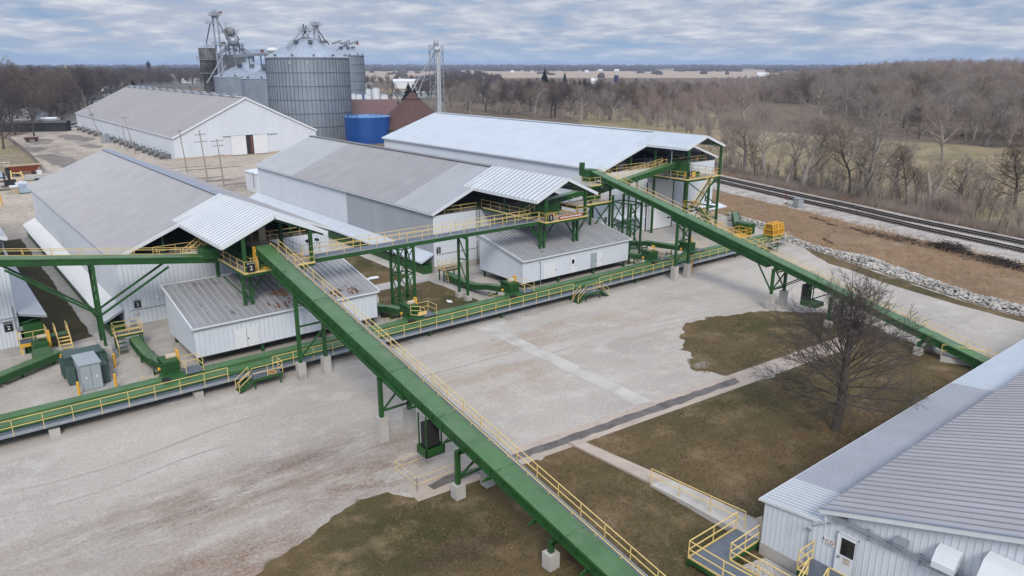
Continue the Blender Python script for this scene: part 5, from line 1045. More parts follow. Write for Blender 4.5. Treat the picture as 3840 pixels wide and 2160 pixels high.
for y in (14.45, 15.45): MB().rail([(WX-1.5, y, zl), (WX-3.1, y, .15)], 1.0, 1.5, .034).build('stair_rail', 'yellow', ld)
sheet('concrete_pad', [(26, 20.3), (32.8, 18.6), (32.8, 6), (24, 6)], .03, 'paving')
# retaining wall and rail where the right-hand conveyor dives under
n3 = Q(3200, 1180); rw = thing('retaining_wall', 'white concrete ramp wall with yellow rail beside the foot of the right-hand conveyor', 'wall', tuple(n3(1310, 690)))
a_, b_ = n3(1305, 700), n3(1930, 800); b_ = a_+(b_-a_)*1.4; m = MB().bar((a_.x, a_.y, .2), (b_.x, b_.y, .2), .3, .6); m.build('wall', 'concrete', rw); MB().rail([(a_.x, a_.y, .5), (b_.x, b_.y, .5)], 1.1, 3.4, .034).build('handrail', 'yellow', rw)
sheet('concrete_ramp', [n3(1450, 660), n3(1640, 585), n3(2050, 740), n3(1960, 790)], .024, 'concrete')
cu = thing('culvert_pipe', 'black culvert pipe end at the head of the gutter, behind the lawn tree', 'pipe', tuple(qa(1335, 1075)))
c_ = qa(1335, 1070); m = MB().tube((c_.x-1.1, c_.y-.4, .42), (c_.x+.8, c_.y+.5, .42), .45, 16, cap=False); m.tube((c_.x-1.05, c_.y-.38, .42), (c_.x+.8, c_.y+.5, .42), .38, 16); m.build('pipe', 'rubber', cu)
# ---------------------------------------------------------------- poles, fences, yard clutter
def pole(p, h, lab, arms, lean=(0, 0), tf=False):
    t = thing('utility_pole', lab, 'utility pole', (p[0], p[1], 0), 'wooden utility poles by the yard'); q = Vector((p[0]+lean[0], p[1]+lean[1], h)); p = Vector((p[0], p[1], 0))
    MB().tube(p, q, .17, 8, .11).build('pole', 'wood', t)
    for f, w, ang in arms:
        c = p.lerp(q, f); dv = Vector((math.cos(ang), math.sin(ang), 0))*w/2; MB().bar(c-dv, c+dv, .12, .14).build('cross_arm', 'wood', t); m = MB()
        for s in (-.92, -.35, .35, .92): m.tube(c+dv*s+Vector((0, 0, .05)), c+dv*s+Vector((0, 0, .28)), .05, 6)
        m.build('insulators', 'galv', t)
    if tf:
        c = p.lerp(q, .80)
        for s in (-.5, 0, .5): MB().lathe((c.x+s*.9, c.y-.3, 0), [(.28, c.z-.5), (.3, c.z-.4), (.3, c.z+.4), (.2, c.z+.5)], 10).build('transformer_can', 'galv', t)
    return t
pole((52.8, 287.7), 12.2, 'leaning pole with three transformer cans, in front of the huge warehouse', [(.97, 3.0, .2)], (-2.4, 2), True)
pole((53.6, 246.4), 11.2, 'leaning pole with a single crossarm, nearer than the one with transformer cans', [(.97, 2.9, .3)], (-1.6, 1))
pole((54.6, 262), 8.0, 'bare short pole between the two leaning poles at the huge warehouse', [], (-.4, 0))
pole((53.6, 195.2), 10.6, 'tall bare pole in front of the corner of the huge warehouse', [(.98, .8, .6)], (-.7, 0))
pole((53.3, 178.6), 11.6, 'middle pole with two crossarms and loops, in front of the huge warehouse gable', [(.78, 3.0, .2), (.92, 2.6, .2)], (-.6, 0))
pole((53.6, 168.3), 10.4, 'rightmost pole with three crossarms, in front of the huge warehouse gable', [(.96, 3.0, .15), (.86, 2.6, .15), (.66, 2.4, .15)], (-.5, 0))
for (px_, D_, h_, lab) in ((1428, 400, 13, 'thin pole left of the lattice tower, behind the white tanks'), (1589, 330, 11, 'thin pole between the grain spouts and the lattice tower')):
    c_ = at(px_, D_); pole((c_.x, c_.y), h_, lab, [(.95, 1.6, .4)])
c_ = at(327, 400); pole((c_.x, c_.y), 15, 'pole with a transformer beside the street trees left of the huge warehouse', [], (-1.2, 0), False)
fe = thing('board_fence', 'dark board fence running back along the left edge of the pale yard', 'fence', (27.5, 260, 0)); m = MB(); pts = [(26.1, 220.8), (27.2, 245), (28.1, 266.9), (29.2, 332.6)]
for a_, b_ in zip(pts, pts[1:]):
    for z_ in (.4, .8, 1.2, 1.6): m.bar((*a_, z_), (*b_, z_), .05, .28)
m.build('boards', 'tie', fe); m = MB()
for a_, b_ in zip(pts, pts[1:]):
    n_ = int((Vector(b_)-Vector(a_)).length/2.6)
    for i in range(n_): q_ = Vector(a_).lerp(Vector(b_), i/n_); m.bar((q_.x, q_.y, 0), (q_.x, q_.y, 1.9), .16)
m.build('posts', 'wood', fe)
sheet('paddock', [(-20, 222), (26, 222), (28, 262), (29, 330), (-20, 330)], .016, 'pasture')
pf = thing('paddock_fence', 'brown rail fence panels standing on the grass at the left edge', 'fence', (20, 240, 0))
for y_ in (232, 244, 256):
    m = MB()
    for z_ in (.4, .8, 1.2): m.bar((12, y_, z_), (25, y_+2, z_), .05, .14)
    for i in range(6): m.bar((12+i*2.6, y_+i*.4, 0), (12+i*2.6, y_+i*.4, 1.5), .14)
    m.build('fence_panel', 'wood', pf)
wf = thing('white_barrier', 'small white plank barrier at the left edge of the grass', 'barrier', (19, 237.7, 0)); MB().rail([(17.2, 237, 0), (20.8, 237.8, 0)], 1.2, 1.2, .09).build('rails', 'trim', wf)
bt = thing('grain_wagon', 'rusty orange hopper wagon among the scrap at the left edge', 'wagon', (21.8, 216, 0))
m = MB(); Y_ = 216; m.add([(18.2, Y_-1.2, 2.6), (25.2, Y_-1.2, 2.6), (25.2, Y_+1.2, 2.6), (18.2, Y_+1.2, 2.6), (19.4, Y_-.5, 1.0), (24, Y_-.5, 1.0), (24, Y_+.5, 1.0), (19.4, Y_+.5, 1.0)], [(0, 4, 5, 1), (1, 5, 6, 2), (2, 6, 7, 3), (3, 7, 4, 0), (4, 7, 6, 5)]); m.build('hopper', 'rust', bt)
m = MB(); 
for a_, b_ in (((18.2, Y_-1.2, 2.6), (25.2, Y_-1.2, 2.6)), ((18.2, Y_+1.2, 2.6), (25.2, Y_+1.2, 2.6)), ((18.2, Y_-1.2, 2.6), (18.2, Y_+1.2, 2.6)), ((25.2, Y_-1.2, 2.6), (25.2, Y_+1.2, 2.6))): m.bar(a_, b_, .16, .22)
m.build('rim', 'cream', bt); m = MB()
for x_ in (20, 23.5): m.bar((x_, Y_, .3), (x_, Y_, 1.1), .3)
m.bar((19, Y_, .6), (24.6, Y_, .6), .3); m.build('chassis', 'rust', bt)
for x_ in (20, 23.5):
    for s in (-1, 1): MB().tube((x_, Y_+s*.9, .45), (x_, Y_+s*1.15, .45), .45, 14).build('wheel', 'rubber', bt)
tp = thing('tarpaulin', 'pale blue tarpaulin spread over a heap at the left edge', 'tarp', (14, 219, 0)); m = MB(); n_ = 9
vs_ = [(8+i*1.25, 214+j*1.25, max(.02, 1.0+.35*math.sin(i*1.3)+.3*math.cos(j*1.7+i))*(.2 if i in (0, n_-1) or j in (0, n_-1) else 1)) for j in range(n_) for i in range(n_)]
m.add(vs_, [(j*n_+i, j*n_+i+1, (j+1)*n_+i+1, (j+1)*n_+i) for j in range(n_-1) for i in range(n_-1)]); m.build('sheet', 'tarp', tp, True)
yb = thing('yellow_implement', 'yellow steel frame lying in front of the rusty orange wagon', 'farm implement', (19.4, 209, 0)); m = MB()
for a_, b_ in (((18, 209, .2), (21, 208.6, .2)), ((18.2, 209.2, .2), (18.3, 209.6, 2.2)), ((20.6, 209, .2), (20.2, 209.4, 1.9)), ((18.3, 209.6, 1.6), (20.3, 209.4, 1.4))): m.bar(a_, b_, .22)
m.build('frame', 'yellow', yb)
wq = Q(0, 540)
w_ = lambda x, y: tuple(wq(x, y)[:2])
def scrap(nm, lab, cat, c, parts):
    t = thing(nm, lab, cat, (c[0], c[1], 0))
    for pn, mt, bx in parts: MB().box(c[0]+bx[0], c[1]+bx[1], bx[2], c[0]+bx[3], c[1]+bx[4], bx[5]).build(pn, mt, t)
scrap('pallet_stack', 'tan wooden box with a white lid near the corner of the near-left shed', 'crate', w_(280, 735), [('box', 'tan', (-1.2, -1, 0, 1, 1, 1.3)), ('lid', 'trim', (-1.4, -1.2, 1.3, 1.2, 1.2, 1.5))])
scrap('water_tote', 'caged pale plastic tote beside the tan wooden box', 'container', w_(375, 740), [('tank', 'tarp', (-.9, -.9, .2, .9, .9, 1.9)), ('pallet', 'dkcabinet', (-1, -1, 0, 1, 1, .2))])
scrap('pipe_stack', 'stack of pale concrete planks beside the rusty orange wagon', 'planks', w_(520, 515), [('lower_planks', 'concrete', (-2.2, -.7, 0, 3.4, .7, .5)), ('upper_planks', 'paving', (-1.8, -.5, .5, 3, .5, .85))])
scrap('black_machine', 'black tangled machine part left of the tan wooden box', 'machine', w_(160, 650), [('body', 'rubber', (-1, -.8, .3, 1.2, .8, 1.6)), ('mast', 'rubber', (-.2, -.2, 1.6, .3, .3, 3.4)), ('base', 'tie', (-1.6, -1.2, 0, 1.6, 1.2, .3))])
scrap('black_rack', 'black steel rack standing at the left edge behind the yellow bollard', 'rack', w_(25, 640), [('left_post', 'rubber', (-1, -.3, 0, -.7, .3, 3)), ('right_post', 'rubber', (.6, -.3, 0, .9, .3, 3)), ('shelf', 'tie', (-1, -.6, .9, .9, .6, 1.2))])
scrap('white_drum', 'white plastic drum right of the rusty orange wagon', 'drum', w_(595, 465), [('body', 'trim', (-.5, -.5, 0, .5, .5, 1.2)), ('lid', 'cabinet', (-.4, -.4, 1.2, .4, .4, 1.26))])
scrap('low_trailer', 'low grey flat trailer in front of the concrete planks at the left edge', 'trailer', w_(560, 545), [('bed', 'cabinet', (-2.5, -.8, .5, 2.5, .8, .7)), ('tongue', 'galv', (-4, -.1, .4, -2.5, .1, .55)), ('axle', 'rubber', (-.4, -1, 0, .4, 1, .5))])
scrap('white_bag', 'white bulk bag standing on top of the clutter beside the tan wooden box', 'bag', w_(330, 655), [('bag', 'trim', (-1.1, -.9, 0, 1.1, .9, 1.1)), ('neck', 'trim', (-.3, -.3, 1.1, .3, .3, 1.4))])
scrap('timber_stack', 'stack of brown timbers lying in front of the black rack at the left edge', 'timber', w_(90, 700), [('lower_layer', 'tie', (-1.8, -.6, 0, 1.8, .6, .3)), ('upper_layer', 'wood', (-1.6, -.4, .3, 1.5, .4, .55))])
scrap('dark_cart', 'dark cart with a raised body left of the rusty orange wagon', 'cart', w_(170, 490), [('body', 'rubber', (-1, -.8, .6, 1, .8, 2.1)), ('chassis', 'tie', (-1.4, -.7, .3, 1.4, .7, .6)), ('axle', 'rubber', (-.3, -.9, 0, .3, .9, .3))])
w = thing('red_cart', 'dark red flat cart at the far end of the pale yard', 'cart', (34.9, 312, 0)); MB().box(33, 311, .7, 37.2, 312.6, 1.5).build('bed', 'darkred', w)
for x_ in (33.8, 36.4): MB().tube((x_, 310.7, .5), (x_, 311.0, .5), .5, 12).build('wheel', 'rubber', w)
s_ = thing('switch_stand', 'railway switch stand with a round red target beside the nearer track', 'railway switch', (131.0, 78.4, 0)); MB().tube((131, 78.4, .2), (131, 78.4, 1.75), .06, 8).build('mast', 'rust', s_); MB().tube((131.06, 78.32, 1.75), (130.94, 78.48, 1.75), .30, 14).build('target', 'red', s_); MB().bar((130.0, 77.6, .35), (132.8, 79.4, .4), .5, .12).build('ties', 'tie', s_); MB().box(130.7, 78.2, .3, 131.2, 78.6, .7).build('lever_box', 'signwhite', s_)
x_ = thing('relay_cabinet', 'grey steel relay cabinet on legs beside the railway, near the red target', 'cabinet', (129.4, 74.8, 0)); MB().box(128.5, 74.2, .2, 130.1, 75.4, 1.75).build('housing', 'cabinet', x_); MB().box(128.46, 74.3, .3, 128.5, 75.3, 1.65).build('door', 'galv', x_); MB().box(128.4, 74.1, 1.75, 130.2, 75.5, 1.82).build('lid', 'galv', x_)
li = 0
for (pts_, lab) in (([qg(190, 665), qg(285, 650)], 'twisted pale metal strip lying on the grass beside the middle shed'), ([qb(960, 540), qb(1040, 545)], 'crumpled white scrap on the grass patch beside the concrete blocks')):
    m = MB(); a_, b_ = pts_; m.add([(a_.x, a_.y-.1, .03), (a_.x, a_.y+.2, .10), (b_.x, b_.y+.3, .22), (b_.x, b_.y, .04), ((a_.x+b_.x)/2, a_.y+.5, .16)], [(0, 3, 4, 1), (3, 2, 4)]); tag(m.build('metal_scrap', 'trim'), lab, 'scrap')

hs = thing('white_shed', 'small white lean-to shed behind the far end of the middle shed, by the poles', 'shed', (56, 157, 0))
MB().ribs(lambda u: (56, 161-u, 0), lambda u: (56, 161-u, 4.0), (-1, 0, 0), 6.6, .6, .03).ribs(lambda u: (56+u, 154.4, 0), lambda u: (56+u, 154.4, 4.0), (0, -1, 0), 6, .6, .03).build('wall', 'white', hs); MB().prism([(55.8, 161.2, 4.0), (62, 161.2, 4.5), (62, 154.2, 4.5), (55.8, 154.2, 4.0)], (0, 0, .12)).build('roof', 'trim', hs)
MB().tube((55.9, 156.2, 1), (55.9, 156.2, 4.4), .08, 6).build('vent_pipe', 'galv', hs)
# ---------------------------------------------------------------- grain elevator
def grainbin(label, c, Rr, ze, zp, ribs=60, rings=6, m='bin', vents=12, group='round corrugated grain bins', hatch=True):
    t = thing('grain_bin', label, 'grain bin', (c.x, c.y, 0), group)
    MB().lathe(c, [(Rr, 0), (Rr, ze)], 72, cap=False).build('wall', m, t, True)
    rm = MB(); n = 36; k = .14; zz = lambda r: ze+(zp-ze)*(1-r/Rr)
    for i in range(n):                                  # roof in ribbed segments
        a0, a1 = 2*math.pi*i/n, 2*math.pi*(i+1)/n
        q = lambda r, a, o=0: (c.x+r*math.cos(a), c.y+r*math.sin(a), zz(r)+o)
        rm.add([q(Rr+.25, a0), q(Rr+.25, a1), q(1.2, a1), q(1.2, a0)], [(0, 1, 2, 3)]); rm.bar(q(Rr+.25, a0, .05), q(1.2, a0, .05), .14, .14)
    rm.build('roof', 'binroof', t); MB().lathe(c, [(1.3, zz(1.2)-.1), (1.25, zz(0)+.2), (.9, zz(0)+.5)], 20).build('roof_cap', 'binroof', t)
    s = MB()
    for i in range(ribs):
        a = 2*math.pi*i/ribs; s.bar((c.x+(Rr+.06)*math.cos(a), c.y+(Rr+.06)*math.sin(a), 0), (c.x+(Rr+.06)*math.cos(a), c.y+(Rr+.06)*math.sin(a), ze-.2), .17, .12, up=(math.cos(a), math.sin(a), 0))
    if ribs: s.build('stiffeners', 'binrib', t)
    for j in range(1, rings+1): z = ze*j/(rings+.12); MB().lathe(c, [(Rr+.05, z-.11), (Rr+.17, z-.08), (Rr+.17, z+.08), (Rr+.05, z+.11)], 72, cap=False).build('wind_ring', 'binrib', t)
    for i in range(vents):
        a = 2*math.pi*(i+.5)/vents; r = Rr*.93; p = Vector((c.x+r*math.cos(a), c.y+r*math.sin(a), zz(r)+.05)); MB().bar(p, p+Vector((math.cos(a)*.7, math.sin(a)*.7, .25)), .6, .5).build('roof_vent', 'binrib', t)
    if hatch:
        for a in (R(-100), R(-150), R(-45)):
            r = Rr*.36; p = Vector((c.x+r*math.cos(a), c.y+r*math.sin(a), zz(r)+.5)); MB().bar(p, p+Vector((math.cos(a), math.sin(a), -.1))*1.7, 1.3, 1.0).build('roof_hatch', 'binrib', t)
    return t
def deckrail(root, c, z, hx, hy, cy0=0):
    MB().box(c.x-hx, c.y-hy, z-.15, c.x+hx, c.y+hy, z).build('deck', 'galv', root); MB().rail([(c.x-hx, c.y-hy, z), (c.x+hx, c.y-hy, z), (c.x+hx, c.y+hy, z), (c.x-hx, c.y+hy, z)], 1.1, 1.3, .06, closed=True).build('handrail', 'galv', root)
cm = at(1166, 292); gb = grainbin('largest grain bin with dark vertical ribs and rust round its roof cap', cm, 14.6, 28.3, 36.0, 64, 6)
deckrail(gb, cm, 37.4, 1.9, 1.6); mb_ = MB().bar((cm.x-.5, cm.y-.6, 36.2), (cm.x-.9, cm.y-.6, 39.6), .45); mb_.bar((cm.x, cm.y, 36.4), (cm.x+.6, cm.y, 39.2), .4); mb_.build('spout_head', 'binrib', gb)
m = MB().lathe(cm, [(2.6, 34.72), (1.25, 35.42)], 24, cap=False); m.build('rust_stain_ring', 'rustroof', gb)
m = MB()                                                # roof ladder on its left flank
p0_, p1_ = Vector((cm.x-9.5, cm.y-5, 31.4)), Vector((cm.x-1.6, cm.y-1.2, 37))
m.rail([p0_, p1_], .9, 2, .06); m.bar(p0_, p1_, .8, .1); m.build('roof_stair', 'galv', gb)
for a_ in (-.42, .0): 
    an = math.atan2(-cm.y, -cm.x)+a_*1.0; MB().bar((cm.x+14.75*math.cos(an), cm.y+14.75*math.sin(an), 25.9), (cm.x+14.75*math.cos(an), cm.y+14.75*math.sin(an), 26.9), .7, .06, up=(math.cos(an), math.sin(an), 0)).build('number_plate', 'cabinet', gb)
cbk = at(1309, 430); gk = grainbin('ribbed grain bin partly hidden behind the largest bin, on its right', cbk, 9.4, zrow(cbk, 207), zrow(cbk, 166), 44, 7)
m = MB(); 
for i in range(3): m.bar((cbk.x-9+i*5, cbk.y-3, zrow(cbk, 168)+.4), (cbk.x-4+i*5, cbk.y-3, zrow(cbk, 160)+.8), 1.2, 1.0)
m.rail([(cbk.x-9, cbk.y-3, zrow(cbk, 170)), (cbk.x+6, cbk.y-3, zrow(cbk, 168))], 1.2, 2, .08); m.build('top_conveyor', 'galv', gk); MB().box(cbk.x+5, cbk.y-3.6, zrow(cbk, 168), cbk.x+5.9, cbk.y-2.8, zrow(cbk, 168)+1.6).build('drive_motor', 'red', gk)
c1_ = at(951, 352); grainbin('smooth pale grain bin with a rust patch by its cap, left of the largest bin', c1_, 15.0, zrow(c1_, 287), zrow(c1_, 226), 0, 0)
m = MB(); 
c2_ = at(1041, 322); grainbin('smooth pale grain bin squeezed between the pale bin and the largest bin', c2_, 13.0, zrow(c2_, 293), zrow(c2_, 241), 0, 0)
c3_ = at(900, 395); grainbin('dark ribbed grain bin behind the elevator legs, mostly hidden', c3_, 8.6, zrow(c3_, 208), zrow(c3_, 178), 40, 7)
# tower dryer
cd_ = at(801, 372); td_ = thing('tower_dryer', 'tall blackened cylinder with a conical cap and ring gallery, left of the grain bins', 'grain dryer', (cd_.x, cd_.y, 0)); zr0 = lambda y: zrow(cd_, y)
MB().lathe(cd_, [(3.1, 0), (3.1, zr0(272)), (3.7, zr0(272)), (3.7, zr0(180))], 32, cap=False).build('shell', 'darkbin', td_, True); MB().lathe(cd_, [(3.95, zr0(181)), (.3, zr0(163))], 32).build('cap', 'bin', td_); MB().lathe(cd_, [(3.8, zr0(223)-.2), (5.0, zr0(223)-.2), (5.0, zr0(223)), (3.8, zr0(223))], 32).build('gallery', 'galv', td_)
MB().rail([(cd_.x+5*math.cos(a), cd_.y+5*math.sin(a), zr0(223)) for a in [i*math.pi/8 for i in range(16)]], 1.4, 2.2, .06, closed=True).build('handrail', 'galv', td_); MB().lathe(cd_, [(3.75, zr0(273)), (4.0, zr0(273)), (4.0, zr0(275)), (3.75, zr0(275))], 24).build('band', 'galv', td_)
# bucket elevator legs
def leg(label, c, zt, w, plats, headm='galv'):
    t = thing('bucket_elevator', label, 'grain elevator', (c.x, c.y, 0), 'bucket elevator legs above the grain bins'); m = MB()
    for s in (-1, 1): m.bar((c.x+s*w/2*.78, c.y-s*w/2*.62, 0), (c.x+s*w/2*.78, c.y-s*w/2*.62, zt-2), .55)
    for i in range(int(zt/4)): m.bar((c.x-w/2*.78, c.y+w/2*.62, 3+i*4), (c.x+w/2*.78, c.y-w/2*.62, 3+i*4), .12)
    m.build('trunking', 'galv', t)
    hd = MB(); dv = Vector((.78, -.62, 0)); pts = [Vector((c.x, c.y, zt-2.4))+dv*(math.cos(a)*w*.72)+Vector((0, 0, math.sin(a)*2.2)) for a in [i*math.pi/8 for i in range(9)]]; pts += [Vector((c.x, c.y, zt-3.6))-dv*w*.72, Vector((c.x, c.y, zt-3.6))+dv*w*.72]
    hd.prism([p-Vector((.31, .39, 0)) for p in pts], Vector((.62, .78, 0))); hd.build('head', 'galv', t)
    for z, hx in plats: deckrail(t, c, z, hx, 1.6)
    return t
l1 = at(842, 352); zz1 = lambda y: zrow(l1, y)
t1 = leg('tallest elevator leg with a small red motor, beside the tall blackened cylinder', l1, zz1(34), 1.9, [(zz1(58), 2.2), (zz1(169), 2.3)])
MB().box(l1.x+1.4, l1.y-1.6, zz1(50), l1.x+2.6, l1.y-.6, zz1(43)).build('motor', 'rustroof', t1); mq = at(822, 352); deckrail(t1, mq, zz1(89), 1.5, 1.2)
m = MB(); top = Vector((l1.x, l1.y, zz1(60))); m.tube(top, (mq.x, mq.y, zz1(90)), .25); m.tube((mq.x, mq.y, zz1(90)), (cd_.x, cd_.y, zr0(158)), .28); m.tube((cd_.x, cd_.y, zr0(158)), (cd_.x, cd_.y, zr0(165)), .3)
m.tube(top, Vector((at(882, 356).x, at(882, 356).y, zz1(145))), .28); a_ = at(858, 345); b_ = at(787, 345); m.tube((a_.x, a_.y, zz1(208)), (b_.x, b_.y, zz1(309)), .3); a_ = at(863, 345); b_ = at(842, 345); m.tube((a_.x, a_.y, zz1(243)), (b_.x, b_.y, zz1(278)), .28); m.build('spouts', 'galv', t1)
MB().box(l1.x+1.2, l1.y-2.0, zz1(164), l1.x+2.6, l1.y-.8, zz1(157)).build('gearbox', 'rustroof', t1)
l2 = at(890, 362); zz2 = lambda y: zrow(l2, y)
t2 = leg('elevator leg with two rounded distributor drums and a lattice base, right of the tallest leg', l2, zz2(101), 2.0, [(zz2(124), 3.6), (zz2(172), 4.4)])
MB().lathe(l2, [(.8, zz2(137)), (2.1, zz2(130)), (2.25, zz2(128)), (2.25, zz2(113)), (2.0, zz2(107)), (1.3, zz2(103)), (.3, zz2(101))], 20).build('upper_drum', 'darkbin', t2, True)
l2b = at(900, 360); MB().lathe(l2b, [(1.2, zz2(172)), (2.35, zz2(164)), (2.35, zz2(151)), (2.1, zz2(145)), (1.4, zz2(140)), (.3, zz2(138))], 20).build('lower_drum', 'galv', t2, True); m = MB()
for dx, dy in ((-3, -2), (3, -2.4), (3, 2.4), (-3, 2)):
    m.bar((l2b.x+dx*.7, l2b.y+dy*.7, zz2(150)), (l2.x+dx*.6, l2.y+dy*.6, zz2(124)), .35)
    m.bar((l2b.x+dx, l2b.y+dy, zz2(162)), (l2b.x+dx*1.1, l2b.y+dy*1.1, zz2(235)), .3)
    m.bar((l2b.x+dx*.5, l2b.y+dy*.5, zz2(165)), (l2b.x+dx*2.2, l2b.y+dy, zz2(205)), .35)
for z in (170, 185, 200, 215): m.bar((l2b.x-3, l2b.y-2, zz2(z)), (l2b.x+3, l2b.y-2.4, zz2(z+15)), .2); m.bar((l2b.x+3, l2b.y-2.4, zz2(z)), (l2b.x-3, l2b.y-2, zz2(z+15)), .2)
m.build('lattice', 'binrib', t2); m = MB(); a_ = at(877, 362); m.bar((a_.x, a_.y, zz2(140)), (a_.x, a_.y, zz2(87)), .2); b1_, b2_ = at(869, 362), at(895, 362); m.bar((b1_.x, b1_.y, zz2(87)), (b2_.x, b2_.y, zz2(87)), .2)
m.build('mast', 'galv', t2); MB().box(l2b.x-4, l2b.y+2, zz2(262), l2b.x+5, l2b.y+6, zz2(205)).build('tower_wall', 'darkbin', t2)
l3 = at(1205, 312); zz3 = lambda y: zrow(l3, y); t3 = leg('elevator leg rising behind the cap of the largest bin, with curled spouts', l3, zz3(78), 1.5, [(zz3(95), 1.7)])
m = MB(); top = Vector((l3.x, l3.y, zz3(98)))
for px_, py_, D_ in ((1215, 155, 306), (1180, 120, 296), (1240, 160, 330), (1196, 150, 304), (1222, 158, 320)):
    e_ = at(px_, D_); m.tube(top, (e_.x, e_.y, zrow(e_, py_)), .26)
e_ = at(1240, 330); f_ = at(1248, 345); m.tube((e_.x, e_.y, zrow(e_, 150)), (f_.x, f_.y, zrow(f_, 166)), .3); m.build('spouts', 'galv', t3)
# bridge between legs and the largest bin
a_, b_ = at(900, 345), at(1022, 300); br = thing('bin_bridge', 'inclined gallery bridge running from the elevator legs to the largest bin', 'walkway', (a_.x, a_.y, 0)); za, zb_ = zrow(a_, 211), zrow(b_, 202)
m = MB().bar((a_.x, a_.y, za), (b_.x, b_.y, zb_), 1.6, .9); m.build('gallery', 'galv', br); MB().rail([(a_.x-.7, a_.y-.7, za+.4), (b_.x-.7, b_.y-.7, zb_+.4)], 1.2, 2.5, .07).build('handrail', 'galv', br); MB().box(b_.x-2.6, b_.y-.5, zb_+.5, b_.x-1.6, b_.y+.3, zb_+1.5).build('motor', 'rustroof', br)
m = MB()
for f_ in (.45, .8, .92): q_ = a_.lerp(b_, f_); m.bar((q_.x, q_.y, za*(1-f_)+zb_*f_), (q_.x, q_.y, zrow(q_, 240)-2), .35)
m.build('trestle', 'binrib', br)
a_, b_ = at(530, 470), at(822, 372); fb = thing('low_bridge', 'long low conveyor bridge behind the ridge of the huge warehouse', 'walkway', (a_.x, a_.y, 0)); za, zb_ = zrow(a_, 321), zrow(b_, 321)
MB().bar((a_.x, a_.y, za), (b_.x, b_.y, zb_), 1.4, .9).build('gallery', 'galv', fb); MB().rail([(a_.x, a_.y, za+.4), (b_.x, b_.y, zb_+.4)], 1.3, 4, .09).build('handrail', 'galv', fb); m = MB()
for f_ in (.03, .35, .7): q_ = a_.lerp(b_, f_); m.bar((q_.x, q_.y, 0), (q_.x, q_.y, za*(1-f_)+zb_*f_), .5)
m.build('trestle', 'galv', fb)
# water tower behind
c_ = at(1040, 950); wt = thing('water_tower', 'white water tower ball with aerials, peeping out left of the largest bin', 'water tower', (c_.x, c_.y, 0)); zw = lambda y: zrow(c_, y); rw_ = 7.2
MB().lathe(c_, [(2, zw(200)), (rw_*.8, zw(195)), (rw_, zw(188)), (rw_*.85, zw(182)), (rw_*.4, zw(178))], 24).build('tank', 'trim', wt, True); MB().lathe(c_, [(1.6, 0), (1.6, zw(199))], 16).build('stem', 'trim', wt); m = MB()
for i in range(7): m.tube((c_.x-4+i*1.3, c_.y, zw(181)), (c_.x-4+i*1.3, c_.y, zw(168+(i % 3)*2)), .16)
m.build('aerials', 'galv', wt)
# blue tank
cb_ = Vector((126.7, 237.6, 0)); bt_ = thing('water_tank', 'round bright blue steel tank with a pale blue lid between the sheds', 'tank', (cb_.x, cb_.y, 0)); MB().lathe(cb_, [(7.8, 0), (7.8, 8.6)], 64, cap=False).build('shell', 'blue', bt_, True)
M['bluelid'] = mat('pale_blue_lid', (.06, .19, .46), .4); MB().lathe(cb_, [(7.95, 8.5), (7.95, 8.75), (.2, 9.4)], 48).build('lid', 'bluelid', bt_)
MB().rail([(cb_.x-2, cb_.y-6, 8.75), (cb_.x+1.6, cb_.y-7.2, 8.75)], 1.1, 1.8, .06).build('handrail', 'blue', bt_); m = MB(); m.tube((117.2, 233.2, 0), (117.2, 233.2, 11.2), .12); m.tube((119.5, 231.6, 0), (119.5, 231.6, 9.8), .1); m.rail([(117, 233.2, 8.9), (119.8, 231.4, 8.9)], 1.1, 1, .06); m.build('pipework', 'blue', bt_)
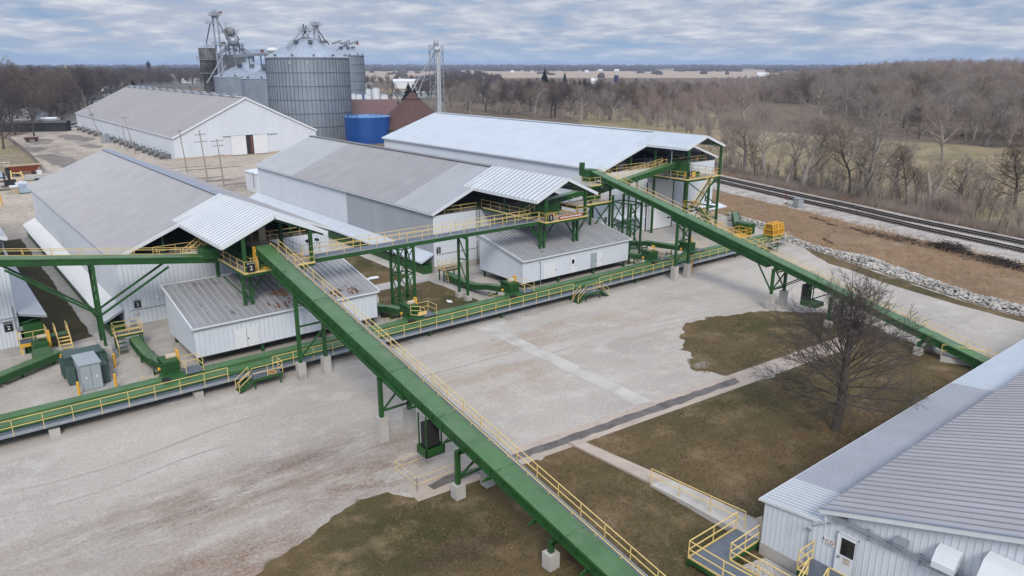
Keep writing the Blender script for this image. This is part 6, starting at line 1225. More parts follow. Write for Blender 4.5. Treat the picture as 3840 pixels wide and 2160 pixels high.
# brown cone and house
cc_ = at(1547, 277); cn = thing('conical_store', 'round store with a steep dark brown conical shingle roof', 'storage building', (cc_.x, cc_.y, 0)); zc = lambda y: zrow(cc_, y)
MB().lathe(cc_, [(13.2, 0), (13.2, zc(474))], 36, cap=False).build('wall', 'tan', cn); MB().lathe(cc_, [(14.2, zc(476)), (2.8, zc(371)), (.7, zc(346))], 36).build('roof', 'brownroof', cn); MB().lathe(cc_, [(2.95, zc(373)), (3.15, zc(372)), (2.8, zc(369))], 20, cap=False).build('vent_ring', 'rubber', cn)
def house(label, c, w, d, h, hr, ang, wallm, roofm, cat='house', name='house', win=3, group=None, door=True, hip=False):
    t = thing(name, label, cat, (c[0], c[1], 0), group); ux = Vector((math.cos(ang), math.sin(ang), 0)); uy = Vector((-ux.y, ux.x, 0)); o = Vector((c[0], c[1], 0)); P = lambda a, b, z: o+ux*a+uy*b+Vector((0, 0, z))
    m = MB().add([P(-w, -d, 0), P(w, -d, 0), P(w, d, 0), P(-w, d, 0), P(-w, -d, h), P(w, -d, h), P(w, d, h), P(-w, d, h), P(-w, 0, h if hip else hr), P(w, 0, h if hip else hr)], [(0, 1, 5, 4), (2, 3, 7, 6), (1, 2, 6, 9, 5), (3, 0, 4, 8, 7)]); m.build('wall', wallm, t)
    e = .5; rr_ = w-d if hip else w+e; sl = (hr-h)/d; zl_ = h-e*sl; m = MB()
    a = [P(-w-e, -d-e, zl_), P(w+e, -d-e, zl_), P(w+e, d+e, zl_), P(-w-e, d+e, zl_), P(-rr_, 0, hr), P(rr_, 0, hr)]
    m.add([q_+Vector((0, 0, .1)) for q_ in a], [(0, 1, 5, 4), (2, 3, 4, 5)]+([(1, 2, 5), (3, 0, 4)] if hip else [])); m.build('roof', roofm, t)
    for i in range(win):
        s = -w+2*w*(i+.5)/max(1, win); MB().bar(P(s, -d-.04, h*.35), P(s, -d-.04, h*.75), .08 if abs(ux.x) < .7 else min(1.3, w/win), .08 if abs(ux.x) >= .7 else min(1.3, w/win), up=(0, 1, 0)).build('window', 'glass', t)
    if door: MB().bar(P(-w*.8, -d-.05, .05), P(-w*.8, -d-.05, min(2.2, h*.8)), .1 if abs(ux.x) < .7 else 1.0, .1 if abs(ux.x) >= .7 else 1.0, up=(0, 1, 0)).build('door', 'door', t)
    return t
c_ = at(1400, 312); house('low house with a wide faded purple-brown roof, between the largest bin and the brown cone', c_, 9.5, 9.5, 5.6, 12.4, R(-38), 'cream', 'purproof', hip=False)
# lattice elevator tower right of the cone
ct = at(1641, 300); lt = thing('lattice_tower', 'tall open steel lattice tower carrying a bucket elevator, right of the brown cone', 'tower', (ct.x, ct.y, 0)); zt_ = lambda y: zrow(ct, y); H_ = zt_(170); m = MB(); hw = 1.9
cor = [Vector((ct.x+sx*hw, ct.y+sy*hw, 0)) for sx, sy in ((-1, -1), (1, -1), (1, 1), (-1, 1))]
for q_ in cor: m.bar(q_, q_+Vector((0, 0, H_)), .24)
n_ = 12
for i in range(n_):
    z0_, z1_ = H_*i/n_, H_*(i+1)/n_
    for j in range(4):
        a_, b_ = cor[j], cor[(j+1) % 4]; m.bar(a_+UP*z1_, b_+UP*z1_, .13); m.bar((a_+UP*z0_) if i % 2 else (b_+UP*z0_), (b_+UP*z1_) if i % 2 else (a_+UP*z1_), .12)
m.build('lattice', 'galv', lt); m = MB(); m.bar((ct.x+.2, ct.y-.4, 0), (ct.x+.2, ct.y-.4, H_+.6), .55); m.bar((ct.x+1.0, ct.y-.6, 0), (ct.x+1.0, ct.y-.6, H_), .4); m.build('elevator_leg', 'trim', lt); MB().lathe(ct, [(.9, H_-.6), (1.0, H_+.8), (.8, H_+1.6), (.3, H_+1.9)], 14).build('head', 'galv', lt)
MB().box(ct.x-1.6, ct.y-1.6, H_-1.6, ct.x+1.6, ct.y+1.6, H_-.5).build('hopper', 'trim', lt); m = MB(); m.tube((ct.x, ct.y, H_-1.0), (cc_.x, cc_.y, zc(341)), .22); e_ = at(1568, 290); m.tube((ct.x, ct.y, H_-1.2), (e_.x, e_.y, zrow(e_, 352)), .2); m.build('spouts', 'galv', lt); m = MB()
e_ = at(1590, 292)
for dx, dy, dz in ((-2.5, 0, 0), (2.5, -1, 0), (0, 2, 1.5), (0, -2, -1)): m.bar((e_.x+dx, e_.y+dy, zrow(e_, 292)+dz), (e_.x-dx*.2, e_.y, zrow(e_, 305)), .14); m.bar((e_.x-2.5, e_.y, zrow(e_, 292)), (e_.x+2.5, e_.y-1, zrow(e_, 296)), .14)
m.build('spout_brace', 'galv', lt)
# white tanks behind the purple-brown roof
def tank(px0, px1, ytop, D, lab, ribm='trim', dome=.0):
    c = at((px0+px1)/2, D); Rr = (px1-px0)/2*D/2923; z = zrow(c, ytop); t = thing('storage_tank', lab, 'tank', (c.x, c.y, 0), 'white tanks beyond the purple-brown roof'); MB().lathe(c, [(Rr, 0), (Rr, z)], 24, cap=False).build('shell', ribm, t, True); MB().lathe(c, [(Rr+.05, z-.02), (Rr*.6, z+Rr*.2+dome), (.1, z+Rr*.3+dome)], 24).build('lid', 'cabinet', t)
tank(1320, 1336, 352, 400, 'slim white tank hard against the largest bin'); tank(1336, 1361, 356, 405, 'stubby white tank left of the one with a blue stripe'); tank(1366, 1394, 356, 408, 'stubby white tank with a blue stripe on its left edge'); tank(1397, 1427, 333, 415, 'tallest white tank beyond the purple-brown roof'); tank(1424, 1458, 357, 420, 'broad low white tank with rust streaks, right of the tallest white tank'); tank(1367, 1396, 336, 430, 'pale grey-green tank behind the one with a blue stripe')
c_ = at(1363, 406); st_ = tag(MB().bar((c_.x, c_.y, 0), (c_.x, c_.y, zrow(c_, 354)), .9, .5).build('blue_post', 'blue'), 'blue upright panel between two stubby white tanks', 'panel')
# ---------------------------------------------------------------- bare trees
M['lawntwig'] = mat('lawn_tree_twigs', (.10, .082, .075), .95, 0, .25, .4)
class TreeGen:
    def __init__(s, seed): s.r = random.Random(seed); s.tv = []; s.tf = []; s.wv = []; s.wf = []
    def tubeseg(s, pts, rad, n=5):
        k = len(s.tv)
        for i, (p, r) in enumerate(zip(pts, rad)):
            d = (pts[min(i+1, len(pts)-1)]-pts[max(i-1, 0)]).normalized(); u = Vector((0, 0, 1)) if abs(d.z) < .9 else Vector((1, 0, 0)); a = d.cross(u).normalized(); b = a.cross(d)
            for j in range(n): t = 2*math.pi*j/n; s.tv.append(p+(a*math.cos(t)+b*math.sin(t))*r)
        for i in range(len(pts)-1):
            for j in range(n): s.tf.append((k+i*n+j, k+i*n+(j+1) % n, k+(i+1)*n+(j+1) % n, k+(i+1)*n+j))
    def spike(s, p, q, r):
        d = (q-p); u = Vector((0, 0, 1)) if abs(d.z) < .9*d.length else Vector((1, 0, 0)); a = d.cross(u).normalized()*r; b = a.cross(d).normalized()*r
        k = len(s.wv); s.wv += [p+a, p-a*.5+b*.87, p-a*.5-b*.87, q]; s.wf += [(k, k+1, k+3), (k+1, k+2, k+3), (k+2, k, k+3)]
    def rnd(s, k): return Vector((s.r.uniform(-1, 1), s.r.uniform(-1, 1), s.r.uniform(-1, 1)))*k
    def branch(s, p, d, L, r, lev, P):
        R_ = s.r; mx = P['lev']
        if lev >= mx:
            q = p+d*L*.55+s.rnd(L*.08); s.spike(p, p+(q-p)*1.05, max(r, P['tw'])); s.spike(q-(q-p)*.1, q+(d+s.rnd(.35)+Vector((0, 0, P['up']*.5))).normalized()*L*.5, max(r*.8, P['tw']*.8)); return
        n = 5 if lev == 0 else 4; pts = [p]; rad = [r]; dd = d.copy(); tip = .55 if (lev == 0 and not P['leader']) else .18
        for i in range(n):
            dd = (dd+s.rnd(P['wob'])+Vector((0, 0, P['up']*(.25 if lev else .1)))).normalized(); pts.append(pts[-1]+dd*L/n); rad.append(r*(1-(i+1)/n*(1-tip)))
        s.tubeseg(pts, rad, 7 if lev == 0 else (5 if lev == 1 else 3))
        nk = P['kids'][lev]; f0 = P['start'][min(lev, len(P['start'])-1)]
        for i in range(nk):
            f = f0+(1-f0)*(i+R_.random()*.8)/nk; f = min(f, .995); j = min(int(f*n), n-1); t = f*n-j; c = pts[j].lerp(pts[j+1], t); ax = (pts[j+1]-pts[j]).normalized()
            az = i*2.4+R_.uniform(-.6, .6); u = ax.cross(Vector((0, 0, 1)) if abs(ax.z) < .95 else Vector((1, 0, 0))).normalized(); v = ax.cross(u); side = u*math.cos(az)+v*math.sin(az)
            if lev == 0: an = P['ang0'][0]+(P['ang0'][1]-P['ang0'][0])*((f-f0)/(1-f0))+R_.uniform(-.15, .15); g_ = (f-f0)/(1-f0); lf = P['prof'](g_)*L*R_.uniform(.8, 1.15)
            else: an = P['ang']+R_.uniform(-.25, .25); lf = L*P['ratio']*(1.12-.6*f)*R_.uniform(.7, 1.25)
            nd = (ax*math.cos(an)+side*math.sin(an)).normalized(); s.branch(c, nd, lf, max(.012, rad[j]*P['rr'][min(lev, len(P['rr'])-1)]), lev+1, P)
        if lev > 0 or P['leader']: s.spike(pts[-1], pts[-1]+dd*L*.25, rad[-1])
    def meshes(s, nm, bark, twig):
        a = npmesh(nm+'_trunk', [tuple(v) for v in s.tv], np.array(s.tf), bark, 4); a.shade_smooth()
        return a, npmesh(nm+'_crown', [tuple(v) for v in s.wv], np.array(s.wf), twig, 3)
def mk(seed, H, P, trunk_r, bark, twig, lean=0):
    g_ = TreeGen(seed); g_.branch(Vector((0, 0, -.1)), Vector((lean, lean*.4, 1)).normalized(), H, trunk_r, 0, P); return g_.meshes('tree%d' % seed, bark, twig)
SPREAD = dict(lev=4, kids=[10, 8, 6, 5], start=[.32, .25, .2], ang0=(1.05, .35), ang=.75, ratio=.55, up=.30, wob=.16, rr=[.52, .5, .45], tw=.026, leader=False, prof=lambda g: .72-.22*g)
TALL = dict(SPREAD, kids=[13, 8, 6, 5], start=[.38, .25, .2], ang0=(1.0, .25), prof=lambda g: .46-.18*g, leader=True, up=.35)
FORK = dict(SPREAD, kids=[7, 9, 6, 5], start=[.18, .3, .2], ang0=(.7, .3), prof=lambda g: .95-.15*g, up=.22)
SAPL = dict(SPREAD, lev=3, kids=[11, 8, 7], start=[.25, .2], ang0=(.9, .3), prof=lambda g: .45-.15*g, leader=True, tw=.016)
BUSHY = dict(SPREAD, kids=[15, 9, 6, 5], start=[.22, .15, .15], ang0=(1.3, .3), prof=lambda g: .58*(1-.45*g), up=.18, leader=True)
VAR = {}
for key, (H, P, r, bk, tw) in dict(sp1=(8, SPREAD, .30, 'gbark', 'gtwig'), sp2=(8.5, SPREAD, .32, 'gbark', 'rtwig'), ta1=(12.5, TALL, .26, 'gbark', 'gtwig'), ta2=(12, TALL, .24, 'bark', 'otwig'), fo1=(7.2, FORK, .36, 'gbark', 'gtwig'), fo2=(7.5, FORK, .33, 'gbark', 'rtwig'),
        bu1=(10, BUSHY, .3, 'bark', 'twig'), bu2=(9.5, BUSHY, .28, 'gbark', 'rtwig'), bu3=(10.5, BUSHY, .3, 'bark', 'otwig'), sa1=(8, SAPL, .10, 'gbark', 'rtwig'), sa2=(7, SAPL, .09, 'bark', 'gtwig'), sp3=(9, SPREAD, .34, 'bark', 'twig')).items():
    a, b = mk(len(VAR)*13+5, H, P, r, bk, tw); z = max(v.co.z for v in b.vertices); VAR[key] = (a, b, z)
def plant(var, c, h, lab, group=None, z=0., name='bare_tree', rz=None, wide=1.):
    a, b, H = VAR[var]; t = bpy.data.objects.new(name, None); COL.objects.link(t); t.location = (c[0], c[1], z); s = h/H; t.scale = (s*wide*random.uniform(.9, 1.12), s*wide*random.uniform(.9, 1.12), s); t.rotation_euler.z = random.uniform(0, 6.28) if rz is None else rz
    tag(t, lab, 'tree', group); ROOT[t] = Vector((0, 0, 0)); link('trunk', a, t); link('crown', b, t); return t
# the lawn tree
OVAL = dict(lev=4, kids=[52, 11, 7, 5], start=[.28, .18, .2], ang0=(1.55, .12), ang=.58, ratio=.44, up=.16, wob=.10, rr=[.20, .42, .5], tw=.0125, leader=False, prof=lambda g: .48+.24*math.sin(min(1, g*1.3)*math.pi*.75)-.12*g)
VAR['lawn'] = (*mk(99, 7.8, OVAL, .33, 'bark', 'lawntwig'), 0); a, b, _ = VAR['lawn']; VAR['lawn'] = (a, b, max(v.co.z for v in b.vertices))
lt_ = plant('lawn', (50.1, 24.0), 13.4, 'large dark bare tree standing alone on the lawn in front of the right-hand conveyor', None, 0, rz=.6)
lt_.scale = (lt_.scale.z*1.2, lt_.scale.z*1.2, lt_.scale.z)
# trees along the far side of the tracks: photo base positions
tq = Q(2560, 180, 2.0125)
ROW = [((610, 1000), 15.5, 'ta1', 'multi-stemmed grey tree just right of the tower platform, beyond the tracks'), ((770, 1050), 14.5, 'ta1', 'straight pale-trunked tree beyond the tracks, left of the forked leaning one'), ((915, 1075), 15.2, 'fo1', 'pale forked tree leaning right beyond the tracks, behind the yellow cages'),
    ((1255, 1100), 13.5, 'ta2', 'slim upright tree beyond the tracks, left of the biggest leaning trunk'), ((1355, 1150), 17, 'fo1', 'biggest leaning tree beyond the tracks, its trunk slanting to the right'), ((1565, 1150), 10.8, 'sp1', 'small round-crowned tree beyond the tracks, right of the biggest leaning trunk'),
    ((1935, 1240), 9.8, 'sa1', 'thin tree just right of the broken stump beyond the tracks'), ((2035, 1230), 9.8, 'sp1', 'gnarled small tree second to the right of the broken stump'), ((1960, 850), 14.5, 'sp2', 'broad reddish tree standing alone on the pasture, on the right'), ((1780, 690), 10.5, 'bu1', 'dark tree at the edge of the wood with a dark patch below it'),
    ((470, 930), 12.5, 'sp2', 'reddish tree beyond the tracks behind the tower platform canopy'), ((2500, 1220), 10.5, 'bu1', 'dark bushy tree beyond the tracks at the right edge of the photo'), ((1045, 590), 17.5, 'sp1', 'grey spreading tree in the middle of the pasture, leaning to the right'), ((400, 870), 11, 'bu2', 'dense reddish tree low behind the canopy of the widest shed'), ((240, 478), 13, 'sp2', 'round reddish tree far back on the pasture, left part'), ((465, 570), 15.5, 'sp1', 'round grey tree on the pasture between the reddish ones')]
for p_, h_, v_, lab in ROW: c = tq(*p_); plant(v_, (c.x, c.y), h_*1.18, lab, 'bare trees beyond the railway', wide=1.3)
for p_, h_ in (((700, 960), 8), ((855, 1060), 7), ((1000, 1050), 10), ((1040, 1060), 8.5), ((1185, 1060), 9), ((1310, 1130), 11), ((1375, 1130), 10), ((1100, 1090), 6.5), ((1610, 1170), 9), ((1680, 1180), 10), ((1480, 1150), 6.5), ((1760, 1200), 7), ((2110, 1250), 7.5), ((2200, 1290), 8), ((2300, 1340), 6), ((2370, 1400), 6.5), ((2440, 1420), 6), ((330, 900), 8), ((540, 985), 7.5), ((2150, 1230), 8), ((1880, 1180), 8)):
    c = tq(*p_); plant(random.choice(['sa1', 'sa2', 'sa1', 'ta2']), (c.x, c.y), h_*1.25, 'slender bare sapling in the scrub strip along the far side of the tracks', 'saplings in the scrub strip beyond the tracks')
sg = TreeGen(5); c = tq(1850, 1245); st = thing('tree_stump', 'tall broken forked tree stump with torn orange wood, beyond the tracks', 'tree stump', (c.x, c.y, 0))
P_ = lambda x, y, z: Vector((c.x+x*.78-y*.62, c.y-x*.62-y*.78, z))
sg.tubeseg([P_(0, 0, 0), P_(0, 0, 1.6), P_(-.1, 0, 3), P_(-.5, 0, 5), P_(-1.2, 0, 7.4)], [.75, .5, .45, .35, .2], 8); sg.tubeseg([P_(.1, 0, 1.8), P_(1.0, 0, 4), P_(2.2, 0, 6.8)], [.42, .34, .22], 7); sg.tubeseg([P_(-.5, 0, 4.9), P_(.0, .1, 5.7)], [.25, .15], 6)
me = npmesh('stump', [tuple(v-Vector((c.x, c.y, 0))) for v in sg.tv], np.array(sg.tf), 'gbark', 4); link('trunk', me, st); ROOT[st] = Vector((c.x, c.y, 0)); MB().bar(P_(.06, .3, .9), P_(-.05, .42, 3.4), .3, .12).build('torn_wood', 'rust', st)
# woods: hill under the right-hand wood
def hillz(x, y):
    D = math.hypot(x, y); az = math.degrees(math.atan2(x, y))-38.8; m_ = min(1, max(0, (az-14)/16)); k = min(1, max(0, (D-300)/330)); return 13.5*k*k*(3-2*k)*m_*m_*(3-2*m_)
gv = []; NX, NY = 40, 40
for j in range(NY):
    for i in range(NX): x = 230+i*40; y = -330+j*28; gv.append((x, y, hillz(x, y)-.03))
o = MB().add(gv, [(j*NX+i, j*NX+i+1, (j+1)*NX+i+1, (j+1)*NX+i) for j in range(NY-1) for i in range(NX-1)]).build('wooded_hill', 'soil', None, True); o['kind'] = 'structure'
def inpoly(p, poly):
    c = False
    for (a, b), (d, e) in zip(poly, poly[1:]+poly[:1]):
        if (b > p[1]) != (e > p[1]) and p[0] < (d-a)*(p[1]-b)/(e-b)+a: c = not c
    return c
def scatter(poly, n, dmin, seed):
    r_ = random.Random(seed); o = []; xs = [p[0] for p in poly]; ys = [p[1] for p in poly]; t = 0
    while len(o) < n and t < n*60:
        t += 1; p = (r_.uniform(min(xs), max(xs)), r_.uniform(min(ys), max(ys)))
        if inpoly(p, poly) and all((p[0]-q[0])**2+(p[1]-q[1])**2 > dmin*dmin for q in o): o.append(p)
    return o
gp = lambda x, y: tuple(G(x, y)[:2])
WA = [(470, 310), (436, 268), (395, 215), (332, 168), (290, 122), (270, 90), (258, 45), (330, 20), (370, 90), (420, 150), (500, 220), (545, 300)]
woodA = scatter(WA, 125, 8.5, 1); woodA.sort(key=lambda p: p[0]**2+p[1]**2)
for p in woodA: plant(random.choice(['sp1', 'sp1', 'fo1', 'fo2', 'bu2', 'ta1', 'sp2', 'bu3', 'ta2']), p, random.uniform(15, 21), 'bare tree in the front of the wood beyond the pasture', 'bare trees of the wood beyond the pasture', hillz(*p), wide=1.4)
WB = [gp(1650, 424), gp(1850, 436), gp(2100, 452), gp(2330, 470), gp(2560, 440), gp(2560, 395), gp(2250, 372), gp(2000, 372), gp(1700, 366)]
WB = [tuple(p) for p in WB]; woodB = scatter(WB, 85, 9, 2)
for p in woodB: plant(random.choice(['bu1', 'sp3', 'bu3', 'ta2', 'sp1', 'bu2', 'sp2']), p, random.uniform(13, 18), 'dark bare tree in the belt behind the roof of the widest shed', 'bare trees in the belt behind the widest shed', wide=1.35)
WC = [gp(-90, 470), gp(60, 462), gp(180, 445), gp(240, 455), gp(310, 420), gp(430, 400), gp(520, 372), gp(620, 345), gp(600, 320), gp(330, 325), gp(-60, 330)]
WC = [tuple(p) for p in WC]; woodC = scatter(WC, 62, 9, 3)
for p in woodC: plant(random.choice(['bu1', 'sp3', 'bu3', 'bu1', 'ta2', 'sp3']), p, random.uniform(19, 27), 'dark bare street tree in the town left of the huge warehouse', 'bare trees in the town at the left', wide=1.4)
WD = [tuple(p) for p in (gp(-90, 500), gp(215, 474), gp(240, 440), gp(300, 415), gp(270, 398), gp(-90, 410))]
for p in scatter(WD, 26, 8, 41): plant(random.choice(['bu1', 'sp3', 'bu3', 'bu1']), p, random.uniform(18, 25), 'dark bare tree around the white houses at the left edge', 'bare trees around the left-edge houses', wide=1.45)
for (px_, py_, h_, v_, lab) in ((58, 506, 17, 'bu1', 'dark bare tree standing before the middle of the long dark shed'), (128, 510, 15, 'sp3', 'dark bare tree standing before the right end of the long dark shed'), (14, 560, 14.5, 'sp3', 'dark bare tree at the left edge, in front of the board fence'), (235, 468, 21, 'sp3', 'big twin-trunked dark tree at the end of the yard, left of the huge warehouse'), (215, 440, 25, 'bu3', 'tallest olive-brown tree above the dark long shed at the left'), (60, 420, 31, 'ta2', 'tallest tree of the skyline at the left, breaking the horizon'), (330, 420, 19, 'bu1', 'dark tree beside the street pole left of the huge warehouse'), (40, 470, 17, 'bu1', 'dark tree in front of the white houses at the left edge')):
    c = G(px_, py_); plant(v_, (c.x, c.y), h_, lab)
for (px_, D_, h_) in ((1402, 520, 16), (1436, 540, 17), (1492, 520, 12), (1388, 560, 15), (1470, 600, 14), (1455, 470, 10)):
    c = at(px_, D_); plant(random.choice(['sp3', 'sp1']), (c.x, c.y), h_, 'bare tree on the dry grass between the white tanks and the white barn', 'bare trees near the white barn')
# distant woods, one mass each
def mass(name, pts, hlo, hhi, m_, seed, zf=lambda x, y: 0., limbs=46, twigs=150, tr=.05):
    r_ = np.random.default_rng(seed); V = []; F = []; k = 0
    for (x, y) in pts:
        h = r_.uniform(hlo, hhi); w = h*r_.uniform(.22, .34); z0 = zf(x, y); n = limbs+twigs
        th = r_.uniform(0, 6.28, n); ph = r_.uniform(0, 1, n)**.6; rad = w*np.sqrt(r_.uniform(0, 1, n)); cz = h*(.62+.36*ph*np.sqrt(np.maximum(0, 1-(rad/w)**2))-.25*(1-ph))
        Q_ = np.stack([x+rad*np.cos(th), y+rad*np.sin(th), z0+cz], 1); Ppt = Q_.copy()
        Ppt[:limbs] = [x, y, z0]; Ppt[:limbs, 2] += h*r_.uniform(.15, .5, limbs); Ppt[limbs:] += np.stack([-np.cos(th[limbs:])*w*.22, -np.sin(th[limbs:])*w*.22, -h*r_.uniform(.06, .16, twigs)], 1)+r_.normal(0, w*.1, (twigs, 3))
        Ppt = np.vstack([Ppt, [[x, y, z0]]]); Q_ = np.vstack([Q_, [[x, y, z0+h*.6]]]); rr = np.concatenate([np.full(limbs, tr*1.5), np.full(twigs, tr), [h*.016]])[:, None]
        d = Q_-Ppt; a = np.cross(d, [.3, .2, 1.]); a /= np.linalg.norm(a, axis=1)[:, None]+1e-9; b = np.cross(a, d); b /= np.linalg.norm(b, axis=1)[:, None]+1e-9
        vv = np.stack([Ppt+a*rr, Ppt-a*rr*.5+b*rr*.87, Ppt-a*rr*.5-b*rr*.87, Q_], 1).reshape(-1, 3); i = np.arange(n+1)*4+k
        V.append(vv); F.append(np.stack([np.stack([i, i+1, i+3], 1), np.stack([i+1, i+2, i+3], 1), np.stack([i+2, i, i+3], 1)], 1).reshape(-1, 3)); k += len(vv)
    me = npmesh(name, np.vstack(V), np.vstack(F), m_, 3); o = link(name, me); o['kind'] = 'stuff'; return o
FA = [(500, 300), (400, 190), (345, 110), (310, 30), (480, -70), (950, -120), (1150, 150), (1000, 420), (800, 520)]
mass('distant_wood', scatter(FA, 520, 13, 11), 14, 20, 'gtwig', 21, hillz, 40, 260, .085)
mass('distant_wood', scatter([(360, 90), (430, 160), (620, 330), (900, 430), (700, 120), (520, -30), (350, 0)], 240, 12, 17), 13, 19, 'rtwig', 22, hillz, 40, 260, .085)
FB = [gp(1560, 376), gp(2560, 420), gp(2700, 360), gp(2560, 356), gp(1900, 345), gp(1850, 310), gp(1640, 300), gp(1560, 330)]
mass('distant_wood', scatter([tuple(p) for p in FB], 420, 13, 13), 10, 16, 'twig', 23, limbs=36, twigs=240, tr=.10)
mass('distant_wood', scatter([gp(1640, 300), gp(1850, 302), gp(1800, 275), gp(1650, 278)], 120, 16, 14), 9, 14, 'twig', 24, limbs=30, twigs=120, tr=.12)
mass('distant_wood', scatter([gp(2560, 352), gp(2900, 350), gp(3250, 305), gp(3100, 292), gp(2800, 315), gp(2600, 330)], 260, 15, 18), 9, 14, 'gtwig', 29, limbs=30, twigs=220, tr=.11)
FC = [gp(-250, 420), gp(150, 410), gp(330, 385), gp(470, 352), gp(640, 345), gp(780, 330), gp(820, 280), gp(400, 275), gp(-250, 280)]
mass('distant_wood', scatter([tuple(p) for p in FC], 620, 12, 15), 15, 23, 'twig', 25, limbs=36, twigs=240, tr=.11)
mass('distant_wood', scatter([gp(-300, 285), gp(900, 285), gp(900, 268), gp(-300, 268)], 420, 22, 16), 13, 20, 'twig', 26, limbs=26, twigs=90, tr=.16)
mass('distant_wood', scatter([gp(1370, 330), gp(1640, 330), gp(1640, 305), gp(1370, 308)], 60, 16, 19), 9, 14, 'twig', 30, limbs=30, twigs=150, tr=.08)
def belt(name, D0, D1, a0, a1, n, h, m_, seed, gap=.0):
    r_ = np.random.default_rng(seed); V = []; F = []; k = 0
    for i in range(n):
        az = R(38.8+r_.uniform(a0, a1)); D = r_.uniform(D0, D1)
        if noise.noise(Vector((math.degrees(az)*.35, D*.001, seed))) < gap-.5: continue
        x, y = math.sin(az)*D, math.cos(az)*D; hh = h*r_.uniform(.6, 1.15); w = r_.uniform(.6, 1.3)*D*.004; ns = 6; ring = []
        for (f, q) in ((1., 0), (1.1, .45), (.65, .85)):
            for j in range(ns): t = 2*math.pi*j/ns+r_.uniform(-.3, .3); ring.append((x+w*f*math.cos(t)*r_.uniform(.8, 1.2), y+w*f*math.sin(t)*r_.uniform(.8, 1.2), hh*q*r_.uniform(.9, 1.1)))
        ring.append((x, y, hh)); V += ring
        for q in (0, 1):
            for j in range(ns): a = k+q*ns+j; b = k+q*ns+(j+1) % ns; F += [(a, b, b+ns), (a, b+ns, a+ns)]
        for j in range(ns): F.append((k+2*ns+j, k+2*ns+(j+1) % ns, k+3*ns))
        k += len(ring)
    o = link(name, npmesh(name, np.array(V), np.array(F), m_, 3)); o['kind'] = 'stuff'
M['fartree'] = mat('far_bare_wood', (.075, .066, .06), .95, 0, .3, .02)
for i, (D0, D1, n, h) in enumerate(((2850, 3300, 900, 17), (3500, 4300, 900, 18), (4600, 5600, 800, 20), (6500, 7800, 700, 23))): belt('far_forest', D0, D1, -40, 40, n, h, 'fartree', 40+i, .28 if i < 2 else .1)
belt('hedgerow', 1500, 2600, -12, 40, 90, 9, 'fartree', 50, .45)
mass('distant_wood', scatter([gp(2380, 470), gp(2560, 480), gp(2680, 440), gp(2860, 400), gp(3080, 395), gp(3020, 350), gp(2400, 352)], 150, 11, 33), 10, 15.5, 'rtwig', 34, limbs=40, twigs=300, tr=.065)
mass('undergrowth', scatter([gp(1850, 440), gp(2400, 478), gp(2660, 540), gp(2700, 470), gp(2560, 430), gp(1900, 410)], 170, 7, 43), 4, 10, 'gtwig', 44, limbs=40, twigs=200, tr=.045)
mass('distant_wood', scatter(WA, 130, 8, 35), 13, 19, 'gtwig', 36, hillz, 44, 360, .055)
ps_ = []
for _ in range(150):
    i = rng.integers(1, 8); a_, b_ = Vector(TRK_FAR[i]), Vector(TRK_FAR[i+1]); u_ = rng.random(); t_ = (b_-a_).normalized(); p_ = a_.lerp(b_, u_)+Vector((t_.y, -t_.x))*(6+abs(rng.normal())*7); ps_.append((p_.x, p_.y))
mass('undergrowth', ps_, 2.5, 7, 'gtwig', 37, limbs=26, twigs=60, tr=.022); mass('undergrowth', [(x+abs(rng.normal())*8, y-abs(rng.normal())*2) for x, y in ps_[:90]], 2, 6, 'rtwig', 38, limbs=26, twigs=60, tr=.022)
# conifers
def conifer(c, h, lab, w=.26, group=None):
    t = thing('conifer', lab, 'conifer', (c.x, c.y, 0), group); MB().tube((c.x, c.y, 0), (c.x, c.y, h*.95), h*.018, 7, .02).build('trunk', 'bark', t); r_ = random.Random(int(h*100)+int(c.x)); mb = MB()
    for i in range(420):
        f = r_.random()**.8; z = h*(.08+.9*f); a = r_.uniform(0, 6.28); L_ = h*w*(1-f)*r_.uniform(.55, 1.1)+.2; p = Vector((c.x, c.y, z)); q = p+Vector((math.cos(a)*L_, math.sin(a)*L_, -L_*.18)); s = Vector((-math.sin(a), math.cos(a), 0))*(L_*.22+.12); m_ = p.lerp(q, .55)
        mb.add([p, m_-s, q, m_+s], [(0, 1, 2, 3)]); mb.add([p, m_+Vector((0, 0, L_*.16)), q, m_-Vector((0, 0, L_*.2))], [(0, 1, 2, 3)])
    mb.build('crown', 'needle', t)
for (px_, D_, ytop, lab, w) in ((2041, 640, 248, 'tallest dark conifer rising to the horizon behind the widest shed', .32), (2116, 1000, 268, 'small lone cone-shaped conifer on the stubble field', .3), (2153, 560, 296, 'leftmost pointed conifer of the dark clump near the blue silo', .3), (2171, 565, 292, 'second pointed conifer of the dark clump near the blue silo', .3), (2190, 570, 294, 'third pointed conifer of the dark clump near the blue silo', .3), (2207, 575, 298, 'rightmost pointed conifer of the dark clump near the blue silo', .24),
        (1534, 440, 305, 'broad dark conifer in front of the white barn', .42), (1552, 436, 309, 'second broad dark conifer in front of the white barn, on its right', .4), (510, 480, 295, 'dark evergreen left of the low conveyor bridge, behind the huge warehouse roof', .4), (545, 500, 292, 'dark evergreen right behind the low conveyor bridge', .4)):
    c = at(px_, D_); conifer(c, zrow(c, ytop), lab, w)
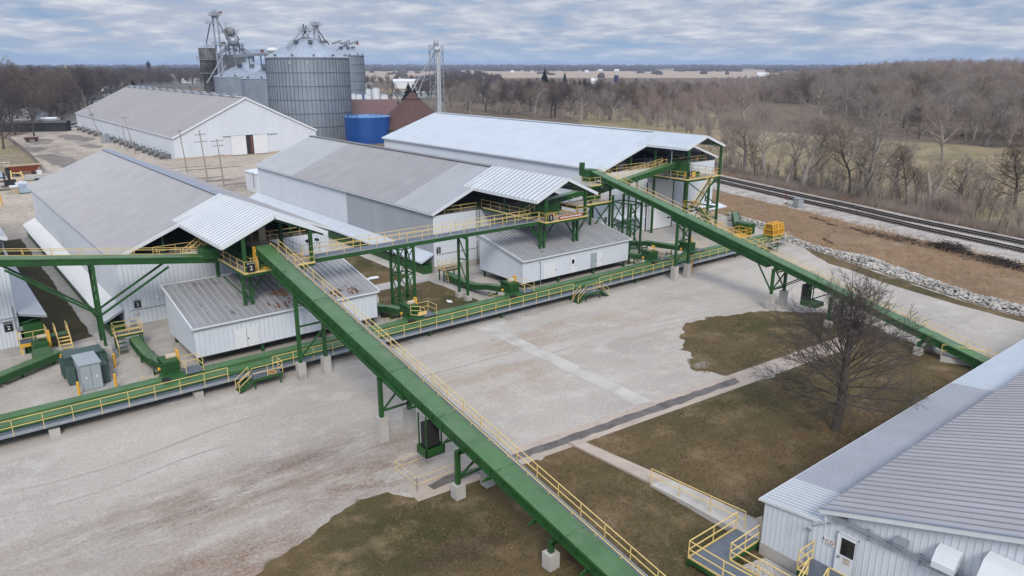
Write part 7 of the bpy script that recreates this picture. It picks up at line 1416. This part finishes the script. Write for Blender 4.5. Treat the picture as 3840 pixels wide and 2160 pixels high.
# ---------------------------------------------------------------- houses, farms and other distant things
def hp(px_, py_): c = G(px_, py_); return (c.x, c.y)
AV = R(-38.8)
house('two-storey pale house between bare trees, above the far end of the huge warehouse', hp(355, 405), 4.2, 4, 5.6, 8.2, AV+.9, 'cabinet', 'shingle')
house('white gabled house with a grey roof beyond the huge warehouse ridge', hp(415, 345), 5, 7, 3.6, 7.2, AV+1.4, 'trim', 'oldroof'); house('white house with a dark roof below the grey-roofed one', hp(440, 362), 9, 5, 3.2, 6.2, AV, 'cabinet', 'shingle')
house('long dark flat-roofed shed at the end of the yard, left', hp(130, 492), 13, 2.6, 3.4, 4.2, AV+.12, 'dark', 'shingle', 'shed', 'long_shed', 0, None, False); house('small white shed beside the long dark one', hp(196, 482), 2.6, 2.4, 4.2, 4.6, AV+.1, 'trim', 'trim', 'shed', 'white_shed', 0)
house('white house at the left edge half hidden by dark bare trees', hp(45, 440), 9, 6, 3.4, 6.4, AV+.2, 'trim', 'trim'); house('pale house behind bare trees, left of the street', hp(95, 450), 8, 5, 3.2, 5.6, AV, 'trim', 'cabinet'); house('low house with a white roof at the far left edge', hp(5, 345), 14, 8, 3.4, 5.8, AV, 'tan', 'trim')
house('white commercial block among trees, left of the blackened cylinder', hp(710, 312), 9, 7, 5, 6.5, AV+.3, 'trim', 'trim', 'building', 'commercial_block', 3); house('small brick block left of the blackened cylinder', hp(745, 300), 8, 6, 4, 5, AV, 'tan', 'shingle', 'building', 'commercial_block', 3)
for i, (px_, py_, lab) in enumerate(((30, 300, 'tan house far back in the town, leftmost'), (240, 296, 'yellowish house far back in the town, below the horizon'), (470, 285, 'white house far back in the town, below the dome'), (660, 292, 'red-roofed house far back in the town'))): house(lab, hp(px_, py_), 9, 6, 5, 8, AV+i*.4, ['tan', 'cream', 'trim', 'tan'][i], ['shingle', 'shingle', 'oldroof', 'purproof'][i])
house('white barn with a white roof beyond the tanks', hp(1527, 331), 15, 9, 7.5, 10, AV+.15, 'trim', 'trim', 'barn', 'barn', 0, None, False); house('small grey-blue house with a pale roof by the road, right of the white tanks', hp(1508, 362), 7.5, 5, 2.6, 4.6, AV+.1, 'cabinet', 'greyroof'); house('long low building with a white roof behind the brown cone', hp(1600, 366), 12, 6, 4, 5, AV, 'cabinet', 'trim', 'building', 'low_building', 4)
house('white house gable just right of the largest bins', hp(1384, 330), 4, 5, 4, 6.5, AV+1.5, 'trim', 'oldroof'); house('long low building with a pale green roof beyond the pasture', hp(2390, 366), 26, 6, 2.8, 5, AV+.05, 'tan', 'cabinet', 'building', 'long_low_building', 9); house('pale house in the trees above the brown cone tower, right', hp(1790, 360), 12, 6, 3, 5.5, AV, 'cabinet', 'greyroof')
sheet('town_road', [hp(1455, 372), hp(1560, 372), hp(1560, 364), hp(1462, 362)], .02, 'yarddirt')
sheet('dry_grass_field', [hp(1370, 350), hp(1640, 350), hp(1640, 330), hp(1370, 332)], .02, 'pasture')
FARM = [(2200, 272, 10, 'trim', 'trim', 'white farm building left of the two barns on the horizon field'), (2160, 262, 9, 'trim', 'shingle', 'white farmhouse at the far edge of the stubble field, leftmost'), (2178, 260, 7, 'trim', 'trim', 'white farm shed right of the leftmost white farmhouse'), (2190, 259, 12, 'red', 'shingle', 'dark red barn with a white gable on the horizon field'), (2252, 267, 13, 'trim', 'trim', 'long white shed on the stubble field, left of the pointed white barn'), (2278, 266, 9, 'trim', 'trim', 'pointed white barn on the stubble field'), (2312, 267, 16, 'trim', 'trim', 'long low white shed on the stubble field, right of the pointed white barn'),
    (1921, 273, 9, 'trim', 'trim', 'small white shed in the stubble field above the lattice tower trees'), (1995, 272, 8, 'trim', 'oldroof', 'white shed right of the dry strip in the stubble field'), (2228, 313, 8, 'trim', 'trim', 'white tent-like roof right of the dark conifer clump'), (1560, 263, 10, 'trim', 'trim', 'white farm shed on the horizon left of the lattice tower'), (1590, 264, 11, 'trim', 'trim', 'long white farm shed behind the grain spouts'), (1432, 259, 9, 'trim', 'shingle', 'white farmhouse with trees on the horizon right of the bins'), (1445, 259, 8, 'trim', 'trim', 'white farm shed beside the farmhouse right of the bins'), (2860, 284, 24, 'trim', 'trim', 'long white shed at the left end of the right-hand wood'), (2940, 277, 11, 'trim', 'oldroof', 'white gabled farmhouse at the left end of the right-hand wood')]
for px_, py_, w_, wm, rm, lab in FARM: house(lab, hp(px_, py_), w_*.55, 4, 3.6, 7, AV+random.uniform(-.25, .25), wm, rm, 'farm building', 'farm_building', 0, 'farm buildings on the horizon fields', False)
c = at(2307, 1150); t = thing('silo', 'dark blue farm silo with a domed cap above the trees', 'silo', (c.x, c.y, 0)); zs = lambda y: zrow(c, y); M['siloblue'] = mat('silo_blue', (.015, .03, .075), .4); MB().lathe(c, [(3.3, 0), (3.3, zs(283))], 24, cap=False).build('shell', 'siloblue', t, True); MB().lathe(c, [(3.4, zs(283)), (2.4, zs(280)), (.3, zs(277))], 24).build('cap', 'galv', t, True)
c = at(577, 1150); t = thing('church_tower', 'brick church tower with a dark onion dome on the town skyline', 'church', (c.x, c.y, 0)); zs = lambda y: zrow(c, y); M['brick'] = mat('dark_brick', (.06, .035, .03), .9); MB().box(c.x-2.3, c.y-2.3, 0, c.x+2.3, c.y+2.3, zs(245)).build('tower', 'brick', t); MB().lathe(c, [(2.5, zs(246)), (2.3, zs(243)), (2.9, zs(240)), (2.7, zs(236)), (1.2, zs(232)), (.3, zs(228)), (.08, zs(226))], 18).build('dome', 'siloblue', t, True)
c = at(270, 2500); t = thing('monument_tower', 'tiny pale tower on the horizon at the left', 'tower', (c.x, c.y, 0)); MB().lathe(c, [(4, 0), (3.2, zrow(c, 247)), (4.2, zrow(c, 245)), (.5, zrow(c, 243))], 12).build('shaft', 'tan', t)
def car(p, ang, lab, paint):
    t = thing('parked_car', lab, 'car', (p[0], p[1], 0)); ux = Vector((math.cos(ang), math.sin(ang), 0)); uy = Vector((-ux.y, ux.x, 0)); o = Vector((p[0], p[1], 0)); P = lambda a, b, z: o+ux*a+uy*b+Vector((0, 0, z))
    MB().prism([P(-2.2, -.9, .35), P(2.2, -.9, .35), P(2.25, -.9, .8), P(1.0, -.9, .95), P(-2.2, -.9, .98)], uy*1.8).build('body', paint, t); MB().prism([P(1.0, -.8, .95), P(.4, -.75, 1.5), P(-1.4, -.75, 1.5), P(-2.0, -.8, .97)], uy*1.6).build('cabin', 'glass', t)
    for a in (-1.35, 1.4):
        for b in (-.9, .72): MB().tube(P(a, b, .34), P(a, b+.2, .34), .34, 12).build('wheel', 'rubber', t)
car(hp(1478, 361), AV+.1, 'black car parked on the road right of the white tanks', 'rubber')
for i, (px_, py_) in enumerate(((250, 475), (272, 477), (293, 474))): car(hp(px_, py_), AV+1.2+i*.2, ['pale car nearest the big twin-trunked tree at the end of the yard', 'white car between two others at the end of the yard', 'white car hard against the far corner of the huge warehouse'][i], ['cabinet', 'trim', 'trim'][i])
t = thing('parked_truck', 'dark green truck beside the far gable of the huge warehouse', 'truck', (*hp(312, 432), 0)); c = G(312, 432); MB().box(c.x-1.3, c.y-3, .7, c.x+1.3, c.y+.6, 3.2).build('cargo_box', 'dkcabinet', t); MB().box(c.x-1.2, c.y+.8, .6, c.x+1.2, c.y+2.4, 2.4).build('cab', 'blue', t)
for yy in (-2.2, 1.6):
    for s in (-1, 1): MB().tube((c.x+s*1.1, c.y+yy, .45), (c.x+s*1.35, c.y+yy, .45), .45, 12).build('wheel', 'rubber', t)
# ---------------------------------------------------------------- loose stuff: rocks, dry grass, brush
def rocks(name, pts, smin, smax, m_, seed):
    r_ = np.random.default_rng(seed); phi = (1+5**.5)/2; base = np.array([(-1, phi, 0), (1, phi, 0), (-1, -phi, 0), (1, -phi, 0), (0, -1, phi), (0, 1, phi), (0, -1, -phi), (0, 1, -phi), (phi, 0, -1), (phi, 0, 1), (-phi, 0, -1), (-phi, 0, 1)])/1.9
    fc = np.array([(0, 11, 5), (0, 5, 1), (0, 1, 7), (0, 7, 10), (0, 10, 11), (1, 5, 9), (5, 11, 4), (11, 10, 2), (10, 7, 6), (7, 1, 8), (3, 9, 4), (3, 4, 2), (3, 2, 6), (3, 6, 8), (3, 8, 9), (4, 9, 5), (2, 4, 11), (6, 2, 10), (8, 6, 7), (9, 8, 1)])
    V = []; F = []
    for i, (x, y, z) in enumerate(pts):
        s = r_.uniform(smin, smax)*np.array([r_.uniform(.7, 1.3), r_.uniform(.7, 1.3), r_.uniform(.5, .9)]); a = r_.uniform(0, 6.28); rot = np.array([[math.cos(a), -math.sin(a), 0], [math.sin(a), math.cos(a), 0], [0, 0, 1]])
        V.append((base*r_.uniform(.75, 1.2, (12, 1))*s)@rot+[x, y, z]); F.append(fc+i*12)
    return npmesh(name, np.vstack(V), np.vstack(F), m_, 3)
RUP = [qa(345, 165), qa(600, 235), qa(700, 300), qa(930, 395), qa(1160, 450), qa(1400, 490), qa(1800, 640), qa(2200, 775), qa(2576, 870), Vector((93, 14, 0))]
RLO = [qa(345, 215), qa(560, 262), qa(720, 345), qa(935, 425), qa(1160, 495), qa(1400, 570), qa(1800, 705), qa(2200, 840), qa(2576, 945), Vector((89.5, 14, 0))]
pts = []; lens = [((a-b).length+(c-d).length)/2*((a-c).length) for a, b, c, d in zip(RUP, RLO, RUP[1:], RLO[1:])]
for i in range(len(RUP)-1):
    n_ = int(lens[i]*10)
    for k in range(n_): u, v = rng.random(), min(1, max(0, rng.normal(.5, .30))); a = RUP[i].lerp(RUP[i+1], u); b = RLO[i].lerp(RLO[i+1], u); p = a.lerp(b, v); pts.append((p.x, p.y, .10+.5*(1-abs(2*v-1))*rng.random()))
o = link('rock_bank', rocks('rock_bank', pts, .11, .32, 'rock', 3)); o['kind'] = 'stuff'
sheet('rock_bank_ground', [tuple(p[:2]) for p in RUP]+[tuple(p[:2]) for p in RLO[::-1]], .018, 'ballast')
def blades(name, pts, hlo, hhi, per, r, m_, seed, lean=.5, parent=None):
    g_ = TreeGen(seed)
    for (x, y, z) in pts:
        for k in range(per):
            h = g_.r.uniform(hlo, hhi); b = Vector((x+g_.r.uniform(-.25, .25), y+g_.r.uniform(-.25, .25), z)); g_.spike(b, b+Vector((g_.r.uniform(-lean, lean)*h, g_.r.uniform(-lean, lean)*h, h)), r)
    o = link(name, npmesh(name, [tuple(v) for v in g_.wv], np.array(g_.wf), m_, 3)); o['kind'] = 'stuff'; return o
DL_ = [(112.5, 79.5), (109.6, 70), (104, 57), (98.5, 44), (94.5, 30), (108, 14), (117, 34), (123, 53), (129, 74), (133, 86), (128, 97)]
ps = scatter(DL_, 2600, .30, 31); blades('dry_grass', [(x, y, 0) for x, y in ps if noise.noise(Vector((x*.12, y*.12, 3))) > -.25], .25, .75, 5, .025, 'straw', 32, .9)
ps = []
for _ in range(2600):
    i = rng.integers(0, 9); u = rng.random(); a, b = Vector(TRK_FAR[i]), Vector(TRK_FAR[i+1]); p = a.lerp(b, u); tt = (b-a).normalized(); p = p+Vector((tt.y, -tt.x))*(4.0+abs(rng.normal())*3.2); ps.append((p.x, p.y, 0))
blades('dry_grass', ps[:1400], .4, 1.2, 5, .03, 'straw', 33, .6); blades('brush', [p for p in ps if noise.noise(Vector((p[0]*.1, p[1]*.1, 8))) > -.1], .8, 2.6, 5, .022, 'gtwig', 34, .5); blades('brush', ps[1500:2300], .6, 1.9, 5, .022, 'rtwig', 36, .6)
def pile(name, lab, c, Lx, Ly, h, ang, n, seed, mt='brush'):
    g_ = TreeGen(seed); r_ = g_.r; ux = Vector((math.cos(ang), math.sin(ang), 0)); uy = Vector((-ux.y, ux.x, 0))
    for i in range(n):
        a, b = r_.gauss(0, .42), r_.gauss(0, .42); z = max(.04, h*math.exp(-(a*a+b*b)*2.2)*r_.random()); p = Vector((c.x, c.y, z))+ux*a*Lx+uy*b*Ly; d = (ux*r_.uniform(-1, 1)+uy*r_.uniform(-.6, .6)+Vector((0, 0, r_.uniform(-.15, .25)))).normalized(); L_ = r_.uniform(.6, 2.8); g_.spike(p-d*L_*.5, p+d*L_*.5, r_.uniform(.02, .07))
    o = link(name, npmesh(name, [tuple(v) for v in g_.wv], np.array(g_.wf), mt, 3)); tag(o, lab, 'brush pile'); return o
pile('brush_pile', 'large dark heap of cut branches between the rock bank and the tracks', qa(2010, 440), 4.6, 1.7, 1.5, 1.25, 520, 61); pile('brush_pile', 'second dark heap of cut branches, nearer the right edge by the tracks', qa(2400, 545), 5.5, 2.0, .9, 1.25, 420, 62); pile('brush_pile', 'thin scatter of dark branches beside the ballast, left of the large heap', qa(1480, 330), 7, 1.3, .3, 1.2, 150, 63); pile('brush_pile', 'grey scatter of sticks between the two dark heaps', qa(1700, 370), 5, 1.4, .4, 1.2, 160, 64)
for i, (a, b, lab) in enumerate((((960, 195), (1080, 225), 'dark broken log on the brown bank, farthest from the camera'), ((1085, 245), (1165, 262), 'thin straight log on the brown bank right of the broken one'), ((1060, 360), (1135, 395), 'forked dark branch lying on the brown bank nearest the rocks'), ((1270, 275), (1420, 330), 'long thin dark branch pointing at the large heap of cut branches'))):
    p, q = qa(*a), qa(*b); mb = MB().tube((p.x, p.y, .18), (q.x, q.y, .16), .13, 7, .08); m_ = p.lerp(q, .5); mb.tube((m_.x, m_.y, .18), (m_.x+.9, m_.y+1.0, .35), .07, 6, .03); tag(mb.build('fallen_log', 'brush'), lab, 'log')
lawnpoly = [(17, 33), (19.5, 36), (23, 33.5), (44, 34), (60, 36.5), (70, 35), (72, 27), (62, 19.6), (33, 19.2), (30, 12), (14, 12), (11, 24)]
ex_ = lambda f: [tuple(p.lerp(q, f)[:2]) for p, q in zip(DU, DL)]
gut_ = ex_(-.3)+ex_(1.35)[::-1]; ramp_ = [tuple(n3(*q)[:2]) for q in ((1430, 650), (1640, 570), (2080, 740), (1960, 810))]; walk_ = [tuple(p[:2]) for p in (qd(1700, 455), qd(2330, 770), k9(350, 1110), k9(620, 1190), k9(560, 1010), k9(0, 765), qd(1800, 425))]
def lawnblades(n_, m_, seed, lo, hi, nlo):
    r_ = np.random.default_rng(seed); V = []; c = np.stack([r_.uniform(10, 74, n_*3), r_.uniform(12, 50, n_*3)], 1); out_ = []
    for x, y in c:
        if len(out_) >= n_: break
        if inpoly((x, y), gut_) or inpoly((x, y), ramp_) or inpoly((x, y), walk_): continue
        if (inpoly((x, y), lawnpoly) or inpoly((x, y), lawn2)) and noise.noise(Vector((x*.35, y*.35, seed)))+.5*noise.noise(Vector((x*1.3, y*1.3, seed))) > nlo: out_.append((x, y))
    b = np.array([(x, y, .012) for x, y in out_]); k = len(b); a = r_.uniform(0, 6.28, k); h = r_.uniform(lo, hi, k)[:, None]; w = r_.uniform(.018, .034, k)[:, None]; d = np.stack([np.cos(a), np.sin(a), a*0], 1); l = r_.normal(0, .55, (k, 3))*h; l[:, 2] = h[:, 0]
    vv = np.stack([b-d*w, b+d*w, b+l], 1).reshape(-1, 3); o = link('lawn_grass', npmesh('lawn_grass', vv, np.arange(k*3).reshape(-1, 3), m_, 3)); o['kind'] = 'stuff'
lawn2 = [tuple(p[:2]) for p in (GD(1730, 830), GD(1800, 805), GD(2000, 792), GD(2090, 800), GD(2020, 870), GD(1840, 930), GD(1765, 950), GD(1745, 870))]
lawnblades(26000, 'lawntan', 81, .06, .16, -.15); lawnblades(20000, 'lawnolive', 82, .05, .14, -.05)
g_ = TreeGen(77)
for (cx_, cy_, sx, sy, n_) in ((47, 20, 11, 3.5, 1400), (26, 21, 7, 8, 900), (20.5, 31.5, 2.6, 1.6, 420), (58, 26, 12, 5, 700), (31, 24, 3, 5, 380)):
    for k in range(n_):
        x, y = g_.r.gauss(cx_, sx), g_.r.gauss(cy_, sy)
        if y > 33.2 or (y < 20 and x > 32): continue
        a = g_.r.uniform(0, 6.28); s = g_.r.uniform(.025, .06); u = Vector((math.cos(a), math.sin(a), g_.r.uniform(-.3, .3)))*s; v = Vector((-math.sin(a), math.cos(a), g_.r.uniform(-.3, .3)))*s*.7; c = Vector((x, y, .045)); k0 = len(g_.wv); g_.wv += [c-u, c+v, c+u, c-v]; g_.wf.append((k0, k0+1, k0+2, k0+3))
o = link('fallen_leaves', npmesh('fallen_leaves', [tuple(v) for v in g_.wv], np.array(g_.wf), 'leaf', 4)); o['kind'] = 'stuff'
# ---------------------------------------------------------------- air
HAZE = 1.0e-4
if HAZE:
    hz = MB().box(-11000, -2500, -1.2, 14000, 14000, 60).build('haze', 'dark'); hz['kind'] = 'stuff'; hm = bpy.data.materials.new('air'); hm.use_nodes = True; nt = hm.node_tree
    for n in list(nt.nodes):
        if n.type != 'OUTPUT_MATERIAL': nt.nodes.remove(n)
    pv = nt.nodes.new('ShaderNodeVolumePrincipled'); pv.inputs['Color'].default_value = (.52, .68, 1.0, 1); pv.inputs['Density'].default_value = HAZE; pv.inputs['Anisotropy'].default_value = .2; nt.links.new(pv.outputs[0], nt.nodes['Material Output'].inputs['Volume']); hz.data.materials[0] = hm
    SC.cycles.volume_bounces = 1; SC.cycles.volume_step_rate = 10
